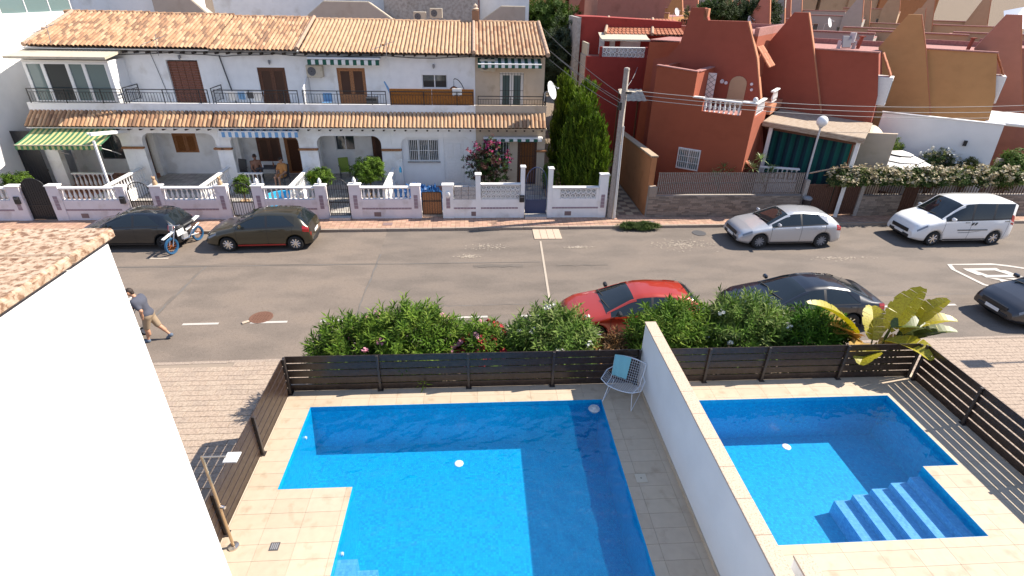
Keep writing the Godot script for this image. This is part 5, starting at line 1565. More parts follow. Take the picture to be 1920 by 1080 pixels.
func red_houses() -> void:
	mat("red_wall", lin(0.33, 0.082, 0.038), 0.93, {"tex": "mottle", "scale": 0.3, "bump": "bump", "bdepth": 0.4, "detail": "stain", "dscale": 0.15})
	mat("brick_wall", lin(0.315, 0.076, 0.045), 0.93, {"tex": "mottle", "scale": 0.3, "bump": "bump", "bdepth": 0.4, "detail": "stain", "dscale": 0.12})
	mat("crimson_wall", lin(0.31, 0.04, 0.03), 0.93, {"tex": "mottle", "scale": 0.3, "detail": "stain", "dscale": 0.15})
	mat("ochre_wall", lin(0.50, 0.265, 0.108), 0.93, {"tex": "mottle", "scale": 0.3, "bump": "bump", "bdepth": 0.4, "detail": "stain", "dscale": 0.12})
	mat("rose_wall", lin(0.44, 0.19, 0.13), 0.93, {"tex": "mottle", "scale": 0.3, "bump": "bump", "bdepth": 0.4, "detail": "stain", "dscale": 0.12})
	mat("tan_wall", lin(0.46, 0.31, 0.19), 0.93, {"tex": "mottle", "scale": 0.3, "detail": "stain", "dscale": 0.12})
	mat("grey_wall", lin(0.42, 0.37, 0.32), 0.93, {"tex": "mottle", "scale": 0.3, "detail": "stain", "dscale": 0.1})
	mat("roof_pink", lin(0.40, 0.195, 0.175), 0.9, {"tex": "stone", "scale": 0.5})
	mat("red_tile", lin(0.44, 0.17, 0.095), 0.85, {"tex": "tilehue", "scale": 1.2})
	mat("red_tile_b", lin(0.50, 0.22, 0.13), 0.85, {"tex": "tilehue", "scale": 1.2})
	mat("sunlit_orange", lin(0.46, 0.19, 0.10), 0.9, {"tex": "mottle", "scale": 0.4})  # sunlit wall tone held in the colour, for wall edges facing the sun
	mat("curtain_green", lin(0.005, 0.10, 0.09), 0.9)
	mat("curtain_dark", lin(0.004, 0.03, 0.05), 0.9)
	mat("pergola_roof", lin(0.46, 0.40, 0.33), 0.85, {"tex": "wood", "scale": Vector3(0.2, 1, 1.5)})
	var g := G.new()
	# the houses on this side stand turned to the street
	# ---- the near red house
	var t := thing("red_house", "large terracotta-red house with white balustraded balcony and tapering chimney wall", "house", V(8.55, 0, -27.0), ROW)
	slab_poly(t, "front_wall", [[0, 0], [4.78, 0], [4.78, 5.06], [4.2, 5.06], [4.2, 4.5], [2.43, 4.5], [2.43, 5.05], [1.95, 5.08], [1.95, 6.16], [0, 6.28]], 0.0, 0.22, M.red_wall)
	g = G.new(); g.span(V(0.002, 0, -2.6), V(0.2, 6.24, -0.222)); part("side_wall", g, M.red_wall, t)
	g = G.new(); g.span(V(4.57, 0, -2.6), V(4.778, 4.45, -0.222)); part("side_wall", g, M.red_wall, t)
	g = G.new(); g.span(V(1.74, 4.3, -2.6), V(1.948, 6.14, -0.222)); part("parapet_wall", g, M.red_wall, t)
	g = G.new(); g.span(V(0.205, 5.3, -2.6), V(1.735, 5.45, -0.222)); part("upper_terrace_floor", g, M.roof_pink, t)
	g = G.new(); g.span(V(0.205, 4.1, -2.6), V(4.565, 4.4, -0.222)); part("balcony_floor", g, M.roof_pink, t)
	slab_poly(t, "tower_wall", [[-1.2, 0], [5.1, 0], [5.0, 2.5], [4.39, 4.82], [3.81, 6.68], [3.08, 8.22], [1.26, 8.2], [1.01, 8.73], [0.36, 8.72], [0.19, 7.76], [0.05, 7.1], [-0.45, 6.5], [-1.2, 6.3]], -2.6, 0.35, M.brick_wall)
	g = G.new(); g.span(V(0.6, 0, -9.5), V(3.6, 7.6, -2.952)); part("main_block", g, M.red_wall, t)
	g = G.new(); g.span(V(0.6, 7.602, -9.5), V(3.6, 7.64, -2.952)); part("flat_roof", g, M.roof_pink, t)
	g = G.new(); g.span(V(3.4, 7.641, -9.5), V(3.6, 7.95, -2.96)); g.span(V(0.6, 7.641, -9.5), V(3.398, 7.9, -9.3)); part("roof_parapet", g, M.roof_pink, t)
	for q in [[3.08, 8.22, 3.81, 6.68], [3.81, 6.68, 4.39, 4.82]]:
		var d := Vector2(q[2] - q[0], q[3] - q[1])
		g = G.new(); g.bev(V((q[0] + q[2]) / 2 + 0.02, (q[1] + q[3]) / 2, -2.775), V(d.length(), 0.05, 0.37), 0.01, rot(0, 0, rad_to_deg(d.angle()))); part("sunlit_edge", g, M.sunlit_orange, t)  # strip over the wall's thickness, its sunlight put into the paler colour
	g = G.new(); g.bev(V(1.09, 8.45, -2.78), V(0.2, 0.5, 0.36), 0.02); part("chimney", g, M.sunlit_orange, t)
	# balcony
	g = G.new(); g.bev(V(3.31, 5.05, -0.11), V(1.80, 0.08, 0.2), 0.015); part("balcony_rail", g, M.white_paint, t)
	var bm := baluster_mesh(0.52)
	for k in 8: part("baluster", bm, M.white_paint, t, V(2.55 + k * 0.217, 4.5, -0.11))
	g = G.new(); g.bev(V(4.49, 5.09, -0.1), V(0.66, 0.06, 0.3), 0.015); part("ledge", g, M.white_paint, t)
	g = G.new(); g.bev(V(2.2, 5.09, -0.05), V(0.5, 0.06, 0.3), 0.015); part("ledge", g, M.white_paint, t)
	g = G.new(); g.bev(V(0.97, 6.25, -0.11), V(2.0, 0.05, 0.3), 0.012, rot(0, 0, -3.9)); part("parapet_cap", g, M.roof_pink, t)
	g = G.new(); g.bev(V(1.85, 6.17, -1.45), V(0.28, 0.05, 2.3), 0.012); part("parapet_cap", g, M.roof_pink, t)
	var ap := [[2.83, 4.41], [3.63, 4.41]]
	for k in 9: ap.append([3.23 + 0.4 * cos(PI * k / 8.0), 5.5 + 0.36 * sin(PI * k / 8.0)])
	slab_poly(t, "arched_door", ap, -2.56, 0.035, M.tan_wall)
	g = G.new(); g.span(V(1.96, 4.41, -1.84), V(2.34, 5.98, -1.8)); part("lattice_door", g, M.white_paint, t)
	g = G.new()
	for k in 6: g.box(V(2.15, 4.65 + k * 0.23, -1.785), V(0.5, 0.02, 0.012), rot(0, 0, 38)); g.box(V(2.15, 4.65 + k * 0.23, -1.783), V(0.5, 0.02, 0.012), rot(0, 0, -38))
	part("lattice", g, M.mid_grey, t)
	for q in [[2.45, 5.55, 0.10], [2.65, 5.5, 0.08], [3.85, 5.55, 0.07], [3.9, 5.3, 0.07]]: g = G.new(); g.cyl(V(q[0], q[1], -2.59), V(q[0], q[1], -2.55), q[2], q[2] * 0.9, 12); part("wall_plate", g, M.lilac_stucco, t)
	var wu := window_unit(t, "grille_window", 1.67, 2.76, 1.7, 2.72, 0.0, M.white_paint, 2, M.glass_pale)
	bars(wu, 1.7, 2.73, 1.72, 2.7, 0.07, 11, 4, M.white_paint)
	for q in [[4.67, 4.46, -1.3, 1.9], [4.8, 4.7, -3.6, 1.3]]:
		g = G.new(); g.bev(V(q[0], q[1] + 0.56, q[2]), V(0.18, 0.07, q[3]), 0.012); part("balcony_rail", g, M.white_paint, t)
		for k in int(q[3] / 0.22): part("baluster", bm, M.white_paint, t, V(q[0], q[1] + 0.02, q[2] - q[3] / 2 + 0.12 + k * 0.22))
	g = G.new(); g.ball(V(4.67, 5.22, -0.12), V(0.11, 0.13, 0.11), 10, 6); part("ball_finial", g, M.white_paint, t)
	g = G.new(); g.span(V(3.602, 4.2, -5.6), V(4.9, 4.6, -2.96)); part("side_balcony", g, M.sunlit_orange, t)
	# tiled skirt over a side window, small one over the side door
	for i in 3:
		for j in 3: g = G.new(); g.bev(V(3.75 + 0.24 * j, 7.0 - 0.28 * j, -3.3 - 0.42 * i), V(0.42, 0.07, 0.40), 0.02, rot(0, 0, -48)); part("skirt_tile", g, M.red_tile if (i + j) % 2 else M.red_tile_b, t)
	for j in 3: g = G.new(); g.bev(V(4.95, 2.3 - 0.1 * j, -0.5 - 0.3 * j), V(0.5, 0.06, 0.3), 0.02, rot(0, 0, -35)); part("skirt_tile", g, M.red_tile, t)
	# ---- left rear block and the crimson house beyond
	t = thing("red_house", "plain red-brown house block with flat pink roof, behind the near red house", "house", V(8.55, 0, -27.0), ROW)
	slab_poly(t, "front_wall", [[-2.25, 0], [-0.43, 0], [-0.43, 7.08], [-2.1, 7.0]], -4.0, 3.0, M.red_wall)
	g = G.new(); g.span(V(-2.1, 7.08, -7.0), V(-0.43, 7.13, -4.0)); part("flat_roof", g, M.roof_pink, t)
	for k in 5: g = G.new(); g.box(V(-1.6 + k * 0.22, 5.65, -3.96), V(0.1, 0.3, 0.06), rot(0, 0, 12)); part("vent_slot", g, M.louvre_shade, t)
	g = G.new(); g.span(V(-1.6, 3.0, -3.99), V(-1.54, 5.2, -3.93)); g.span(V(-1.6, 5.2, -3.99), V(-0.6, 5.3, -3.93)); part("white_frame", g, M.white_paint, t)
	t = thing("crimson_house", "dark crimson house with tiled roof, white awning and pierced balcony wall", "house")
	slab_poly(t, "front_wall", [[6.3, 0], [9.95, 0], [9.95, 6.05], [6.3, 6.1]], -33.0, 0.3, M.crimson_wall)
	g = G.new(); g.span(V(6.3, 0, -36.5), V(6.55, 6.1, -33.3)); part("side_wall", g, M.grey_render, t)
	g = G.new(); g.span(V(6.56, 5.75, -35.2), V(12.2, 6.0, -33.3)); part("balcony_floor", g, M.roof_pink, t)
	slab_poly(t, "back_wall", [[6.2, 0], [12.3, 0], [12.3, 7.85], [7.0, 8.05], [6.2, 8.05]], -35.2, 2.6, M.crimson_wall)
	g = G.new(); g.span(V(5.95, 0, -38.2), V(6.19, 8.0, -35.0)); part("gable_wall", g, M.grey_render, t)
	g = G.new(); g.quad(V(7.55, 7.18, -34.3), V(12.3, 7.12, -34.3), V(12.3, 7.86, -36.6), V(8.2, 7.92, -36.6)); part("roof_deck", g, M.roof_under, t)
	for j in 7:
		for i in 20:
			var f := (j + 0.5) / 7.0
			var x0 := lerpf(7.55, 8.2, f)
			g = G.new(); g.bev(V(lerpf(x0, 12.3, (i + 0.5) / 20.0), lerpf(7.16, 7.90, f) + 0.04, lerpf(-34.3, -36.6, f)), V(0.205, 0.045, 0.38), 0.018, rot(14, 0, 0)); part("roof_tile", g, M.red_tile if rng.randf() < 0.5 else M.red_tile_b, t)
	g = G.new(); g.cyl(V(7.5, 7.26, -34.2), V(8.15, 8.0, -36.6), 0.09); g.cyl(V(10.3, 7.22, -34.25), V(10.9, 7.95, -36.6), 0.09); part("hip_cap", g, M.verge, t)
	g = G.new(); g.bev(V(8.42, 6.56, -33.12), V(2.5, 0.06, 0.18), 0.012); part("balcony_rail", g, M.white_paint, t)
	breeze(t, 7.18, 6.06, -33.12, 10, 2, 0.245)
	for x in [7.1, 9.72]: g = G.new(); g.span(V(x - 0.07, 6.05, -33.2), V(x + 0.07, 6.6, -33.0)); part("balcony_post", g, M.crimson_wall, t)
	g = G.new(); g.span(V(6.35, 6.1, -35.1), V(6.45, 6.75, -33.3)); part("side_parapet", g, M.cream, t)
	g = G.new(); g.span(V(7.4, 6.05, -35.18), V(9.9, 7.1, -35.1)); part("shaded_wall", g, M.white_stucco, t)
	for x in [7.7, 8.35]: g = G.new(); g.span(V(x, 6.05, -35.09), V(x + 0.3, 6.95, -35.03)); part("door", g, M.crimson_wall, t)
	t = thing("balcony_awning", "cream awning over the balcony of the crimson house", "awning")
	awning_cloth(t, 7.15, 9.95, Vector2(7.26, -34.5), Vector2(6.98, -33.3), 0.10, 0.7, M.cream, M.cream)
	t = thing("lean_to_roof", "small corrugated yellowish lean-to roof beside the concrete pole", "roof")
	g = G.new()
	for k in 9: g.quad(V(7.6 + k * 0.14, 4.35 + (0.03 if k % 2 else 0.0), -28.9), V(7.74 + k * 0.14, 4.35 + (0.0 if k % 2 else 0.03), -28.9), V(7.74 + k * 0.14, 4.75 + (0.0 if k % 2 else 0.03), -30.2), V(7.6 + k * 0.14, 4.75 + (0.03 if k % 2 else 0.0), -30.2))
	part("sheet", g, M.cream, t)
	g = G.new(); g.span(V(7.62, 0, -30.15), V(7.7, 4.7, -30.05)); g.span(V(8.7, 0, -30.15), V(8.78, 4.7, -30.05)); part("prop", g, M.wood_dark, t)
	# ---- houses with fins
	fin_house("brick-red house with a tall tapering fin wall above the white pergola", M.brick_wall, V(16.78, 0, -28.32), [[-2.4, 0], [1.5, 0], [1.11, 4.08], [0.17, 6.59], [-0.63, 8.6], [-1.24, 8.6], [-2.11, 7.18], [-2.4, 6.7]], [[-0.1, 0], [3.4, 0], [3.4, 3.7], [3.3, 5.1], [2.79, 7.02], [-0.1, 7.0]])
	fin_house("ochre house with a tapering fin wall above the blue-white garden wall", M.ochre_wall, V(23.4, 0, -29.27), [[-1.5, 0], [1.5, 0], [1.18, 3.84], [-0.01, 6.94], [-0.73, 8.58], [-1.27, 8.58], [-2.13, 6.95], [-1.58, 5.66]], [[-0.1, 0], [3.7, 0], [3.7, 3.7], [3.55, 5.0], [2.92, 6.98], [-0.1, 7.0]])
	fin_house("rose-brown house with fin wall at the right edge of the picture", M.rose_wall, V(29.4, 0, -30.1), [[-1.3, 0], [1.6, 0], [1.2, 3.84], [0.0, 6.94], [-0.6, 8.64], [-1.2, 8.64], [-2.0, 6.92], [-1.3, 5.0]], [[-0.1, 0], [3.7, 0], [3.7, 3.7], [3.55, 5.0], [2.92, 6.98], [-0.1, 7.0]])
	for q in [[16.78, -28.32, "brick-red"], [23.4, -29.27, "ochre"]]:
		t = thing("bay_window", "small tiled bay with pale blind on the sunny side of the %s house" % q[2], "bay window", V(q[0], 4.7, q[1]), ROW)
		g = G.new(); g.bev(V(3.35, 0.6, -0.75), V(0.7, 1.3, 0.9), 0.02); part("box", g, M.white_paint, t)
		g = G.new(); g.bev(V(3.71, 0.6, -0.75), V(0.02, 1.0, 0.7), 0.005); part("blind", g, M.glass_pale, t)
		for k in 3:
			for i in 2: g = G.new(); g.bev(V(3.05 + 0.2 * k, 2.1 - k * 0.32, -0.5 - 0.44 * i), V(0.40, 0.07, 0.42), 0.02, rot(0, 0, -60)); part("skirt_tile", g, M.red_tile if (k + i) % 2 else M.red_tile_b, t)
	# white pergola with green striped curtain
	t = thing("pergola", "white-roofed pergola with timber posts in front of the brick-red house", "pergola", V(13.72, 0, -25.5), ROW)
	for k in 13:
		g = G.new(); g.bev(V(2.0, 3.93 + 0.002 * k, -0.15 - 0.3 * k), V(4.3, 0.07, 0.296), 0.012, rot(0, 0, -2.6)); part("roof_board", g, M.pergola_roof, t)
	g = G.new(); g.bev(V(2.0, 3.84, 0.03), V(4.32, 0.22, 0.05), 0.012, rot(0, 0, -2.6)); part("fascia", g, M.pergola_roof, t)
	for x in [0.25, 3.95]: g = G.new(); g.span(V(x - 0.08, 0.1, -0.25), V(x + 0.08, 3.78, -0.09)); part("post", g, M.white_paint, t)
	g = G.new(); g.box(V(2.0, 3.62, -0.45), V(4.1, 0.16, 0.12), rot(0, 0, -2.6)); part("beam", g, M.wood_dark, t)
	t = thing("curtain", "dark green striped outdoor curtain hanging under the white pergola", "curtain", V(13.72, 0, -25.5), ROW)
	for k in 36:
		g = G.new()
		var a := 0.1 + k * 0.1
		g.quad(V(a, 0.5, -1.0 + 0.05 * sin(k * 1.57)), V(a + 0.1, 0.5, -1.0 + 0.05 * sin((k + 1) * 1.57)), V(a + 0.1, 3.5, -1.0 + 0.05 * sin((k + 1) * 1.57)), V(a, 3.5, -1.0 + 0.05 * sin(k * 1.57)))
		part("stripe", g, M.curtain_green if (k / 2) % 2 else M.curtain_dark, t)
	t = thing("garden_balustrade", "white balustrade in front of the green curtain", "balustrade", V(14.3, 0.9, -24.5), ROW * 0.4)
	g = G.new(); g.bev(V(0, 1.2, 0), V(1.9, 0.08, 0.16), 0.012); part("top_rail", g, M.white_paint, t)
	g = G.new(); g.span(V(-0.95, -0.85, -0.1), V(0.95, 0.64, 0.1)); part("base", g, M.white_stucco, t)
	for k in 9: part("baluster", baluster_mesh(0.54), M.white_paint, t, V(-0.84 + k * 0.21, 0.63, 0))
	# blue-white wall and side wall before the ochre house
	t = thing("white_garden_wall", "broad white wall in shade below the ochre house", "wall", V(21.23, 0, -28.0), ROW)
	g = G.new(); g.prism(P2([[0, 0], [5.2, 0], [5.0, 4.07], [0, 4.0]]), Vector3.ZERO, Vector3.RIGHT, Vector3.UP, V(0, 0, -0.2)); part("wall", g, M.white_clean, t)
	g = G.new(); g.bev(V(2.5, 4.06, -0.1), V(5.1, 0.06, 0.26), 0.012); part("cap", g, M.white_paint, t)
	g = G.new(); g.span(V(3.75, 2.9, 0.002), V(3.9, 3.15, 0.12)); part("lamp_bracket", g, M.black_metal, t)
	t = thing("side_garden_wall", "pale stone-grey side wall right of the pergola", "wall", V(13.72, 0, -25.5), ROW)
	g = G.new(); g.prism(P2([[3.7, 0], [5.3, 0], [5.3, 3.75], [3.7, 3.6]]), V(0, 0, -2.6), Vector3.RIGHT, Vector3.UP, V(0, 0, -0.2)); part("wall", g, M.beige_stucco, t)
	t = thing("door_canopy", "small curved cream canopy at the corner of the white wall", "canopy", V(20.1, 2.9, -27.0), ROW)
	for k in 5: g = G.new(); g.quad(V(0.0 + k * 0.16, 0.42 - 0.025 * k * k, 0.4), V(0.16 + k * 0.16, 0.42 - 0.025 * (k + 1) * (k + 1), 0.4), V(0.16 + k * 0.16, 0.62 - 0.025 * (k + 1) * (k + 1), -0.6), V(0.0 + k * 0.16, 0.62 - 0.025 * k * k, -0.6)); part("slat", g, M.cream, t)
	t = thing("parasol", "open white garden parasol with slit vents behind the ivy hedge", "parasol", V(20.9, 0.1, -25.4))
	g = G.new(); g.cyl(V(0, 0, 0), V(0, 2.25, 0), 0.025); part("pole", g, M.light_grey, t)
	for k in 8:
		var a0 := TAU * k / 8 + 0.2
		var a1 := TAU * (k + 1) / 8 + 0.2
		for lv in [[0.0, 0.55, 2.62, 2.46], [0.58, 1.05, 2.40, 2.24], [1.08, 1.5, 2.2, 2.04]]:
			g = G.new(); g.quad(V(cos(a0) * lv[1], lv[3], -sin(a0) * lv[1]), V(cos(a1) * lv[1], lv[3], -sin(a1) * lv[1]), V(cos(a1) * lv[0], lv[2], -sin(a1) * lv[0]), V(cos(a0) * lv[0], lv[2], -sin(a0) * lv[0])); part("panel", g, M.awning_white, t)
		g = G.new(); g.quad(V(cos(a0) * 1.5, 1.94, -sin(a0) * 1.5), V(cos(a1) * 1.5, 1.94, -sin(a1) * 1.5), V(cos(a1) * 1.5, 2.04, -sin(a1) * 1.5), V(cos(a0) * 1.5, 2.04, -sin(a0) * 1.5)); part("valance", g, M.awning_white, t)
	t = thing("side_canopy", "white sloping canopy roof at the right edge below the rose house", "canopy", V(27.2, 3.4, -27.4), ROW)
	g = G.new(); g.bev(V(1.5, 0.5, 0), V(4.2, 0.14, 2.0), 0.03, rot(8, 0, 0)); part("roof", g, M.white_paint, t)
	g = G.new(); g.span(V(-0.3, -3.4, 0.4), V(-0.15, 0.5, 0.55)); part("post", g, M.white_paint, t)
	g = G.new(); g.span(V(25.8, 0, -25.2), V(34, 2.4, -25.0)); single("brown_garden_wall", g, M.grey_wall, "brown-grey wall at the right edge behind the ivy", "wall")
	# air conditioners and roof clutter
	t = thing("water_heater", "grey roof-top water tank panel on the brick-red house", "water heater", V(20.1, 6.82, -31.0))
	g = G.new(); g.bev(V(0, 0.35, 0), V(0.5, 0.6, 0.1), 0.02, rot(-20, 0, 0)); part("panel", g, M.mid_grey, t)
	g = G.new(); g.cyl(V(0.4, 0.3, -0.2), V(0.4, 0.8, -0.2), 0.16); part("tank", g, M.light_grey, t)
	g = G.new(); g.span(V(-0.3, 0, -0.3), V(-0.26, 0.4, 0.0)); g.span(V(0.55, 0, -0.3), V(0.59, 0.4, 0)); part("stand", g, M.light_grey, t)
	air_unit("grey air conditioner on the back wall above the ochre house's pink roof", V(29.8, 6.85, -36.2), ROW)
	for q in [[21.0, "brick-red"], [27.4, "ochre"]]:
		g = G.new(); g.bev(V(0, 0.3, 0), V(0.14, 0.6, 0.14), 0.01, rot(0, 0, -8)); g.bev(V(0.05, 0.62, 0), V(0.26, 0.05, 0.26), 0.01)
		single("roof_vent", g, M.brick_wall, "small square vent stack on the %s house's roof" % q[1], "vent", "", V(q[0], 6.82, -31.2))

func fin_house(label: String, m: Material, at: Vector3, fin: Array, wall: Array) -> void:
	var t := thing("fin_house", label, "house", at, ROW, "houses with fin walls in the front row")
	slab_poly(t, "fin_wall", fin, 0.3, 0.4, m)
	slab_poly(t, "front_wall", wall, 0.0, 0.25, m)
	var x1: float = wall[-2][0]
	var g := G.new(); g.prism(P2([[-1.4, 0], [3.35, 0], [3.35, 3.7], [3.2, 5.1], [2.74, 6.78], [-1.4, 6.78]]), V(0, 0, -0.252), Vector3.RIGHT, Vector3.UP, V(0, 0, -7.5)); part("main_block", g, m, t)
	g = G.new(); g.span(V(-1.4, 6.782, -7.7), V(x1 - 0.06, 6.82, -0.252)); part("flat_roof", g, M.roof_pink, t)
	g = G.new(); g.bev(V(x1 / 2, 7.02, -0.12), V(x1 + 0.1, 0.07, 0.34), 0.015); part("wall_cap", g, M.roof_pink, t)
	g = G.new(); g.span(V(-1.4, 6.821, -7.75), V(x1, 7.1, -7.6)); part("roof_parapet", g, M.roof_pink, t)
	var f0: Array = fin[4]
	for q in [fin[3], fin[2]]:
		var d := Vector2(q[0] - f0[0], q[1] - f0[1])
		g = G.new(); g.bev(V((f0[0] + q[0]) / 2 + 0.02, (f0[1] + q[1]) / 2, 0.1), V(d.length(), 0.05, 0.42), 0.01, rot(0, 0, rad_to_deg(d.angle()))); part("sunlit_fin_edge", g, M.sunlit_orange, t)  # added strip along the fin's edge, coloured as if sunlit
		f0 = q

# ---------------------------------------------------------------- behind the first rows
func background() -> void:
	var g := G.new()
	# white building beside the terrace, roof terrace with glass
	var t := thing("white_building", "tall plain white building left of the terrace with glass parapet", "building")
	g = G.new(); g.span(V(-34, -0.05, -34), V(-21.55, 7.95, -24.0)); part("wall", g, M.white_clean, t)
	for k in 6:
		g = G.new(); g.span(V(-21.68, 7.951, -33.9 + k * 1.65), V(-21.64, 9.0, -32.35 + k * 1.65)); part("glass_panel", g, M.glass_pale, t)
		g = G.new(); g.span(V(-21.72, 7.951, -33.95 + k * 1.65), V(-21.6, 9.02, -33.9 + k * 1.65)); part("parapet_post", g, M.white_plastic, t)
	for k in 8:
		g = G.new(); g.span(V(-34 + k * 1.55, 7.951, -33.9), V(-32.5 + k * 1.55, 9.0, -33.86)); part("glass_panel", g, M.glass_pale, t)
	# backs of the next street
	var list := [["white_house", "blue-white house back, nearest the tall white building", -29.0, -22.3, 10.2, -39.0, "white_stucco"], ["white_house", "bright white house block behind the left end of the roof", -22.0, -19.0, 10.4, -38.2, "white_clean"],
		["white_house", "long pale house back behind the middle of the tiled roof", -16.9, -6.0, 10.4, -40.5, "white_stucco"], ["white_house", "weather-stained grey-white house back behind the fifth house", -5.8, 0.2, 10.2, -39.2, "grey_render"], ["white_house", "pale house back behind the chimney", 0.3, 3.6, 10.0, -40.8, "white_stucco"]]
	for q in list:
		t = thing(q[0], q[1], "house", Vector3.ZERO, 0.0, "house backs behind the terrace")
		var hl := []
		if q[2] < -10 and q[2] > -18: hl = [[-13.5, -12.5, 6.5, 7.6]]
		g = G.new(); wall_holes(g, q[2], q[3], 0.0, q[4], q[5], 0.25, hl); part("wall", g, M[q[6]], t)
		g = G.new(); g.span(V(q[2], 0, q[5] - 6), V(q[3], q[4] - 0.3, q[5] - 0.252)); part("block", g, M[q[6]], t)
		g = G.new(); g.bev(V((q[2] + q[3]) / 2, q[4] + 0.03, q[5] - 0.1), V(q[3] - q[2] + 0.06, 0.08, 0.4), 0.02); part("wall_cap", g, M.roof_pink, t)
	for q in [["left of the long pale back", [[-19.2, 0], [-15.9, 0], [-15.9, 7.5], [-17.4, 8.9], [-19.2, 8.9]]], ["behind the party wall of the tiled roof", [[-10.5, 0], [-4.9, 0], [-4.9, 7.45], [-6.5, 8.52], [-9.16, 8.52], [-10.5, 7.55]]], ["right of the chimney", [[0.2, 0], [3.1, 0], [3.1, 8.42], [1.6, 8.42], [0.2, 7.5]]]]:
		t = thing("gable_block", "grey-beige gable block " + q[0], "building", Vector3.ZERO, 0.0, "gables behind the tiled roof")
		slab_poly(t, "gable", q[1], -37.6, 0.9, M.grey_wall)
		g = G.new()
		var p: Array = q[1]
		for k in range(2, p.size() - 1):
			g.cyl(V(p[k][0], p[k][1] + 0.02, -37.7), V(p[k + 1][0], p[k + 1][1] + 0.02, -37.7), 0.05, 0.05, 6)
		part("coping", g, M.cream, t)
	air_unit("white air conditioner behind the ridge, left of the chimney", V(-3.4, 7.55, -37.3), 0)
	air_unit("second white air conditioner behind the ridge beside the chimney", V(-2.4, 7.75, -37.3), 0)
	# rows of fin houses further off
	var cols := ["rose_wall", "tan_wall", "ochre_wall", "grey_wall", "orange_wall", "rose_wall", "tan_wall", "brick_wall"]
	var names := {"rose_wall": "rose", "tan_wall": "tan", "ochre_wall": "ochre", "grey_wall": "grey-beige", "orange_wall": "orange", "brick_wall": "brick-red"}
	var where := ["second", "third", "fourth", "fifth", "last"]
	var nth := ["first", "second", "third", "fourth", "fifth", "sixth", "seventh", "eighth", "ninth", "tenth"]
	var zz := [-38.6, -47.0, -57.0, -68.0, -84.0]
	for r in 5:
		var z: float = zz[r]
		var w := 6.1 if r < 4 else 9.0
		var n := 4 if r == 0 else (6 if r < 4 else 9)
		var x0: float = 14.0 if r == 0 else [0, 11.5, 13.0, 12.0, -14.0][r]
		for i in n:
			var c: String = cols[(i * 3 + r * 5) % 8]
			var x: float = x0 + i * w
			var top: float = 7.35 if r == 0 else [0, 7.2, 7.5, 8.0, 11.5][r] + 0.3 * ((i * 7 + r) % 3 - 1)
			t = thing("row_house", "%s house, %s from the left in the %s row behind the fin houses" % [names[c], nth[i], where[r]], "house", V(x, 0, z), 0.0 if r == 4 else ROW, "houses in the rows behind")
			g = G.new(); wall_holes(g, 0, w - 0.55, 0, top, 0, 0.25, [[1.0, 2.0, top - 1.9, top - 0.7], [3.6, 4.3, top - 1.9, top - 0.9]]); part("front_wall", g, M[c], t)
			g = G.new(); g.span(V(0.02, 0, -6.0), V(w - 0.57, top - 0.3, -0.252)); part("block", g, M[c], t)
			g = G.new(); g.span(V(0.02, top - 0.298, -6.0), V(w - 0.57, top - 0.26, -0.252)); part("flat_roof", g, M.roof_pink, t)
			g = G.new(); g.bev(V(w / 2 - 0.25, top + 0.03, -0.12), V(w - 0.56, 0.08, 0.36), 0.015); part("wall_cap", g, M.roof_pink, t)
			for h in [[1.0, 2.0, top - 1.9, top - 0.7], [3.6, 4.3, top - 1.9, top - 0.9]]: window_unit(t, "window", h[0], h[1], h[2], h[3], -0.2, M.white_plastic, 2, M.glass_dark)
			if r > 0:
				var m: float = 1.5 + 0.4 * (i % 3)
				var fx := 4.9 if i % 2 else 0.5
				g = G.new(); g.prism(P2([[fx - 1.0, 0.0], [fx + 0.9, 0.0], [fx + 0.7, top - 0.4], [fx + 0.25, top + m], [fx - 0.2, top + m], [fx - 1.0, top]]), V(0, 0, 0.32), Vector3.RIGHT, Vector3.UP, V(0, 0, -0.3)); var f := part("fin_wall", g, M[c], t)
				g = G.new(); g.bev(V(fx + 0.48, top + m / 2 - 0.2, 0.17), V(0.05, m + 0.5, 0.34), 0.01, rot(0, 0, 12)); part("sunlit_fin_edge", g, M.sunlit_orange, f)  # fin's sunlit edge painted in as a lighter strip
	# roof clutter
	for q in [[27.0, 7.1, -44.5, 0.35, "on the roof above the ochre fin"], [20.5, 7.1, -44.0, 0.4, "on the roof above the brick-red fin"], [15.5, 7.6, -46.0, 0.3, "far behind the near red chimney"]]:
		dish("white satellite dish " + q[4], V(q[0], q[1] + 0.5, q[2]), q[3], 40)
	t = thing("shade_sail", "dark blue shade sail on a far roof terrace at the upper right", "awning", V(42.0, 7.2, -45.5))
	g = G.new(); g.quad(V(0, 0, 0.5), V(1.6, 0.2, 0.5), V(2.6, 1.7, -1.5), V(1.0, 1.4, -1.5)); part("cloth", g, M.tarp, t)
	for q in [[0, 0.5], [1.6, 0.5]]: g = G.new(); g.cyl(V(q[0], -0.4, q[1]), V(q[0], 0.3, q[1]), 0.04); part("pole", g, M.white_plastic, t)
	g = G.new(); g.span(V(8.3, 0, -46), V(13.0, 9.4, -41.0)); single("ruined_wall_block", g, M.red_block if M.has("red_block") else M.rose_wall, "rough reddish block behind the crimson house's roof", "building")
	g = G.new()   # low hill that closes the view
	g.quad(V(-160, 0, -95), V(220, 0, -95), V(220, 16, -150), V(-160, 16, -150))
	g.quad(V(-160, 16, -150), V(220, 16, -150), V(220, 20, -220), V(-160, 20, -220))
	structure("far_hill", g, M.earth)

# ---------------------------------------------------------------- vehicles
func curve(pts: Array, s: float) -> float:
	for i in pts.size() - 1:
		if s <= pts[i + 1][0]:
			var t: float = clampf((s - pts[i][0]) / maxf(1e-5, pts[i + 1][0] - pts[i][0]), 0, 1)
			return lerpf(pts[i][1], pts[i + 1][1], t)
	return pts[-1][1]

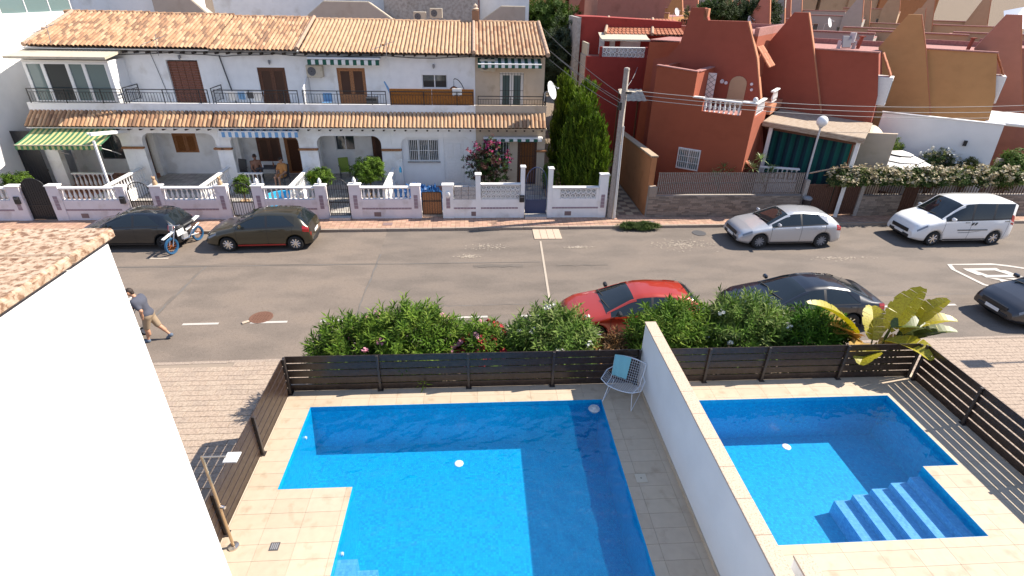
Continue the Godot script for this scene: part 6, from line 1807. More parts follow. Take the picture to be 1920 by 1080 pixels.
func soft(pts: Array, s: float, r: float) -> float:   # the same, rounded over a short distance
	return (curve(pts, s - r) + 2 * curve(pts, s - r * 0.4) + 2 * curve(pts, s) + 2 * curve(pts, s + r * 0.4) + curve(pts, s + r)) / 8.0

class Car:
	var L := 4.06
	var W := 0.865
	var H := 1.45
	var top := []
	var belt := []
	var width := []
	var roof_w := 0.58
	var cowl := 1.05
	var rf := 1.95
	var rb := 3.5
	var tail := 3.95
	var wheels := [0.83, 3.42]
	var R := 0.30
	var glass := [[1.5, 2.45], [2.52, 3.35]]
	var host: Node
	func ring(s: float, sharp := false) -> Array:
		var r := 0.03
		var ty: float = host.soft(top, s, r * 2)
		var by: float = minf(host.soft(belt, s, r * 2), ty - 0.03)
		var w: float = host.soft(width, s, 0.05) * W
		var yb := 0.2
		var ys := 0.24
		for c in wheels:
			var d := absf(s - c)
			if d < R + 0.055: ys = maxf(ys, R + sqrt(maxf(0, pow(R + 0.055, 2) - d * d)))
		var nose := clampf(minf(s, L - s) / 0.35, 0, 1)
		ys = lerpf(ys + 0.06, ys, nose)
		var sh := by - 0.07
		var house := ty > by + 0.10
		var k := clampf((ty - by - 0.03) / (0.40), 0, 1)
		var tw := lerpf(w - 0.13, minf(roof_w, w - 0.12), k)
		var out := [Vector2(0, yb), Vector2(w - 0.16, maxf(yb, ys - 0.02)), Vector2(w - 0.025, ys), Vector2(w - 0.004, lerpf(ys, sh, 0.28)), Vector2(w, lerpf(ys, sh, 0.62)), Vector2(w - 0.015, sh), Vector2(w - 0.055, by)]
		out.append(Vector2(tw, maxf(by + 0.008, ty - lerpf(0.025, 0.05, k))))
		out.append(Vector2(tw * 0.6, ty - 0.012))
		out.append(Vector2(0, ty))
		return out
	func at(s: float, j: float, side: float, off := 0.0) -> Vector3:
		var r := ring(s)
		var i := mini(int(j), 8)
		var p: Vector2 = r[i].lerp(r[i + 1], j - i)
		var q := Vector3(s - L / 2, p.y, p.x * side)
		if off != 0.0:
			var d: Vector2 = (r[i + 1] - r[i])
			var n := Vector2(d.y, -d.x).normalized()
			q += Vector3(0, n.y, n.x * side) * off
		return q

func car_patch(c: Car, s0: float, s1: float, j0: float, j1: float, off: float, side: float, n := 4, m := 3) -> G:
	var g := G.new()
	for a in n:
		for b in m:
			var q := []
			for k in [[0, 0], [1, 0], [1, 1], [0, 1]]:
				q.append(c.at(lerpf(s0, s1, float(a + k[0]) / n), lerpf(j0, j1, float(b + k[1]) / m), side, off))
			g.out4(q, V(lerpf(s0, s1, 0.5) - c.L / 2, 0.6, 0))
	return g

func car(called: String, label: String, category: String, paint: Material, c: Car, pos: Vector3, turn: float, o := {}) -> Node3D:
	c.host = self
	var t := thing(called, label, category, pos, turn)
	var st := []
	var n := 54
	for i in n + 1: st.append(c.L * i / n)
	for x in [c.cowl, c.rf, c.rb, c.tail]: st.append(x)
	for gl in c.glass: st.append_array([gl[0], gl[1]])
	for x in c.wheels: st.append_array([x - c.R - 0.054, x + c.R + 0.054])
	st.sort()
	var rings := []
	for s in st: rings.append(c.ring(s))
	var N := 10
	var P := func(i: int, j: int, side: float) -> Vector3: return V(st[i] - c.L / 2, rings[i][j].y, rings[i][j].x * side)
	# smooth normals from the grid
	var nr := []
	for i in st.size():
		var row := []
		for j in N:
			var a: Vector3 = P.call(maxi(i - 1, 0), j, 1.0)
			var b: Vector3 = P.call(mini(i + 1, st.size() - 1), j, 1.0)
			var e: Vector3 = P.call(i, maxi(j - 1, 0), 1.0)
			var f: Vector3 = P.call(i, mini(j + 1, N - 1), 1.0)
			if j == N - 1: f = P.call(i, j - 1, -1.0)
			var nn := (b - a).cross(f - e).normalized() * -1.0
			if j >= N - 1 and nn.y < 0: nn = -nn
			if nn.dot(V(0, rings[i][j].y - 0.5, rings[i][j].x)) < 0: nn = -nn
			row.append(nn)
		nr.append(row)
	var body := G.new()
	var under := G.new()
	var side_glass := [G.new(), G.new()]
	var front := G.new()
	var rear := G.new()
	var pillar := G.new()
	for i in st.size() - 1:
		var s: float = (st[i] + st[i + 1]) / 2
		if st[i + 1] - st[i] < 1e-4: continue
		for j in N - 1:
			for side in [1.0, -1.0]:
				var g := body
				if j == 0: g = under
				elif j == 6 and rings[i][7].y > rings[i][6].y + 0.02:
					for gl in c.glass:
						if s > gl[0] and s < gl[1]: g = side_glass[0 if side > 0 else 1]
					if g == body and s > c.glass[0][0] and s < c.glass[-1][1]: g = pillar
				elif j >= 7 and s > c.cowl and s < c.rf: g = front
				elif j >= 7 and s > c.rb and s < c.tail: g = rear
				var a: Vector3 = P.call(i, j, side)
				var b: Vector3 = P.call(i + 1, j, side)
				var d: Vector3 = P.call(i + 1, j + 1, side)
				var e: Vector3 = P.call(i, j + 1, side)
				var m := V(1, 1, side)
				var na: Vector3 = nr[i][j] * m
				var nb: Vector3 = nr[i + 1][j] * m
				var nd: Vector3 = nr[i + 1][j + 1] * m
				var ne: Vector3 = nr[i][j + 1] * m
				if side > 0: g.trin(a, b, d, na, nb, nd); g.trin(a, d, e, na, nd, ne)
				else: g.trin(b, a, e, nb, na, ne); g.trin(b, e, d, nb, ne, nd)
	for i in [0, st.size() - 1]:   # close the ends
		for j in range(1, N - 1):
			var q := [P.call(i, j, 1.0), P.call(i, j + 1, 1.0), P.call(i, j + 1, -1.0), P.call(i, j, -1.0)]
			body.out4(q, V(0, 0.6, 0))
	var bd := part("body", body, paint, t)
	part("underside", under, M.rubber, t)
	part("windscreen", front, o.get("screen", M.car_glass), t)
	part("rear_window", rear, M.car_glass, t)
	part("side_windows", side_glass[0], M.car_glass, t); part("side_windows", side_glass[1], M.car_glass, t)
	part("pillars", pillar, M.black_metal, t)
	var g := G.new()
	g.span(V(-c.L / 2 + 0.35, 0.22, -c.W + 0.2), V(c.L / 2 - 0.3, 0.62, c.W - 0.2)); part("wheel_well", g, M.rubber, t)
	# wheels
	for s in c.wheels:
		for side in [1.0, -1.0]:
			var w := Node3D.new()
			w.name = "wheel"
			w.position = V(s - c.L / 2, c.R, (c.W - 0.115) * side)
			w.rotation.x = PI / 2 * side
			t.add_child(w, true)
			g = G.new(); g.lathe([[c.R * 0.66, -0.1], [c.R * 0.93, -0.1], [c.R, -0.07], [c.R, 0.07], [c.R * 0.93, 0.1], [c.R * 0.66, 0.095], [c.R * 0.64, 0.05]], Vector3.ZERO, 22); part("tyre", g, M.rubber, w)
			g = G.new(); g.lathe([[c.R * 0.67, 0.085], [c.R * 0.62, 0.06], [c.R * 0.60, 0.0], [0, 0.0]], Vector3.ZERO, 22); part("hub", g, M.dark_grey if o.get("dark_rim", false) else M.mid_grey, w)
			for k in o.get("spokes", 8):
				g = G.new()
				var b := Basis(Vector3.UP, TAU * k / o.get("spokes", 8))
				g.bev(b * V(c.R * 0.36, 0.062, 0), V(c.R * 0.62, 0.035, 0.05), 0.008, b); part("spoke", g, o.get("rim", M.chrome), w)
			g = G.new(); g.cyl(V(0, 0.03, 0), V(0, 0.085, 0), 0.055, 0.045, 10); part("hub_cap", g, o.get("rim", M.chrome), w)
	# seams, lamps, trim
	var mid: float = (c.glass[0][1] + c.glass[1][0]) / 2
	for side in [1.0, -1.0]:
		for s in [c.cowl + 0.12, mid, c.glass[-1][1] - (0.1 if c.glass.size() > 1 else 0.0)]:
			part("door_seam", car_patch(c, s, s + 0.012, 2.15, 5.95, 0.0025, side, 1, 8), M.rubber, bd)
		part("sill", car_patch(c, c.wheels[0] + c.R + 0.08, c.wheels[1] - c.R - 0.08, 1.6, 2.35, 0.006, side, 8, 2), o.get("sill", M.black_metal), t)
		var fp := car_patch(c, c.cowl + 0.02, c.rf + 0.06, 6.86, 7.0, 0.005, side, 10, 1)
		var fq := car_patch(c, c.cowl + 0.02, c.rf + 0.06, 7.0, 7.14, 0.005, side, 10, 1)
		fp.v.append_array(fq.v); fp.n.append_array(fq.n)
		part("front_pillar", fp, paint, t)
		var ge: float = c.glass[-1][1]
		var qp := G.new()
		for k in 6:   # body corner cutting off the last side window
			var s0 := lerpf(ge - 0.42, ge + 0.004, k / 6.0)
			var s1 := lerpf(ge - 0.42, ge + 0.004, (k + 1) / 6.0)
			qp.out4([c.at(s0, 7.0, side, 0.004), c.at(s1, 7.0, side, 0.004), c.at(s1, lerpf(7.0, 6.15, (k + 1) / 6.0), side, 0.004), c.at(s0, lerpf(7.0, 6.15, k / 6.0), side, 0.004)], V(ge - c.L / 2, 0.9, 0))
		if c.H < 1.6: part("quarter_panel", qp, paint, t)
		for s in [mid - 0.2, c.glass[-1][1] - 0.22]:
			g = G.new(); var hp := c.at(s, 5.1, side, 0.015); g.bev(hp, V(0.2, 0.03, 0.03), 0.01); part("door_handle", g, o.get("handle", paint), t)
		g = G.new(); var mp := c.at(c.glass[0][0] + 0.22, 6.1, side, 0.10); g.bev(mp + V(0, 0.05, 0.03 * side), V(0.12, 0.13, 0.2), 0.035); part("mirror", g, o.get("mirror", paint), t)
		part("headlight", car_patch(c, 0.12, 0.46, 5.1, 6.05, 0.004, side, 5, 3), M.lamp_clear, t)
		part("taillight", car_patch(c, c.L - 0.32, c.L - 0.02, 4.6, 6.3, 0.005, side, 4, 3), M.lamp_red, t)
		part("window_trim", car_patch(c, c.glass[0][0], c.glass[-1][1], 5.98, 6.08, 0.004, side, 10, 1), M.black_metal, t)
	g = G.new(); g.bev(V(-c.L / 2 - 0.004, 0.56, 0), V(0.05, 0.16, c.W * 1.05), 0.02); part("grille", g, M.black_metal, t)
	g = G.new(); g.bev(V(-c.L / 2 + 0.0, 0.34, 0), V(0.06, 0.13, c.W * 1.25), 0.02); part("air_intake", g, M.black_metal, t)
	g = G.new(); g.bev(V(-c.L / 2 - 0.03, 0.42, 0), V(0.016, 0.11, 0.5), 0.004); part("number_plate", g, M.white_plastic, t)
	g = G.new(); g.bev(V(c.L / 2 + 0.01, 0.62, 0), V(0.016, 0.11, 0.5), 0.004); part("number_plate", g, M.white_plastic, t)
	g = G.new(); g.bev(V(c.L / 2 - 0.01, 0.36, 0), V(0.06, 0.16, c.W * 1.5), 0.02); part("rear_bumper", g, M.black_metal, t)
	g = G.new(); var wp := c.at(c.cowl + 0.03, 8.2, 1.0, 0.015); g.box(wp + V(0.05, 0.02, -0.1), V(0.03, 0.02, 0.6), rot(0, 12, 0)); g.box(wp + V(0.05, 0.02, -0.75), V(0.03, 0.02, 0.5), rot(0, 12, 0)); part("wiper", g, M.rubber, t)
	g = G.new(); g.cyl(c.at(c.rb - 0.12, 8.9, 1.0), c.at(c.rb - 0.12, 8.9, 1.0) + V(0.12, 0.16, 0), 0.008, 0.004, 5); part("aerial", g, M.rubber, t)
	return t

func car_shape(L: float, W: float, H: float, kind: String) -> Car:
	var c := Car.new()
	c.L = L; c.W = W; c.H = H
	c.width = [[0, 0.80], [0.10, 0.90], [0.45, 0.985], [1.0, 1.0], [L - 0.9, 1.0], [L - 0.3, 0.96], [L - 0.06, 0.88], [L, 0.82]]
	if kind == "hatch":
		c.top = [[0, 0.50], [0.03, 0.66], [0.16, 0.76], [0.45, 0.86], [1.05, 0.985], [1.75, H - 0.09], [2.1, H - 0.015], [2.6, H], [L - 0.75, H - 0.04], [L - 0.44, H - 0.12], [L - 0.10, 0.98], [L - 0.03, 0.86], [L, 0.56]]
		c.belt = [[0, 0.55], [0.5, 0.80], [1.05, 0.92], [L - 0.6, 1.0], [L, 0.9]]
		c.cowl = 1.08; c.rf = 1.85; c.rb = L - 0.50; c.tail = L - 0.12
		c.glass = [[1.2, 2.34], [2.42, L - 0.62]]
		c.wheels = [0.82, 0.82 + 2.58]
	elif kind == "sport":
		c.top = [[0, 0.48], [0.03, 0.63], [0.18, 0.74], [0.5, 0.85], [1.12, 0.985], [1.9, H - 0.09], [2.25, H - 0.015], [2.65, H], [3.3, H - 0.04], [3.85, H - 0.14], [L - 0.17, 1.03], [L - 0.07, 0.92], [L, 0.56]]
		c.belt = [[0, 0.55], [0.5, 0.80], [1.12, 0.91], [L - 0.7, 1.02], [L, 0.9]]
		c.cowl = 1.15; c.rf = 2.0; c.rb = L - 0.62; c.tail = L - 0.18
		c.glass = [[1.28, 2.5], [2.57, L - 0.72]]
		c.wheels = [0.86, 0.86 + 2.68]; c.roof_w = 0.56; c.R = 0.32
	elif kind == "saloon":
		c.top = [[0, 0.50], [0.04, 0.68], [0.2, 0.78], [0.5, 0.86], [1.25, 1.0], [2.0, H - 0.10], [2.4, H - 0.015], [2.9, H], [L - 1.25, H - 0.08], [L - 0.45, 1.05], [L - 0.1, 1.0], [L - 0.03, 0.9], [L, 0.58]]
		c.belt = [[0, 0.55], [0.5, 0.80], [1.25, 0.94], [L - 0.5, 1.0], [L, 0.92]]
		c.cowl = 1.28; c.rf = 2.12; c.rb = L - 1.2; c.tail = L - 0.48
		c.glass = [[1.42, 2.65], [2.73, L - 0.95]]
		c.wheels = [0.9, 0.9 + 2.72]; c.R = 0.325
	else:   # tall van
		c.top = [[0, 0.52], [0.04, 0.78], [0.2, 0.92], [0.5, 1.02], [1.05, 1.16], [1.75, H - 0.14], [2.0, H - 0.03], [2.5, H], [L - 0.3, H - 0.02], [L - 0.12, H - 0.09], [L - 0.03, 1.0], [L, 0.6]]
		c.belt = [[0, 0.6], [0.5, 0.95], [1.05, 1.08], [L - 0.3, 1.14], [L, 1.0]]
		c.cowl = 1.06; c.rf = 1.86; c.rb = L - 0.16; c.tail = L - 0.05
		c.glass = [[1.2, 2.3], [2.4, 3.25], [3.35, L - 0.3]]
		c.wheels = [0.9, 0.9 + 2.74]; c.roof_w = 0.72; c.R = 0.315
	return c

func vehicles() -> void:
	for q in [["paint_black", 0.006, 0.008, 0.011], ["paint_olive", 0.030, 0.025, 0.010], ["paint_red", 0.36, 0.03, 0.013], ["paint_navy", 0.006, 0.008, 0.014], ["paint_graphite", 0.022, 0.022, 0.027]]:
		mat(q[0], lin(q[1], q[2], q[3]), 0.28, {"coat": 1.0, "metal": 0.15})
	mat("paint_silver", lin(0.50, 0.51, 0.53), 0.32, {"coat": 0.8, "metal": 0.45})
	mat("paint_white", lin(0.78, 0.78, 0.77), 0.3, {"coat": 0.8})
	mat("car_glass", lin(0.012, 0.017, 0.020), 0.04, {"spec": 0.6})
	mat("car_screen_blue", lin(0.05, 0.16, 0.22), 0.05, {"spec": 0.6})
	mat("lamp_clear", lin(0.22, 0.23, 0.25), 0.08, {"spec": 0.6})
	mat("lamp_red", lin(0.30, 0.012, 0.012), 0.1, {"spec": 0.6})
	mat("red_trim", lin(0.4, 0.02, 0.02), 0.4)
	car("parked_car", "black hatchback parked beside the motorcycle, half hidden by the white building", "car", M.paint_black, car_shape(4.0, 0.85, 1.43, "hatch"), V(-13.75, 0, -21.1), 0.0, {"dark_rim": true, "rim": M.dark_grey, "spokes": 7})
	car("parked_car", "dark olive hatchback with silver wheel trims and red sill line", "car", M.paint_olive, car_shape(4.06, 0.865, 1.45, "hatch"), V(-8.66, 0, -20.95), 0.03, {"sill": M.red_trim, "spokes": 9})
	car("parked_car", "silver hatchback parked at the far kerb", "car", M.paint_silver, car_shape(4.38, 0.91, 1.46, "sport"), V(12.95, 0, -20.8), 0.012, {"dark_rim": true, "rim": M.mid_grey, "spokes": 10})
	var vt := car("parked_van", "white passenger van with dark side windows behind the silver car", "van", M.paint_white, car_shape(4.45, 0.92, 1.86, "van"), V(20.62, 0, -20.95), 0.012, {"spokes": 7, "handle": M.black_metal})
	var g := G.new()
	g.box(V(0.25, 0.72, 0.935), V(1.35, 0.035, 0.012)); part("side_moulding", g, M.black_metal, vt)
	# lettering on its side: a dark twin-bar mark and a faint word in grey
	for k in 2: g = G.new(); g.prism(P2([[0.0, 0.0], [0.08, 0.0], [0.14, 0.12], [0.06, 0.12]]), V(0.1 + k * 0.14, 0.93, 0.9235), Vector3.RIGHT, Vector3.UP, V(0, 0, 0.004)); part("side_mark", g, M.black_metal, vt)
	g = G.new()
	var sw := []
	for k in 9: sw.append(V(-0.35 + k * 0.3, 0.60 + 0.006 * k * k, 0.925 - 0.0012 * k * k))
	g.tube(sw, 0.009, 5); part("side_stripe", g, M.dark_grey, vt)
	car("parked_car", "red hatchback parked nearest the oleander hedge", "car", M.paint_red, car_shape(4.35, 0.89, 1.45, "sport"), V(4.72, 0, -14.1), 0.022, {"screen": M.car_glass, "mirror": M.black_metal})
	car("parked_car", "glossy black saloon parked behind the banana plant", "car", M.paint_navy, car_shape(4.75, 0.92, 1.44, "saloon"), V(10.25, 0, -14.45), 0.022, {"dark_rim": true})
	car("parked_car", "dark grey car cut off by the right edge", "car", M.paint_graphite, car_shape(4.3, 0.88, 1.45, "hatch"), V(19.0, 0, -14.35), 0.02, {"dark_rim": true})
	motorcycle()

func motorcycle() -> void:
	mat("bike_blue", lin(0.012, 0.075, 0.17), 0.6)
	mat("bike_orange", lin(0.55, 0.16, 0.03), 0.4)
	var t := thing("motorcycle", "white and black off-road motorcycle with blue tyres between the two dark cars", "motorcycle", V(-11.72, 0, -20.62), -0.28)
	for q in [[0.70, 0.33], [-0.70, 0.31]]:
		var w := Node3D.new(); w.name = "wheel"; w.position = V(0, q[1], q[0]); w.rotation.z = PI / 2; t.add_child(w, true)
		var g := G.new(); g.lathe([[q[1] - 0.075, -0.035], [q[1] - 0.02, -0.045], [q[1], 0.0], [q[1] - 0.02, 0.045], [q[1] - 0.075, 0.035]], Vector3.ZERO, 24); part("tyre", g, M.bike_blue, w)
		g = G.new(); g.lathe([[q[1] - 0.09, -0.03], [q[1] - 0.074, -0.03], [q[1] - 0.074, 0.03], [q[1] - 0.09, 0.03], [q[1] - 0.09, -0.03]], Vector3.ZERO, 24); part("rim", g, M.bike_blue, w)
		g = G.new()
		for k in 14: g.cyl(V(0, 0.015 * (1 if k % 2 else -1), 0), V(cos(TAU * k / 14), 0, sin(TAU * k / 14)) * (q[1] - 0.085), 0.004, 0.004, 4, false)
		g.cyl(V(0, -0.04, 0), V(0, 0.04, 0), 0.035); part("spokes", g, M.bike_orange, w)
	var g := G.new()
	for s in [-1, 1]: g = G.new(); g.cyl(V(0.08 * s, 0.33, 0.70), V(0.08 * s, 0.95, 0.42), 0.024); part("fork_leg", g, M.chrome, t)
	g = G.new(); g.tube([V(0, 0.92, 0.4), V(0, 0.85, -0.1), V(0, 0.45, -0.2), V(0, 0.40, 0.15), V(0, 0.85, 0.38)], 0.025, 6); part("frame", g, M.black_metal, t)
	g = G.new(); g.tube([V(-0.06, 0.42, -0.15), V(-0.06, 0.32, -0.70)], 0.025); g.tube([V(0.06, 0.42, -0.15), V(0.06, 0.32, -0.70)], 0.025); part("swing_arm", g, M.light_grey, t)
	g = G.new(); g.bev(V(0, 0.5, 0.02), V(0.24, 0.3, 0.34), 0.06); part("engine", g, M.mid_grey, t)
	g = G.new(); g.bev(V(0, 0.86, 0.12), V(0.26, 0.2, 0.38), 0.08, rot(-8, 0, 0)); part("fuel_tank", g, M.black_metal, t)
	g = G.new(); g.bev(V(0, 0.9, -0.32), V(0.2, 0.09, 0.62), 0.035, rot(3, 0, 0)); part("seat", g, M.black_metal, t)
	g = G.new(); g.bev(V(0, 0.93, -0.75), V(0.18, 0.04, 0.4), 0.015, rot(14, 0, 0)); part("rear_mudguard", g, M.white_plastic, t)
	g = G.new(); g.bev(V(0, 0.78, 0.72), V(0.13, 0.03, 0.62), 0.012, rot(12, 0, 0)); part("front_mudguard", g, M.white_plastic, t)
	g = G.new(); g.bev(V(0, 1.0, 0.5), V(0.2, 0.22, 0.05), 0.02, rot(-18, 0, 0)); part("headlamp_panel", g, M.mid_grey, t)
	for s in [-1, 1]: g = G.new(); g.bev(V(0.14 * s, 0.75, 0.25), V(0.03, 0.24, 0.36), 0.01, rot(0, 0, 0)); part("side_shroud", g, M.white_plastic, t)
	g = G.new(); g.tube([V(-0.38, 1.12, 0.24), V(-0.16, 1.06, 0.36), V(0.16, 1.06, 0.36), V(0.38, 1.12, 0.24)], 0.014, 6); part("handlebar", g, M.chrome, t)
	for s in [-1, 1]: g = G.new(); g.cyl(V(0.28 * s, 1.09, 0.3), V(0.40 * s, 1.125, 0.23), 0.02); part("grip", g, M.rubber, t)
	g = G.new(); g.tube([V(0.1, 0.4, 0.18), V(0.13, 0.38, -0.1), V(0.12, 0.62, -0.4), V(0.12, 0.74, -0.75)], 0.032, 8); part("exhaust", g, M.chrome, t)
	g = G.new(); g.cyl(V(-0.1, 0.3, -0.05), V(-0.36, 0.012, 0.05), 0.012); part("side_stand", g, M.black_metal, t)

# ---------------------------------------------------------------- plants
func leaf(g: G, o: Vector3, d: Vector3, up: Vector3, l: float, w: float, droop := 0.2) -> void:
	var s := d.cross(up).normalized() * w / 2
	var m := o + d * l * 0.5 + up * l * 0.05
	var e := o + d * l - up * l * droop
	g.tri(o, m + s, m - s); g.tri(m - s, m + s, e)

func sprig(kind: String) -> ArrayMesh:
	var g := G.new()
	var r := RandomNumberGenerator.new(); r.seed = kind.hash()
	if kind == "oleander":
		for k in 13:
			var a := k * 2.4
			var h := 0.02 + 0.018 * k
			var tilt := lerpf(0.35, 1.5, k / 13.0)
			leaf(g, V(0, h, 0), V(cos(a), tilt, sin(a)).normalized(), V(-cos(a) * tilt, 1, -sin(a) * tilt).normalized(), 0.17 + 0.04 * r.randf(), 0.034, 0.12)
	elif kind == "ivy":
		for k in 8:
			var a := k * 2.4
			leaf(g, V(r.randf_range(-0.06, 0.06), r.randf_range(0, 0.1), r.randf_range(-0.06, 0.06)), V(cos(a), 0.5, sin(a)).normalized(), V(0, 1, 0.3).normalized(), 0.09, 0.075, 0.25)
	elif kind == "broad":
		for k in 9:
			var a := k * 2.4
			leaf(g, V(0, 0.012 * k, 0), V(cos(a), 0.6, sin(a)).normalized(), V(-0.4 * cos(a), 1, -0.4 * sin(a)).normalized(), 0.10 + 0.03 * r.randf(), 0.05, 0.2)
	elif kind == "cypress":
		for k in 12:
			var a := k * 2.4
			leaf(g, V(0, 0.03 * k, 0), V(cos(a) * 0.5, 1, sin(a) * 0.5).normalized(), V(-cos(a), 0.4, -sin(a)).normalized(), 0.16, 0.035, -0.05)
	elif kind == "needle":
		for k in 14:
			var a := k * 2.4
			leaf(g, V(0, 0.02 * k, 0), V(cos(a), 0.8, sin(a)).normalized(), V(-0.6 * cos(a), 1, -0.6 * sin(a)).normalized(), 0.3, 0.07, 0.15)
	elif kind == "grass":
		for k in 7:
			var a := k * 2.4
			leaf(g, Vector3.ZERO, V(cos(a) * 0.7, 1, sin(a) * 0.7).normalized(), V(-cos(a), 0.5, -sin(a)).normalized(), 0.22, 0.03, 0.35)
	elif kind == "blossom":
		for k in 5:
			var a := TAU * k / 5
			leaf(g, Vector3.ZERO, V(cos(a), 0.35, sin(a)).normalized(), Vector3.UP, 0.046, 0.046, 0.0)
	return g.mesh()

var sprigs := {}

func sp(kind: String) -> ArrayMesh:
	if not sprigs.has(kind): sprigs[kind] = sprig(kind)
	return sprigs[kind]

# crown: leafy sprigs spread through a lumpy volume
func crown(called: String, parent: Node, c: Vector3, r: Vector3, n: int, kind: String, m: Material, tones: Array, lump := 0.3, size := 1.0, upness := 0.7, shell := 0.45) -> void:
	var list := []
	var cols := []
	var f := FastNoiseLite.new(); f.seed = int(c.x * 13) + int(r.y * 7); f.frequency = 1.1; f.fractal_octaves = 3
	var tries := 0
	while list.size() < n and tries < n * 4:
		tries += 1
		var d := V(rng.randfn(), rng.randfn(), rng.randfn()).normalized()
		var lim := 1.0 + lump * 2.0 * f.get_noise_3d(d.x * 1.6 * r.x + c.x, d.y * 1.6 * r.y, d.z * 1.6 * r.z)
		var k := lerpf(shell, 1.0, pow(rng.randf(), 0.6)) * lim
		var p := c + d * r * k
		if p.y < 0.03: continue
		var ax := (d * (1.0 - upness * 0.5) + Vector3.UP * upness + V(rng.randfn(), rng.randfn(), rng.randfn()) * 0.32).normalized()
		var u := ax.cross(V(rng.randfn(), rng.randfn(), rng.randfn())).normalized()
		var b := Basis(u, ax, u.cross(ax)) * (size * rr(0.75, 1.25))
		list.append(Transform3D(b, p))
		var t: Color = tones[rng.randi() % tones.size()]
		var s := rr(0.75, 1.2)
		cols.append(Color(t.r * s, t.g * s, t.b * s))
	scatter(called, sp(kind), m, list, cols, parent)

func blooms(parent: Node, c: Vector3, r: Vector3, groups: int, each: int, col: Color, size := 1.0) -> void:
	var list := []
	var cols := []
	for k in groups:
		var d := V(rng.randfn(), absf(rng.randfn()) * 0.8 + 0.15, rng.randfn()).normalized()
		var q := c + d * r * rr(1.02, 1.2) + V(0, 0.08, 0)
		for i in each:
			list.append(Transform3D(rot(rr(-50, 50), rr(0, 360), rr(-50, 50)).scaled(Vector3.ONE * size * rr(0.8, 1.3)), q + V(rng.randfn(), rng.randfn(), rng.randfn()) * 0.045 * size))
			var s := rr(0.8, 1.15)
			cols.append(Color(col.r * s, col.g * s, col.b * s))
	scatter("blossoms", sp("blossom"), M.petal, list, cols, parent)

func shrub(called: String, label: String, at: Vector3, r: Vector3, cy: float, n: int, kind: String, tones: Array, o := {}) -> Node3D:
	var t := thing(called, label, o.get("category", "shrub"), at, 0.0, o.get("group", ""))
	var g := G.new()
	for k in o.get("stems", 7):
		var a: float = TAU * k / 7.0 + rr(-0.3, 0.3)
		var q := V(cos(a) * r.x * 0.5, cy + r.y * 0.4, sin(a) * r.z * 0.5)
		g.cyl(V(cos(a) * 0.06, 0, sin(a) * 0.06), q * V(0.5, 0.5, 0.5), 0.022, 0.016, 5); g.cyl(q * V(0.5, 0.5, 0.5), q, 0.016, 0.008, 5)
	part("stems", g, M.bark, t)
	crown("foliage", t, V(0, cy, 0), r, n, kind, M.get(o.get("mat", "leaf")), tones, o.get("lump", 0.2), o.get("size", 1.0), o.get("up", 0.7), o.get("shell", 0.45))
	if o.has("bloom"):
		for b in o.bloom: blooms(t, V(0, cy, 0), r, b[0], b[1], b[2], b[3])
	return t

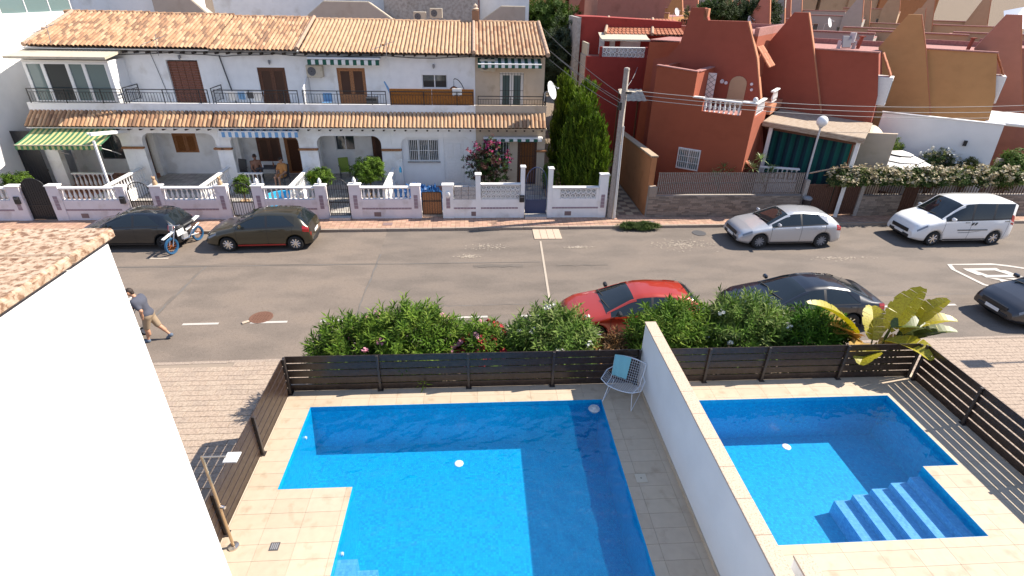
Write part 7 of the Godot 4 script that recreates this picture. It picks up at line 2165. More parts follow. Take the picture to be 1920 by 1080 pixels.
func planting() -> void:
	mat("leaf", Color.WHITE, 0.7, {"vc": true, "spec": 0.3, "back": Color(0.62, 0.7, 0.4)})
	mat("leaf_dry", Color.WHITE, 0.8, {"vc": true, "back": Color(0.5, 0.4, 0.3)})
	mat("petal", Color.WHITE, 0.8, {"vc": true, "back": Color(0.5, 0.5, 0.5)})
	mat("bark", lin(0.16, 0.11, 0.075), 0.9, {"tex": "wood", "scale": 1.0})
	mat("banana_leaf", lin(0.47, 0.46, 0.03), 0.45, {"back": Color(0.75, 0.75, 0.35), "tex": "tilehue", "scale": 0.8})
	mat("banana_dry", lin(0.45, 0.31, 0.06), 0.8, {"back": Color(0.6, 0.5, 0.3), "tex": "tilehue", "scale": 1.5})
	mat("banana_dark", lin(0.10, 0.15, 0.028), 0.5, {"back": Color(0.4, 0.5, 0.2), "tex": "tilehue", "scale": 0.8})
	var g := G.new()
	g.quad(V(-4.4, 0.075, -10.02), V(10.6, 0.075, -10.02), V(10.6, 0.075, -11.95), V(-4.4, 0.075, -11.95)); structure("planting_bed", g, M.earth)
	var ol := [Color(0.081, 0.155, 0.014), Color(0.112, 0.192, 0.019), Color(0.056, 0.112, 0.012), Color(0.155, 0.223, 0.031)]
	var pale := [Color(0.099, 0.174, 0.025), Color(0.136, 0.205, 0.043), Color(0.068, 0.124, 0.019), Color(0.186, 0.236, 0.074)]
	var pink := Color(0.6, 0.27, 0.34)
	var white := Color(0.62, 0.62, 0.55)
	shrub("oleander_bush", "pink-flowered oleander bush at the left end of the pool fence", V(-3.05, 0.08, -11.0), V(1.0, 0.82, 0.75), 1.2, 900, "oleander", ol, {"bloom": [[3, 10, pink, 1.0]], "group": "oleander hedge along the pool fence"})
	shrub("oleander_bush", "tallest pink-flowered oleander, above the middle of the larger pool's fence", V(-1.75, 0.08, -11.0), V(1.3, 1.0, 0.8), 1.4, 1300, "oleander", ol, {"bloom": [[14, 11, pink, 1.0]], "group": "oleander hedge along the pool fence"})
	shrub("oleander_bush", "low oleander with crimson flowers between the pink and white ones", V(0.05, 0.08, -10.95), V(0.68, 0.8, 0.65), 1.15, 560, "oleander", ol, {"bloom": [[20, 12, Color(0.341, 0.019, 0.025), 1.1], [5, 10, pink, 1.0]], "group": "oleander hedge along the pool fence"})
	shrub("oleander_bush", "white-flowered oleander left of the dry brown bush", V(1.78, 0.08, -11.0), V(1.12, 0.95, 0.75), 1.3, 1100, "oleander", pale, {"bloom": [[15, 7, white, 0.9]], "group": "oleander hedge along the pool fence"})
	shrub("dry_bush", "dry rust-brown bush in front of the red car", V(3.35, 0.08, -10.95), V(0.55, 0.6, 0.5), 1.0, 420, "oleander", [Color(0.186, 0.087, 0.022), Color(0.260, 0.136, 0.037), Color(0.105, 0.056, 0.019)], {"mat": "leaf_dry", "size": 0.8})
	shrub("oleander_bush", "leafy green oleander right of the white dividing wall", V(4.75, 0.08, -11.0), V(1.0, 1.0, 0.75), 1.38, 1000, "oleander", ol, {"bloom": [[3, 6, white, 0.9]], "group": "oleander hedge along the pool fence"})
	shrub("oleander_bush", "white-flowered oleander in front of the black saloon", V(6.55, 0.08, -11.05), V(1.15, 1.05, 0.75), 1.45, 1150, "oleander", pale, {"bloom": [[15, 7, white, 0.9]], "group": "oleander hedge along the pool fence"})
	shrub("oleander_bush", "bright green bush at the foot of the banana plant", V(8.3, 0.08, -10.95), V(0.9, 0.85, 0.7), 1.28, 780, "oleander", [Color(0.056, 0.136, 0.012), Color(0.081, 0.180, 0.015), Color(0.037, 0.093, 0.012)], {"group": "oleander hedge along the pool fence"})
	banana(V(9.85, 0.08, -10.6))
	# ivy hedge over the stone walls on the right
	var iv := [Color(0.050, 0.093, 0.019), Color(0.074, 0.124, 0.025), Color(0.149, 0.167, 0.050), Color(0.031, 0.056, 0.015), Color(0.248, 0.223, 0.112)]
	var t := thing("ivy_hedge", "long ivy hedge with cream blossom hanging over the stone walls", "hedge", V(20.75, 1.76, -23.15))
	for k in 11:
		crown("foliage", t, V(-4.1 + k * 0.82, 0.05 * sin(k * 2.2), 0), V(0.6, 0.58 + 0.06 * sin(k * 3.1), 0.42), 420, "ivy", M.leaf, iv, 0.3, 1.0, 0.4, 0.5)
		blooms(t, V(-4.1 + k * 0.82, 0.05, 0.05), V(0.62, 0.6, 0.45), 30, 7, Color(0.446, 0.384, 0.248), 1.3)
	g = G.new(); g.tube([V(-4.6, -0.2, -0.1), V(-2, 0.2, -0.1), V(1, -0.1, -0.12), V(4.3, 0.15, -0.1)], 0.03, 6); part("stems", g, M.bark, t)
	# tall conifers beside the alley
	var th := [Color(0.081, 0.136, 0.012), Color(0.118, 0.180, 0.015), Color(0.155, 0.211, 0.019), Color(0.050, 0.081, 0.009)]
	var k := 0
	var cn := ["nearest the concrete pole", "nearest the front wall with pierced blocks", "between the satellite dish and the lamp globe", "at the back of the row, beside the beige gable"]
	for q in [[5.55, -25.0, 3.7, 0.7], [4.85, -26.0, 4.5, 0.85], [5.3, -27.7, 4.8, 0.85], [4.75, -29.4, 4.8, 0.85]]:
		t = thing("conifer", "bright green columnar conifer " + cn[k], "tree", V(q[0], 0.3, q[1]), 0.0, "conifers beside the alley")
		g = G.new(); g.cyl(Vector3.ZERO, V(0, q[2] * 0.85, 0), 0.10, 0.02, 7); part("trunk", g, M.bark, t)
		for j in 7:
			var f := j / 6.0
			crown("crown", t, V(rr(-0.1, 0.1), q[2] * (0.12 + 0.76 * f), rr(-0.1, 0.1)), V(q[3] * lerpf(1.0, 0.5, f * f), q[2] * 0.15, q[3] * lerpf(1.0, 0.5, f * f)), 330, "cypress", M.leaf, th, 0.35, 1.05, 1.6, 0.55)
		k += 1
	# bougainvillea, lemon trees and pots
	t = shrub("bougainvillea", "magenta bougainvillea climbing beside the beige house's window", V(0.5, 0.33, -25.6), V(0.95, 1.05, 0.5), 1.5, 620, "broad", [Color(0.025, 0.056, 0.012), Color(0.043, 0.081, 0.019), Color(0.087, 0.037, 0.031)], {"bloom": [[26, 9, Color(0.260, 0.012, 0.087), 1.2], [8, 8, Color(0.310, 0.074, 0.099), 1.1]], "lump": 0.5, "category": "plant"})
	potted("lemon tree with yellow fruit in a pot on the fourth garden", V(-5.05, 0.33, -25.0), V(0.72, 0.48, 0.6), 1.5, 620, true)
	potted("low round lemon bush left of the tall black arched gate", V(-7.25, 0.33, -24.6), V(0.52, 0.36, 0.45), 1.25, 360, true)
	potted("small yellow-green plant behind the low gate", V(-10.6, 0.33, -24.2), V(0.28, 0.4, 0.28), 1.05, 160, false)
	potted("small green plant at the top of the far-left garden wall", V(-20.2, 0.33, -24.3), V(0.55, 0.4, 0.4), 1.15, 260, false)
	potted("dark shrub in a pot behind the dark blue gate", V(3.5, 0.33, -25.6), V(0.3, 0.6, 0.3), 1.0, 220, false)
	# sword-leaved plants before the red house
	var where := ["below the balustrade", "left of the green curtain", "in the middle of the picket screen", "against the picket screen's right end"]
	k = 0
	for q in [[12.3, -24.5, 2.55], [13.2, -24.4, 2.75], [11.6, -24.6, 2.3], [13.9, -24.5, 2.2]]:
		t = thing("yucca", "yucca with sword-shaped leaves " + where[k], "plant", V(q[0], 0.12, q[1]), 0.0, "yuccas before the red house")
		g = G.new(); g.cyl(Vector3.ZERO, V(0.08, q[2] - 0.35, 0), 0.06, 0.04, 7); g.cyl(V(0.03, 0.9, 0), V(-0.3, q[2] - 0.75, 0.1), 0.04, 0.03, 6); part("trunk", g, M.bark, t)
		for hd in [V(0.08, q[2] - 0.35, 0), V(-0.3, q[2] - 0.75, 0.1)]:
			g = G.new()
			for j in 34:
				var a := j * 2.4
				var el := lerpf(-0.35, 1.8, j / 34.0)
				var d := V(cos(a), el, sin(a)).normalized()
				leaf(g, hd, d, V(-cos(a) * el, 1, -sin(a) * el).normalized(), rr(0.34, 0.5), 0.045, 0.12)
			part("leaf_rosette", g, M.yucca_leaf if M.has("yucca_leaf") else mat("yucca_leaf", lin(0.20, 0.27, 0.09), 0.5, {"back": Color(0.4, 0.5, 0.3)}), t)
		k += 1
	# garden bushes behind the ivy
	shrub("garden_bush", "bright green spiky bush behind the white parasol", V(21.2, 0.1, -26.6), V(0.7, 0.9, 0.5), 1.9, 420, "needle", [Color(0.081, 0.136, 0.019), Color(0.124, 0.180, 0.025)], {"size": 0.6})
	shrub("garden_bush", "white-blossomed bush right of the parasol", V(23.0, 0.1, -25.4), V(1.0, 0.95, 0.6), 1.65, 620, "broad", iv, {"bloom": [[24, 8, white, 1.2]]})
	shrub("garden_bush", "yellowish bush at the corner of the white wall", V(24.6, 0.1, -25.2), V(0.7, 0.7, 0.5), 1.5, 380, "broad", [Color(0.136, 0.136, 0.037), Color(0.081, 0.105, 0.025)], {"bloom": [[8, 6, white, 1.0]]})
	shrub("garden_bush", "broad-leaved plant at the right edge behind the ivy", V(26.6, 0.1, -25.0), V(0.8, 0.8, 0.5), 1.7, 420, "broad", [Color(0.062, 0.124, 0.019), Color(0.112, 0.167, 0.031)], {"size": 1.6})
	shrub("garden_bush", "dark shrub under the edge of the parasol", V(19.6, 0.1, -25.4), V(0.8, 0.8, 0.5), 1.4, 420, "broad", iv, {})
	# weeds along the far kerb
	t = thing("kerb_weeds", "patch of green weeds growing over the far kerb by the alley", "weeds", V(7.2, 0.06, -22.1))
	crown("foliage", t, V(0, 0.02, 0), V(0.95, 0.2, 0.22), 420, "grass", M.leaf, [Color(0.056, 0.093, 0.019), Color(0.081, 0.112, 0.031), Color(0.037, 0.062, 0.012)], 0.5, 0.8, 0.6, 0.1)
	# trees behind
	tree("round-crowned bright green pine behind the conifers", V(4.9, 0, -42.5), 8.9, V(2.3, 1.5, 1.8), 900, [Color(0.043, 0.081, 0.012), Color(0.062, 0.105, 0.015)])
	tree("grey-green olive tree at the end of the terrace roof", V(5.3, 0, -37.6), 7.6, V(1.9, 2.3, 1.3), 1900, [Color(0.056, 0.074, 0.037), Color(0.081, 0.102, 0.056), Color(0.037, 0.050, 0.028)])
	tree("dark green tree above the near red house's flat roof", V(18.2, 0, -45.5), 9.0, V(1.9, 1.3, 1.5), 700, [Color(0.031, 0.053, 0.012), Color(0.046, 0.074, 0.019)])
	tree("dense dark tree left of the brick-red fin", V(21.3, 0, -45.5), 9.4, V(2.1, 1.6, 1.5), 800, [Color(0.022, 0.037, 0.012), Color(0.034, 0.053, 0.015)])
	tree("small tree behind the crimson house", V(10.3, 0, -47.5), 9.2, V(1.2, 1.0, 1.0), 420, [Color(0.050, 0.093, 0.015), Color(0.074, 0.124, 0.019)])
	# reddish plant in the roof planter
	shrub("roof_plant", "reddish dry plant in the roof planter at the left edge", V(-5.25, 7.09, -3.9), V(0.3, 0.25, 0.3), 0.25, 120, "grass", [Color(0.186, 0.074, 0.050), Color(0.149, 0.099, 0.062)], {"stems": 3})

func tree(label: String, at: Vector3, h: float, r: Vector3, n: int, tones: Array) -> void:
	var t := thing("tree", label, "tree", at, 0.0, "trees behind the houses")
	var g := G.new()
	g.cyl(Vector3.ZERO, V(0.1, h - r.y * 1.6, 0), 0.22, 0.14, 9)
	for k in 6:
		var a := k * 1.05
		g.cyl(V(0.1, h - r.y * 1.8, 0), V(cos(a) * r.x * 0.6, h - r.y * 0.8, sin(a) * r.z * 0.6), 0.09, 0.03, 6)
	part("trunk", g, M.bark, t)
	for k in 5:
		var a := TAU * k / 5
		crown("crown", t, V(cos(a) * r.x * 0.45, h - r.y + 0.3 * sin(k * 2.0), sin(a) * r.z * 0.45), r * V(0.62, 0.75, 0.62), n / 5, "needle", M.leaf, tones, 0.35, 1.0, 0.6, 0.3)

func potted(label: String, at: Vector3, r: Vector3, cy: float, n: int, fruit: bool) -> void:
	var t := thing("potted_plant", label, "plant", at)
	var g := G.new(); g.lathe([[0.15, 0], [0.22, 0.3], [0.24, 0.34], [0.2, 0.34], [0.18, 0.3], [0, 0.29]], Vector3.ZERO, 12); part("pot", g, M.clay, t)
	g = G.new(); g.cyl(V(0, 0.28, 0), V(0.03, cy - r.y * 0.3, 0), 0.035, 0.025, 6)
	for k in 5: g.cyl(V(0.03, cy - r.y * 0.5, 0), V(cos(k * 1.3) * r.x * 0.6, cy + r.y * 0.2, sin(k * 1.3) * r.z * 0.6), 0.015, 0.006, 5)
	part("trunk", g, M.bark, t)
	crown("foliage", t, V(0, cy, 0), r, n, "broad", M.leaf, [Color(0.074, 0.136, 0.012), Color(0.112, 0.186, 0.019), Color(0.050, 0.087, 0.012)], 0.35, 1.0, 0.6, 0.4)
	if fruit:
		for k in 7:
			var a := k * 2.4
			g = G.new(); g.ball(V(cos(a) * r.x * 0.8, cy + r.y * (0.3 * sin(k * 1.7)), sin(a) * r.z * 0.8), V(0.035, 0.045, 0.035), 7, 5); part("lemon", g, M.lemon if M.has("lemon") else mat("lemon", lin(0.65, 0.5, 0.03), 0.5), t)

func banana(at: Vector3) -> void:
	var t := thing("banana_plant", "tall banana plant with torn yellow-green leaves at the fence corner", "plant", at)
	# base, lean direction (x, z), stalk height, blade length, blade width, material, bend
	var B := [[-0.25, -0.62, 0.0, 1.9, 1.75, 0.34, "banana_leaf", 0.34], [0.1, 0.32, -0.1, 1.95, 1.25, 0.42, "banana_leaf", 0.10], [0.25, 0.62, 0.0, 1.9, 1.25, 0.38, "banana_leaf", 0.2], [0.0, 0.12, 0.3, 1.75, 1.1, 0.46, "banana_leaf", 0.55], [-0.1, -0.3, 0.3, 1.6, 1.1, 0.42, "banana_leaf", 0.6]]
	var mr := ["banana_leaf", "banana_dry", "banana_leaf", "banana_dark", "banana_dry"]
	for k in 15:
		var a := k * 2.4 + 0.5
		B.append([0.35 * cos(a), (0.35 + 0.35 * rng.randf()) * cos(a) + 0.18, minf(0.08, (0.25 + 0.3 * rng.randf()) * sin(a)), rr(1.35, 2.15), rr(0.75, 1.25), rr(0.26, 0.42), mr[k % 5], rr(0.3, 0.7)])
	var n := 0
	for b in B:
		var dir := V(b[1], 0, b[2])
		var tip := V(b[0], 0, 0) + dir * 0.55 + V(0, b[3], 0)
		var g := G.new()
		g.cyl(V(b[0] * 0.5, 0, 0.03 * n - 0.2), tip, 0.035, 0.018, 6)
		var st := part("leaf_stalk", g, M.banana_dark, t)
		g = G.new()
		var d: Vector3 = (dir.normalized() * (0.35 + b[7]) + Vector3.UP * (1.0 - b[7])).normalized()
		var pos: Vector3 = tip
		var side: Vector3 = d.cross(Vector3.UP).normalized()
		if side.length() < 0.5: side = Vector3.RIGHT
		var seg := 14
		var prev := []
		for i in seg + 1:
			var f := float(i) / seg
			var w: float = b[5] * 0.78 * pow(sin(PI * clampf(f * 0.92 + 0.05, 0, 1)), 0.6)
			if b[6] == "banana_dry": w *= 0.55 + 0.5 * absf(sin(i * 2.3 + n))
			var up: Vector3 = side.cross(d).normalized()
			if up.y < 0: up = -up
			var L: Vector3 = pos + side * w + up * w * 0.45
			var R: Vector3 = pos - side * w + up * w * 0.45
			if prev.size():
				# each half of a segment is slightly torn from the next
				var j := 0.02 * sin(i * 3.7 + n)
				g.quad(prev[0], pos, L + d * j, prev[1] + d * (j - 0.01)) if i % 3 else g.quad(prev[0], pos, L * 0.94 + pos * 0.06, prev[1] * 0.9 + prev[0] * 0.1)
				g.quad(pos, prev[0], prev[2] - d * j, R) if i % 4 else g.quad(pos, prev[0], prev[2] * 0.88 + prev[0] * 0.12, R * 0.93 + pos * 0.07)
			prev = [pos, L, R]
			d = (d + Vector3.DOWN * (0.02 + 0.16 * b[7] * f)).normalized()
			pos += d * (b[4] / seg)
		part("blade", g, M[b[6]], st)
		n += 1

# ---------------------------------------------------------------- people: tapered bones joined into one skin
func skin(bones: Array, cell: float, k := 0.05) -> ArrayMesh:
	var lo := V(1e9, 1e9, 1e9)
	var hi := -lo
	for b in bones:
		for q in [[b[0], b[2]], [b[1], b[3]]]:
			lo = lo.min(q[0] - Vector3.ONE * (q[1] + cell * 2)); hi = hi.max(q[0] + Vector3.ONE * (q[1] + cell * 2))
	var nx := int((hi.x - lo.x) / cell) + 2
	var ny := int((hi.y - lo.y) / cell) + 2
	var nz := int((hi.z - lo.z) / cell) + 2
	var f := PackedFloat32Array()
	f.resize(nx * ny * nz)
	f.fill(9.0)
	for b in bones:
		var a: Vector3 = b[0]
		var ba: Vector3 = b[1] - b[0]
		var l2 := maxf(1e-9, ba.length_squared())
		var ra: float = b[2]
		var rb: float = b[3]
		var m := maxf(ra, rb) + k + cell * 2
		var l: Vector3 = (b[0].min(b[1]) - Vector3.ONE * m - lo) / cell
		var h: Vector3 = (b[0].max(b[1]) + Vector3.ONE * m - lo) / cell
		for x in range(maxi(0, int(l.x)), mini(nx, int(h.x) + 1)):
			for y in range(maxi(0, int(l.y)), mini(ny, int(h.y) + 1)):
				for z in range(maxi(0, int(l.z)), mini(nz, int(h.z) + 1)):
					var p := lo + V(x, y, z) * cell - a
					var t := clampf(p.dot(ba) / l2, 0, 1)
					var d := (p - ba * t).length() - lerpf(ra, rb, t)
					var i := (x * ny + y) * nz + z
					var e := f[i]
					var g := maxf(k - absf(d - e), 0.0) / k
					f[i] = minf(d, e) - g * g * k * 0.25
	var vid := {}
	var vs := []
	var out := G.new()
	for x in nx - 1:
		for y in ny - 1:
			for z in nz - 1:
				var s := Vector3.ZERO
				var c := 0
				var cs := []
				for q in 8: cs.append(f[((x + (q & 1)) * ny + y + ((q >> 1) & 1)) * nz + z + ((q >> 2) & 1)])
				if cs.min() > 0 or cs.max() < 0: continue
				for q in 8:
					for ax in [1, 2, 4]:
						if q & ax: continue
						var r: int = q | ax
						if (cs[q] < 0) == (cs[r] < 0): continue
						var t: float = cs[q] / (cs[q] - cs[r])
						var a := V(q & 1, (q >> 1) & 1, (q >> 2) & 1)
						var b := V(r & 1, (r >> 1) & 1, (r >> 2) & 1)
						s += a.lerp(b, t); c += 1
				vid[(x * ny + y) * nz + z] = vs.size()
				vs.append(lo + (V(x, y, z) + s / c) * cell)
	var F := func(p: Vector3) -> float:
		var e := 9.0
		for b in bones:
			var ba: Vector3 = b[1] - b[0]
			var t := clampf((p - b[0]).dot(ba) / maxf(1e-9, ba.length_squared()), 0, 1)
			var d: float = (p - b[0] - ba * t).length() - lerpf(b[2], b[3], t)
			var g := maxf(k - absf(d - e), 0.0) / k
			e = minf(d, e) - g * g * k * 0.25
		return e
	var ns := []
	for v in vs:
		var h := cell * 0.5
		ns.append(V(F.call(v + V(h, 0, 0)) - F.call(v - V(h, 0, 0)), F.call(v + V(0, h, 0)) - F.call(v - V(0, h, 0)), F.call(v + V(0, 0, h)) - F.call(v - V(0, 0, h))).normalized())
	var step := [ny * nz, nz, 1]
	for key in vid:
		var z: int = key % nz
		var y: int = (key / nz) % ny
		var x: int = key / (ny * nz)
		for ax in 3:
			var u := (ax + 1) % 3
			var w := (ax + 2) % 3
			var pos := [x, y, z]
			if pos[u] == 0 or pos[w] == 0: continue
			var i0: int = key
			var i1: int = key + step[ax]
			if (f[i0] < 0) == (f[i1] < 0): continue
			var ids := [key, key - step[u], key - step[u] - step[w], key - step[w]]
			if not (vid.has(ids[1]) and vid.has(ids[2]) and vid.has(ids[3])): continue
			var q := ids.map(func(i): return vid[i])
			if f[i0] >= 0: q.reverse()
			out.trin(vs[q[0]], vs[q[1]], vs[q[2]], ns[q[0]], ns[q[1]], ns[q[2]]); out.trin(vs[q[0]], vs[q[2]], vs[q[3]], ns[q[0]], ns[q[2]], ns[q[3]])
	return out.mesh()

func hand_bones(w: Vector3, d: Vector3, across: Vector3, curl: Vector3) -> Array:
	var b := [[w, w + d * 0.05, 0.024, 0.028]]
	for k in 4:
		var o := w + d * 0.07 + across * (-0.032 + 0.021 * k)
		var l: float = [0.066, 0.078, 0.074, 0.056][k]
		var m := o + (d * 0.75 + curl * 0.5).normalized() * l * 0.55
		b.append([w + d * 0.04 + across * (-0.022 + 0.015 * k), o, 0.013, 0.010]); b.append([o, m, 0.0095, 0.009]); b.append([m, m + (d * 0.2 + curl).normalized() * l * 0.5, 0.009, 0.0075])
	var th := w + d * 0.02 - across * 0.03
	b.append([w + d * 0.01, th + d * 0.02 - across * 0.01, 0.014, 0.011]); b.append([th + d * 0.02 - across * 0.01, th + d * 0.05 + curl * 0.03, 0.011, 0.009])
	return b

func head_parts(t: Node, c: Vector3, face: Vector3, hair: Material, sk: Material, neck: Vector3) -> void:
	var up := (c - neck).normalized()
	var s := up.cross(face).normalized()
	var b := [[c + up * 0.03 - face * 0.015, c + up * 0.02 + face * 0.015, 0.088, 0.085], [c + face * 0.03 - up * 0.05, c + face * 0.045 - up * 0.085, 0.058, 0.04], [neck, c - up * 0.03, 0.055, 0.052],
		[c + face * 0.085 + up * 0.0, c + face * 0.112 - up * 0.03, 0.010, 0.015], [c + s * 0.082 - up * 0.02, c + s * 0.09 + up * 0.02 - face * 0.01, 0.012, 0.016], [c - s * 0.082 - up * 0.02, c - s * 0.09 + up * 0.02 - face * 0.01, 0.012, 0.016],
		[c + face * 0.08 - up * 0.06 + s * 0.018, c + face * 0.08 - up * 0.06 - s * 0.018, 0.011, 0.011]]
	var h := part("head", skin(b, 0.011, 0.03), sk, t)
	part("hair", skin([[c + up * 0.055 - face * 0.03, c + up * 0.05 + face * 0.03, 0.086, 0.075], [c - face * 0.045 + up * 0.01, c - face * 0.05 - up * 0.03, 0.072, 0.055]], 0.013, 0.03), hair, t)
	for e in [-1, 1]:
		var g := G.new(); g.ball(c + face * 0.088 + s * 0.033 * e + up * 0.01, V(0.010, 0.008, 0.010), 8, 5); part("eye", g, M.rubber, h)

func people() -> void:
	mat("skin_tan", lin(0.44, 0.235, 0.145), 0.6)
	mat("skin_brown", lin(0.30, 0.14, 0.08), 0.6)
	mat("hair_dark", lin(0.028, 0.017, 0.012), 0.7)
	mat("shirt_slate", lin(0.085, 0.092, 0.125), 0.9, {"tex": "grain", "scale": 3.0})
	mat("shorts_khaki", lin(0.36, 0.27, 0.18), 0.9, {"tex": "grain", "scale": 3.0})
	mat("shoe_grey", lin(0.10, 0.13, 0.18), 0.8)
	mat("towel_orange", lin(0.62, 0.27, 0.08), 0.9, {"tex": "grain", "scale": 3.0})
	mat("pink_cloth", lin(0.55, 0.04, 0.12), 0.85)
	# man walking left with one arm on a pushchair
	var t := thing("person", "man in slate T-shirt and khaki shorts walking left, pushing a pushchair", "person", V(-9.53, 0, -13.85))
	var hip := V(0.0, 0.90, 0)
	var chest := V(-0.10, 1.30, 0)
	var neck := V(-0.17, 1.47, 0)
	var J := {"hipN": hip + V(0.0, -0.04, 0.09), "hipF": hip + V(0, -0.04, -0.09), "kneeN": V(-0.11, 0.47, 0.08), "ankN": V(-0.17, 0.09, 0.08), "kneeF": V(0.14, 0.46, -0.10), "ankF": V(0.36, 0.17, -0.10),
		"shN": V(-0.15, 1.40, 0.17), "shF": V(-0.13, 1.40, -0.17), "elN": V(0.02, 1.16, 0.24), "wrN": V(-0.02, 0.93, 0.20), "elF": V(-0.26, 1.14, -0.2), "wrF": V(-0.47, 1.02, -0.16)}
	var b := [[hip + V(0, 0.02, 0.05), hip + V(0, 0.02, -0.05), 0.125, 0.125], [hip, chest, 0.12, 0.14], [chest + V(0, 0.02, 0.07), chest + V(0, 0.02, -0.07), 0.13, 0.13], [chest, neck, 0.10, 0.055],
		[J.shN, J.elN, 0.056, 0.042], [J.elN, J.wrN, 0.04, 0.028], [J.shF, J.elF, 0.056, 0.042], [J.elF, J.wrF, 0.04, 0.028], [J.hipN, J.kneeN, 0.09, 0.055], [J.kneeN, J.ankN, 0.054, 0.036], [J.kneeN + V(0.03, -0.1, 0), J.kneeN + V(0.03, -0.2, 0), 0.045, 0.04], [J.hipF, J.kneeF, 0.09, 0.055], [J.kneeF, J.ankF, 0.054, 0.036], [J.kneeF + V(0.07, -0.06, 0), J.kneeF + V(0.12, -0.13, 0), 0.045, 0.04], [chest + V(-0.03, 0.1, 0.1), J.shN, 0.07, 0.06], [chest + V(-0.03, 0.1, -0.1), J.shF, 0.07, 0.06]]
	part("body", skin(b, 0.024, 0.06), M.skin_tan, t)
	part("hand", skin(hand_bones(J.wrN, V(-0.1, -1, 0).normalized(), V(1, 0, 0), V(-0.2, -0.2, -1).normalized()), 0.007, 0.012), M.skin_tan, t)
	part("hand", skin(hand_bones(J.wrF, V(-1, -0.15, 0).normalized(), V(0, 0, 1), V(0, -1, 0)), 0.007, 0.012), M.skin_tan, t)
	head_parts(t, V(-0.27, 1.63, 0), V(-0.93, -0.36, 0.05).normalized(), M.hair_dark, M.skin_tan, V(-0.18, 1.49, 0))
	part("t_shirt", skin([[hip + V(0, 0.05, 0.06), hip + V(0, 0.05, -0.06), 0.145, 0.145], [hip + V(0, 0.05, 0), chest, 0.14, 0.165], [chest + V(0, 0.03, 0.09), chest + V(0, 0.03, -0.09), 0.15, 0.15], [chest, neck + V(0.02, -0.04, 0), 0.12, 0.085], [J.shN, J.shN.lerp(J.elN, 0.72), 0.085, 0.072], [J.shF, J.shF.lerp(J.elF, 0.72), 0.085, 0.072], [chest + V(-0.03, 0.1, 0.1), J.shN, 0.085, 0.08], [chest + V(-0.03, 0.1, -0.1), J.shF, 0.085, 0.08]], 0.024, 0.05), M.shirt_slate, t)
	part("shorts", skin([[hip + V(0, 0.02, 0.06), hip + V(0, 0.02, -0.06), 0.147, 0.147], [J.hipN, J.hipN.lerp(J.kneeN, 0.88), 0.115, 0.09], [J.hipF, J.hipF.lerp(J.kneeF, 0.88), 0.115, 0.09]], 0.024, 0.04), M.shorts_khaki, t)
	for q in [[J.ankN, V(-0.17, 0.045, 0.08), V(-0.35, 0.04, 0.09)], [J.ankF, V(0.40, 0.13, -0.10), V(0.27, 0.035, -0.10)]]:
		part("shoe", skin([[q[0] + V(0, -0.03, 0), q[1], 0.05, 0.048], [q[1], q[2], 0.048, 0.04]], 0.014, 0.03), M.shoe_grey, t)
	# pushchair
	t = thing("pushchair", "dark pushchair with white and pink cover, half hidden by the white building", "pushchair", V(-10.35, 0, -13.95))
	for q in [[0.32, 0.24], [0.32, -0.24], [-0.38, 0.2], [-0.38, -0.2]]:
		var w := Node3D.new(); w.name = "wheel"; w.position = V(q[0], 0.13, q[1]); w.rotation.x = PI / 2; t.add_child(w, true)
		var g := G.new(); g.lathe([[0.09, -0.02], [0.13, -0.02], [0.13, 0.02], [0.09, 0.02]], Vector3.ZERO, 14); part("tyre", g, M.rubber, w)
		g = G.new(); g.cyl(V(0, -0.015, 0), V(0, 0.015, 0), 0.09, 0.09, 14); part("rim", g, M.light_grey, w)
	for s in [-1, 1]:
		var g := G.new(); g.tube([V(-0.38, 0.13, 0.2 * s), V(0.1, 0.55, 0.24 * s), V(0.40, 1.02, 0.24 * s)], 0.016, 6); g.tube([V(0.32, 0.13, 0.24 * s), V(0.0, 0.48, 0.24 * s)], 0.016, 6); part("frame", g, M.light_grey, t)
	var g := G.new(); g.cyl(V(0.40, 1.02, -0.25), V(0.40, 1.02, 0.25), 0.02); part("handle", g, M.rubber, t)
	g = G.new(); g.bev(V(-0.05, 0.5, 0), V(0.42, 0.08, 0.38), 0.03, rot(0, 0, -12)); g.bev(V(0.17, 0.75, 0), V(0.1, 0.5, 0.38), 0.03, rot(0, 0, -22)); part("seat", g, M.dark_grey, t)
	part("hood", skin([[V(0.18, 0.98, 0.14), V(0.18, 0.98, -0.14), 0.14, 0.14], [V(-0.02, 1.0, 0.12), V(-0.02, 1.0, -0.12), 0.11, 0.11]], 0.03, 0.05), M.dark_grey, t)
	g = G.new(); g.bev(V(0.31, 1.2, 0.02), V(0.03, 0.34, 0.34), 0.01, rot(0, 0, -25)); part("cover", g, M.awning_white, t)
	g = G.new(); g.bev(V(0.37, 1.12, 0.04), V(0.02, 0.13, 0.16), 0.006, rot(45, 0, -25)); part("pink_patch", g, M.pink_cloth, t)
	g = G.new(); g.bev(V(0.05, 0.3, 0), V(0.4, 0.16, 0.36), 0.04); part("basket", g, M.awning_blue, t)
	# two people sitting on the third porch
	seated("person sitting bare-chested at the dark garden table on the porch", V(-11.05, 0.55, -27.35), 25.0, M.skin_brown, M.skin_brown, M.dark_grey)
	seated("person wrapped in an orange towel sitting at the front of the porch", V(-9.65, 0.55, -26.75), -20.0, M.skin_tan, M.towel_orange, M.towel_orange)
	garden_chair("dark chair under the bare-chested person", V(-11.05, 0.55, -27.35), 180 + 25, M.dark_grey)
	garden_chair("dark chair under the person in the orange towel", V(-9.65, 0.55, -26.75), 180 - 20, M.dark_grey)

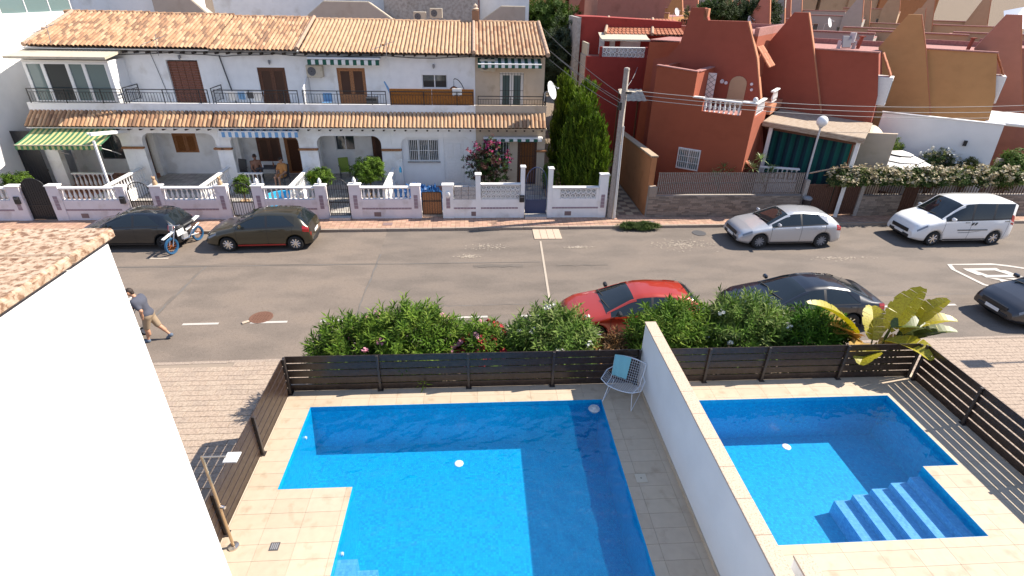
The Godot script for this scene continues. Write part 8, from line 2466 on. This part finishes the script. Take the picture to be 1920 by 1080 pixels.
func seated(label: String, at: Vector3, turn: float, sk: Material, top: Material, low: Material) -> void:
	var t := thing("person", label, "person", at, deg_to_rad(turn))
	var hip := V(0, 0.55, -0.05)
	var chest := V(0, 0.92, -0.12)
	var b := [[hip + V(0.06, 0, 0), hip - V(0.06, 0, 0), 0.12, 0.12], [hip, chest, 0.12, 0.14], [chest + V(0.08, 0.03, 0), chest - V(0.08, -0.03, 0), 0.12, 0.12], [chest, chest + V(0, 0.2, 0.02), 0.09, 0.055]]
	for s in [-1.0, 1.0]:
		b.append_array([[V(0.09 * s, 0.53, 0), V(0.12 * s, 0.52, 0.40), 0.085, 0.055], [V(0.12 * s, 0.52, 0.40), V(0.12 * s, 0.08, 0.42), 0.052, 0.036], [V(0.12 * s, 0.05, 0.40), V(0.13 * s, 0.035, 0.58), 0.04, 0.03], [V(0.18 * s, 1.02, -0.1), V(0.24 * s, 0.74, 0.0), 0.055, 0.042], [V(0.24 * s, 0.74, 0.0), V(0.14 * s, 0.63, 0.22), 0.04, 0.028], [V(0.08 * s, 1.0, -0.12), V(0.18 * s, 1.02, -0.1), 0.07, 0.06]])
	part("body", skin(b, 0.03, 0.06), sk, t)
	for s in [-1.0, 1.0]: part("hand", skin(hand_bones(V(0.14 * s, 0.63, 0.22), V(-0.2 * s, -0.1, 1).normalized(), V(1, 0, 0), V(0, -1, 0.2).normalized()), 0.009, 0.012), sk, t)
	head_parts(t, V(0, 1.27, -0.06), V(0, -0.1, 1).normalized(), M.hair_dark, sk, V(0, 1.1, -0.1))
	part("shorts", skin([[hip + V(0.06, 0, 0), hip - V(0.06, 0, 0), 0.135, 0.135], [V(0.09, 0.53, 0), V(0.12, 0.53, 0.28), 0.10, 0.08], [V(-0.09, 0.53, 0), V(-0.12, 0.53, 0.28), 0.10, 0.08]], 0.03, 0.04), low, t)
	if top != sk:
		part("towel", skin([[hip, chest, 0.15, 0.17], [chest + V(0.1, 0.05, 0), chest - V(0.1, -0.05, 0), 0.145, 0.145], [V(0.18, 1.0, -0.1), V(0.24, 0.8, -0.02), 0.085, 0.075], [V(-0.18, 1.0, -0.1), V(-0.24, 0.8, -0.02), 0.085, 0.075]], 0.03, 0.05), top, t)

# ---------------------------------------------------------------- small things round the pools
func small_things() -> void:
	mat("chair_wire", lin(0.66, 0.68, 0.72), 0.45)
	wire_chair()
	var g := G.new()
	# outdoor shower
	var t := thing("outdoor_shower", "bronze outdoor shower with square head at the left fence", "shower", V(-4.05, 1.2, -5.95))
	g = G.new(); g.lathe([[0.09, 0], [0.085, 0.025], [0.03, 0.035]], Vector3.ZERO, 14); part("base_plate", g, M.steel, t)
	g = G.new(); g.cyl(V(0, 0.03, 0), V(0, 2.02, 0), 0.024, 0.022, 10); part("column", g, M.bronze if M.has("bronze") else mat("bronze", lin(0.50, 0.36, 0.22), 0.3, {"metal": 0.75}), t)
	g = G.new(); g.cyl(V(0, 2.01, 0), V(0.34, 2.01, 0), 0.013); part("arm", g, M.steel, t)
	g = G.new(); g.bev(V(0.42, 1.985, 0), V(0.2, 0.025, 0.2), 0.006); part("shower_head", g, M.light_grey, t)
	g = G.new(); g.cyl(V(0.02, 0.95, 0), V(0.09, 0.95, 0.02), 0.03, 0.025); part("tap", g, M.chrome, t)
	# covers set in the deck
	t = thing("deck_drain", "small dark square drain in the deck below the pool step", "drain", V(-3.39, 1.2015, -5.92))
	g = G.new(); g.bev(V(0, 0.004, 0), V(0.15, 0.008, 0.15), 0.002); part("frame", g, M.dark_grey, t)
	g = G.new(); for k in 4: g.box(V(-0.045 + k * 0.03, 0.0095, 0), V(0.014, 0.003, 0.11))
	part("grating", g, M.mid_grey, t)
	t = thing("skimmer_lid", "cream square skimmer lid in the shaded deck by the white wall", "lid", V(3.0, 1.2015, -7.05))
	g = G.new(); g.bev(V(0, 0.005, 0), V(0.21, 0.01, 0.21), 0.003); part("lid", g, M.cream, t)
	g = G.new(); g.cyl(V(0, 0.01, 0), V(0, 0.013, 0), 0.014); part("finger_hole", g, M.dark_grey, t)
	t = thing("chlorine_floater", "grey round chlorine floater in the far corner of the larger pool", "float", V(2.52, 1.09, -9.12))
	g = G.new(); g.lathe([[0.06, -0.08], [0.10, -0.02], [0.13, 0.02], [0.11, 0.045], [0.07, 0.04], [0.05, 0.07], [0, 0.075]], Vector3.ZERO, 16); part("ring", g, M.light_grey, t)
	# road covers
	t = thing("manhole_cover", "rusty round manhole cover in the near lane", "manhole cover", V(-6.93, 0.005, -15.05))
	g = G.new(); g.lathe([[0.36, 0.0], [0.36, 0.012], [0.31, 0.014], [0.3, 0.009], [0, 0.01]], Vector3.ZERO, 24); part("frame", g, M.rust if M.has("rust") else mat("rust", lin(0.17, 0.085, 0.055), 0.8, {"tex": "stone", "scale": 4.0}), t)
	g = G.new()
	for i in 6:
		for j in 6:
			var q := Vector2(i - 2.5, j - 2.5) * 0.085
			if q.length() < 0.27: g.bev(V(q.x, 0.014, q.y), V(0.05, 0.008, 0.05), 0.003)
	part("studs", g, M.rust, t)
	g = G.new(); g.bev(V(0, 0.02, 0), V(0.22, 0.04, 0.1), 0.015, rot(0, 35, 0)); single("cement_lump", g, M.travertine, "pale lump of cement beside the manhole cover", "rubble", "", V(-7.3, 0.012, -14.75))
	g = G.new(); g.lathe([[0.3, 0.0], [0.3, 0.012], [0, 0.014]], Vector3.ZERO, 20); single("manhole_cover", g, M.dark_grey, "dark round cover at the far kerb in front of the silver car", "manhole cover", "", V(9.75, 0.004, -21.6))
	for q in [[-4.0, -22.6, "opposite the pine-cone finial"], [7.8, -22.65, "beside the weeds"]]:
		g = G.new(); g.bev(Vector3.ZERO, V(0.42, 0.016, 0.3), 0.004); single("utility_cover", g, M.hatch, "small grey cover in the far pavement " + q[2], "cover", "", V(q[0], 0.126, q[1]))
	# lamp standing just outside the picture whose shadow falls on the right pavement
	t = thing("street_light", "street light with flat head beyond the right edge", "lamp", V(20.5, 0.03, -12.65))
	g = G.new(); g.cyl(Vector3.ZERO, V(0, 4.6, 0), 0.07, 0.045, 10); part("post", g, M.mid_grey, t)
	g = G.new(); g.cyl(V(0, 4.55, 0), V(-1.35, 4.62, 0.02), 0.03); part("arm", g, M.mid_grey, t)
	g = G.new(); g.bev(V(-1.75, 4.62, 0.03), V(0.75, 0.07, 0.36), 0.02); part("lamp_head", g, M.mid_grey, t)

func wire_chair() -> void:
	var t := thing("wire_chair", "white wire lounge chair in the corner by the dividing wall", "chair", V(3.18, 1.2, -9.36), deg_to_rad(-32))
	# chair faces local +z; seat shell is a bent wire grid
	var S := func(u: float, v: float) -> Vector3:   # u across -1..1, v 0 front edge .. 1 top of the back
		var y: float
		var z: float
		if v < 0.45:
			var f := v / 0.45
			y = lerpf(0.42, 0.33, f); z = lerpf(0.30, -0.16, f)
		else:
			var f := (v - 0.45) / 0.55
			y = lerpf(0.33, 0.84, f); z = lerpf(-0.16, -0.40, f)
		var w := lerpf(0.30, 0.36, v)
		return V(u * w, y + 0.05 * u * u * (1 - v) + 0.0, z + 0.05 * u * u * v)
	var g := G.new()
	for i in 15:
		var u := -1.0 + 2.0 * i / 14
		var p := []
		for j in 13: p.append(S.call(u, j / 12.0))
		g.tube(p, 0.0035, 4)
	part("long_wires", g, M.chair_wire, t)
	g = G.new()
	for j in 19:
		var p := []
		for i in 9: p.append(S.call(-1.0 + i / 4.0, j / 18.0))
		g.tube(p, 0.0035, 4)
	part("cross_wires", g, M.chair_wire, t)
	g = G.new()
	var rim := []
	for i in 13: rim.append(S.call(-1.0, i / 12.0))
	for i in 7: rim.append(S.call(-1.0 + (i + 1) / 4.0, 1.0) + V(0, 0.02 * sin(PI * (i + 1) / 8.0), 0))
	for i in 13: rim.append(S.call(1.0, 1.0 - i / 12.0))
	for i in 7: rim.append(S.call(1.0 - (i + 1) / 4.0, 0.0))
	g.tube(rim, 0.010, 6, true)
	part("rim", g, M.chair_wire, t)
	for s in [-1.0, 1.0]:
		g = G.new()
		var arm := [S.call(s, 0.72), V(0.44 * s, 0.56, -0.1), V(0.45 * s, 0.53, 0.24), S.call(s, 0.0)]
		g.tube(arm, 0.009, 6)
		for k in 9:
			var f := k / 8.0
			var a: Vector3 = arm[1].lerp(arm[2], f)
			g.cyl(a, S.call(s, lerpf(0.5, 0.05, f)), 0.0035, 0.0035, 4)
		part("armrest", g, M.chair_wire, t)
		g = G.new(); g.tube([V(0.27 * s, 0.37, 0.22), V(0.33 * s, 0.008, 0.34), V(0.33 * s, 0.008, -0.34), V(0.27 * s, 0.32, -0.14)], 0.008, 6); part("leg_frame", g, M.chair_wire, t)
	# towel over one side of the back
	g = G.new()
	var n := 14
	for i in n:
		for j in n:
			var q := []
			for k in [[0, 0], [1, 0], [1, 1], [0, 1]]:
				var u := lerpf(-1.06, 0.02, float(i + k[0]) / n)
				var v := lerpf(0.52, 1.04, float(j + k[1]) / n)
				var p: Vector3 = S.call(clampf(u, -1, 1), minf(v, 1.0)) + V(0, 0.012 + maxf(0, v - 1.0) * 0.3, 0.016 + 0.006 * sin(u * 14 + v * 5))
				q.append(p)
			g.quad(q[0], q[1], q[2], q[3])
	var tw := single("towel", g, M.teal_cloth, "teal towel draped over the back of the white wire chair", "towel", "", V(3.18, 1.2, -9.36))
	tw.rotation.y = deg_to_rad(-32)
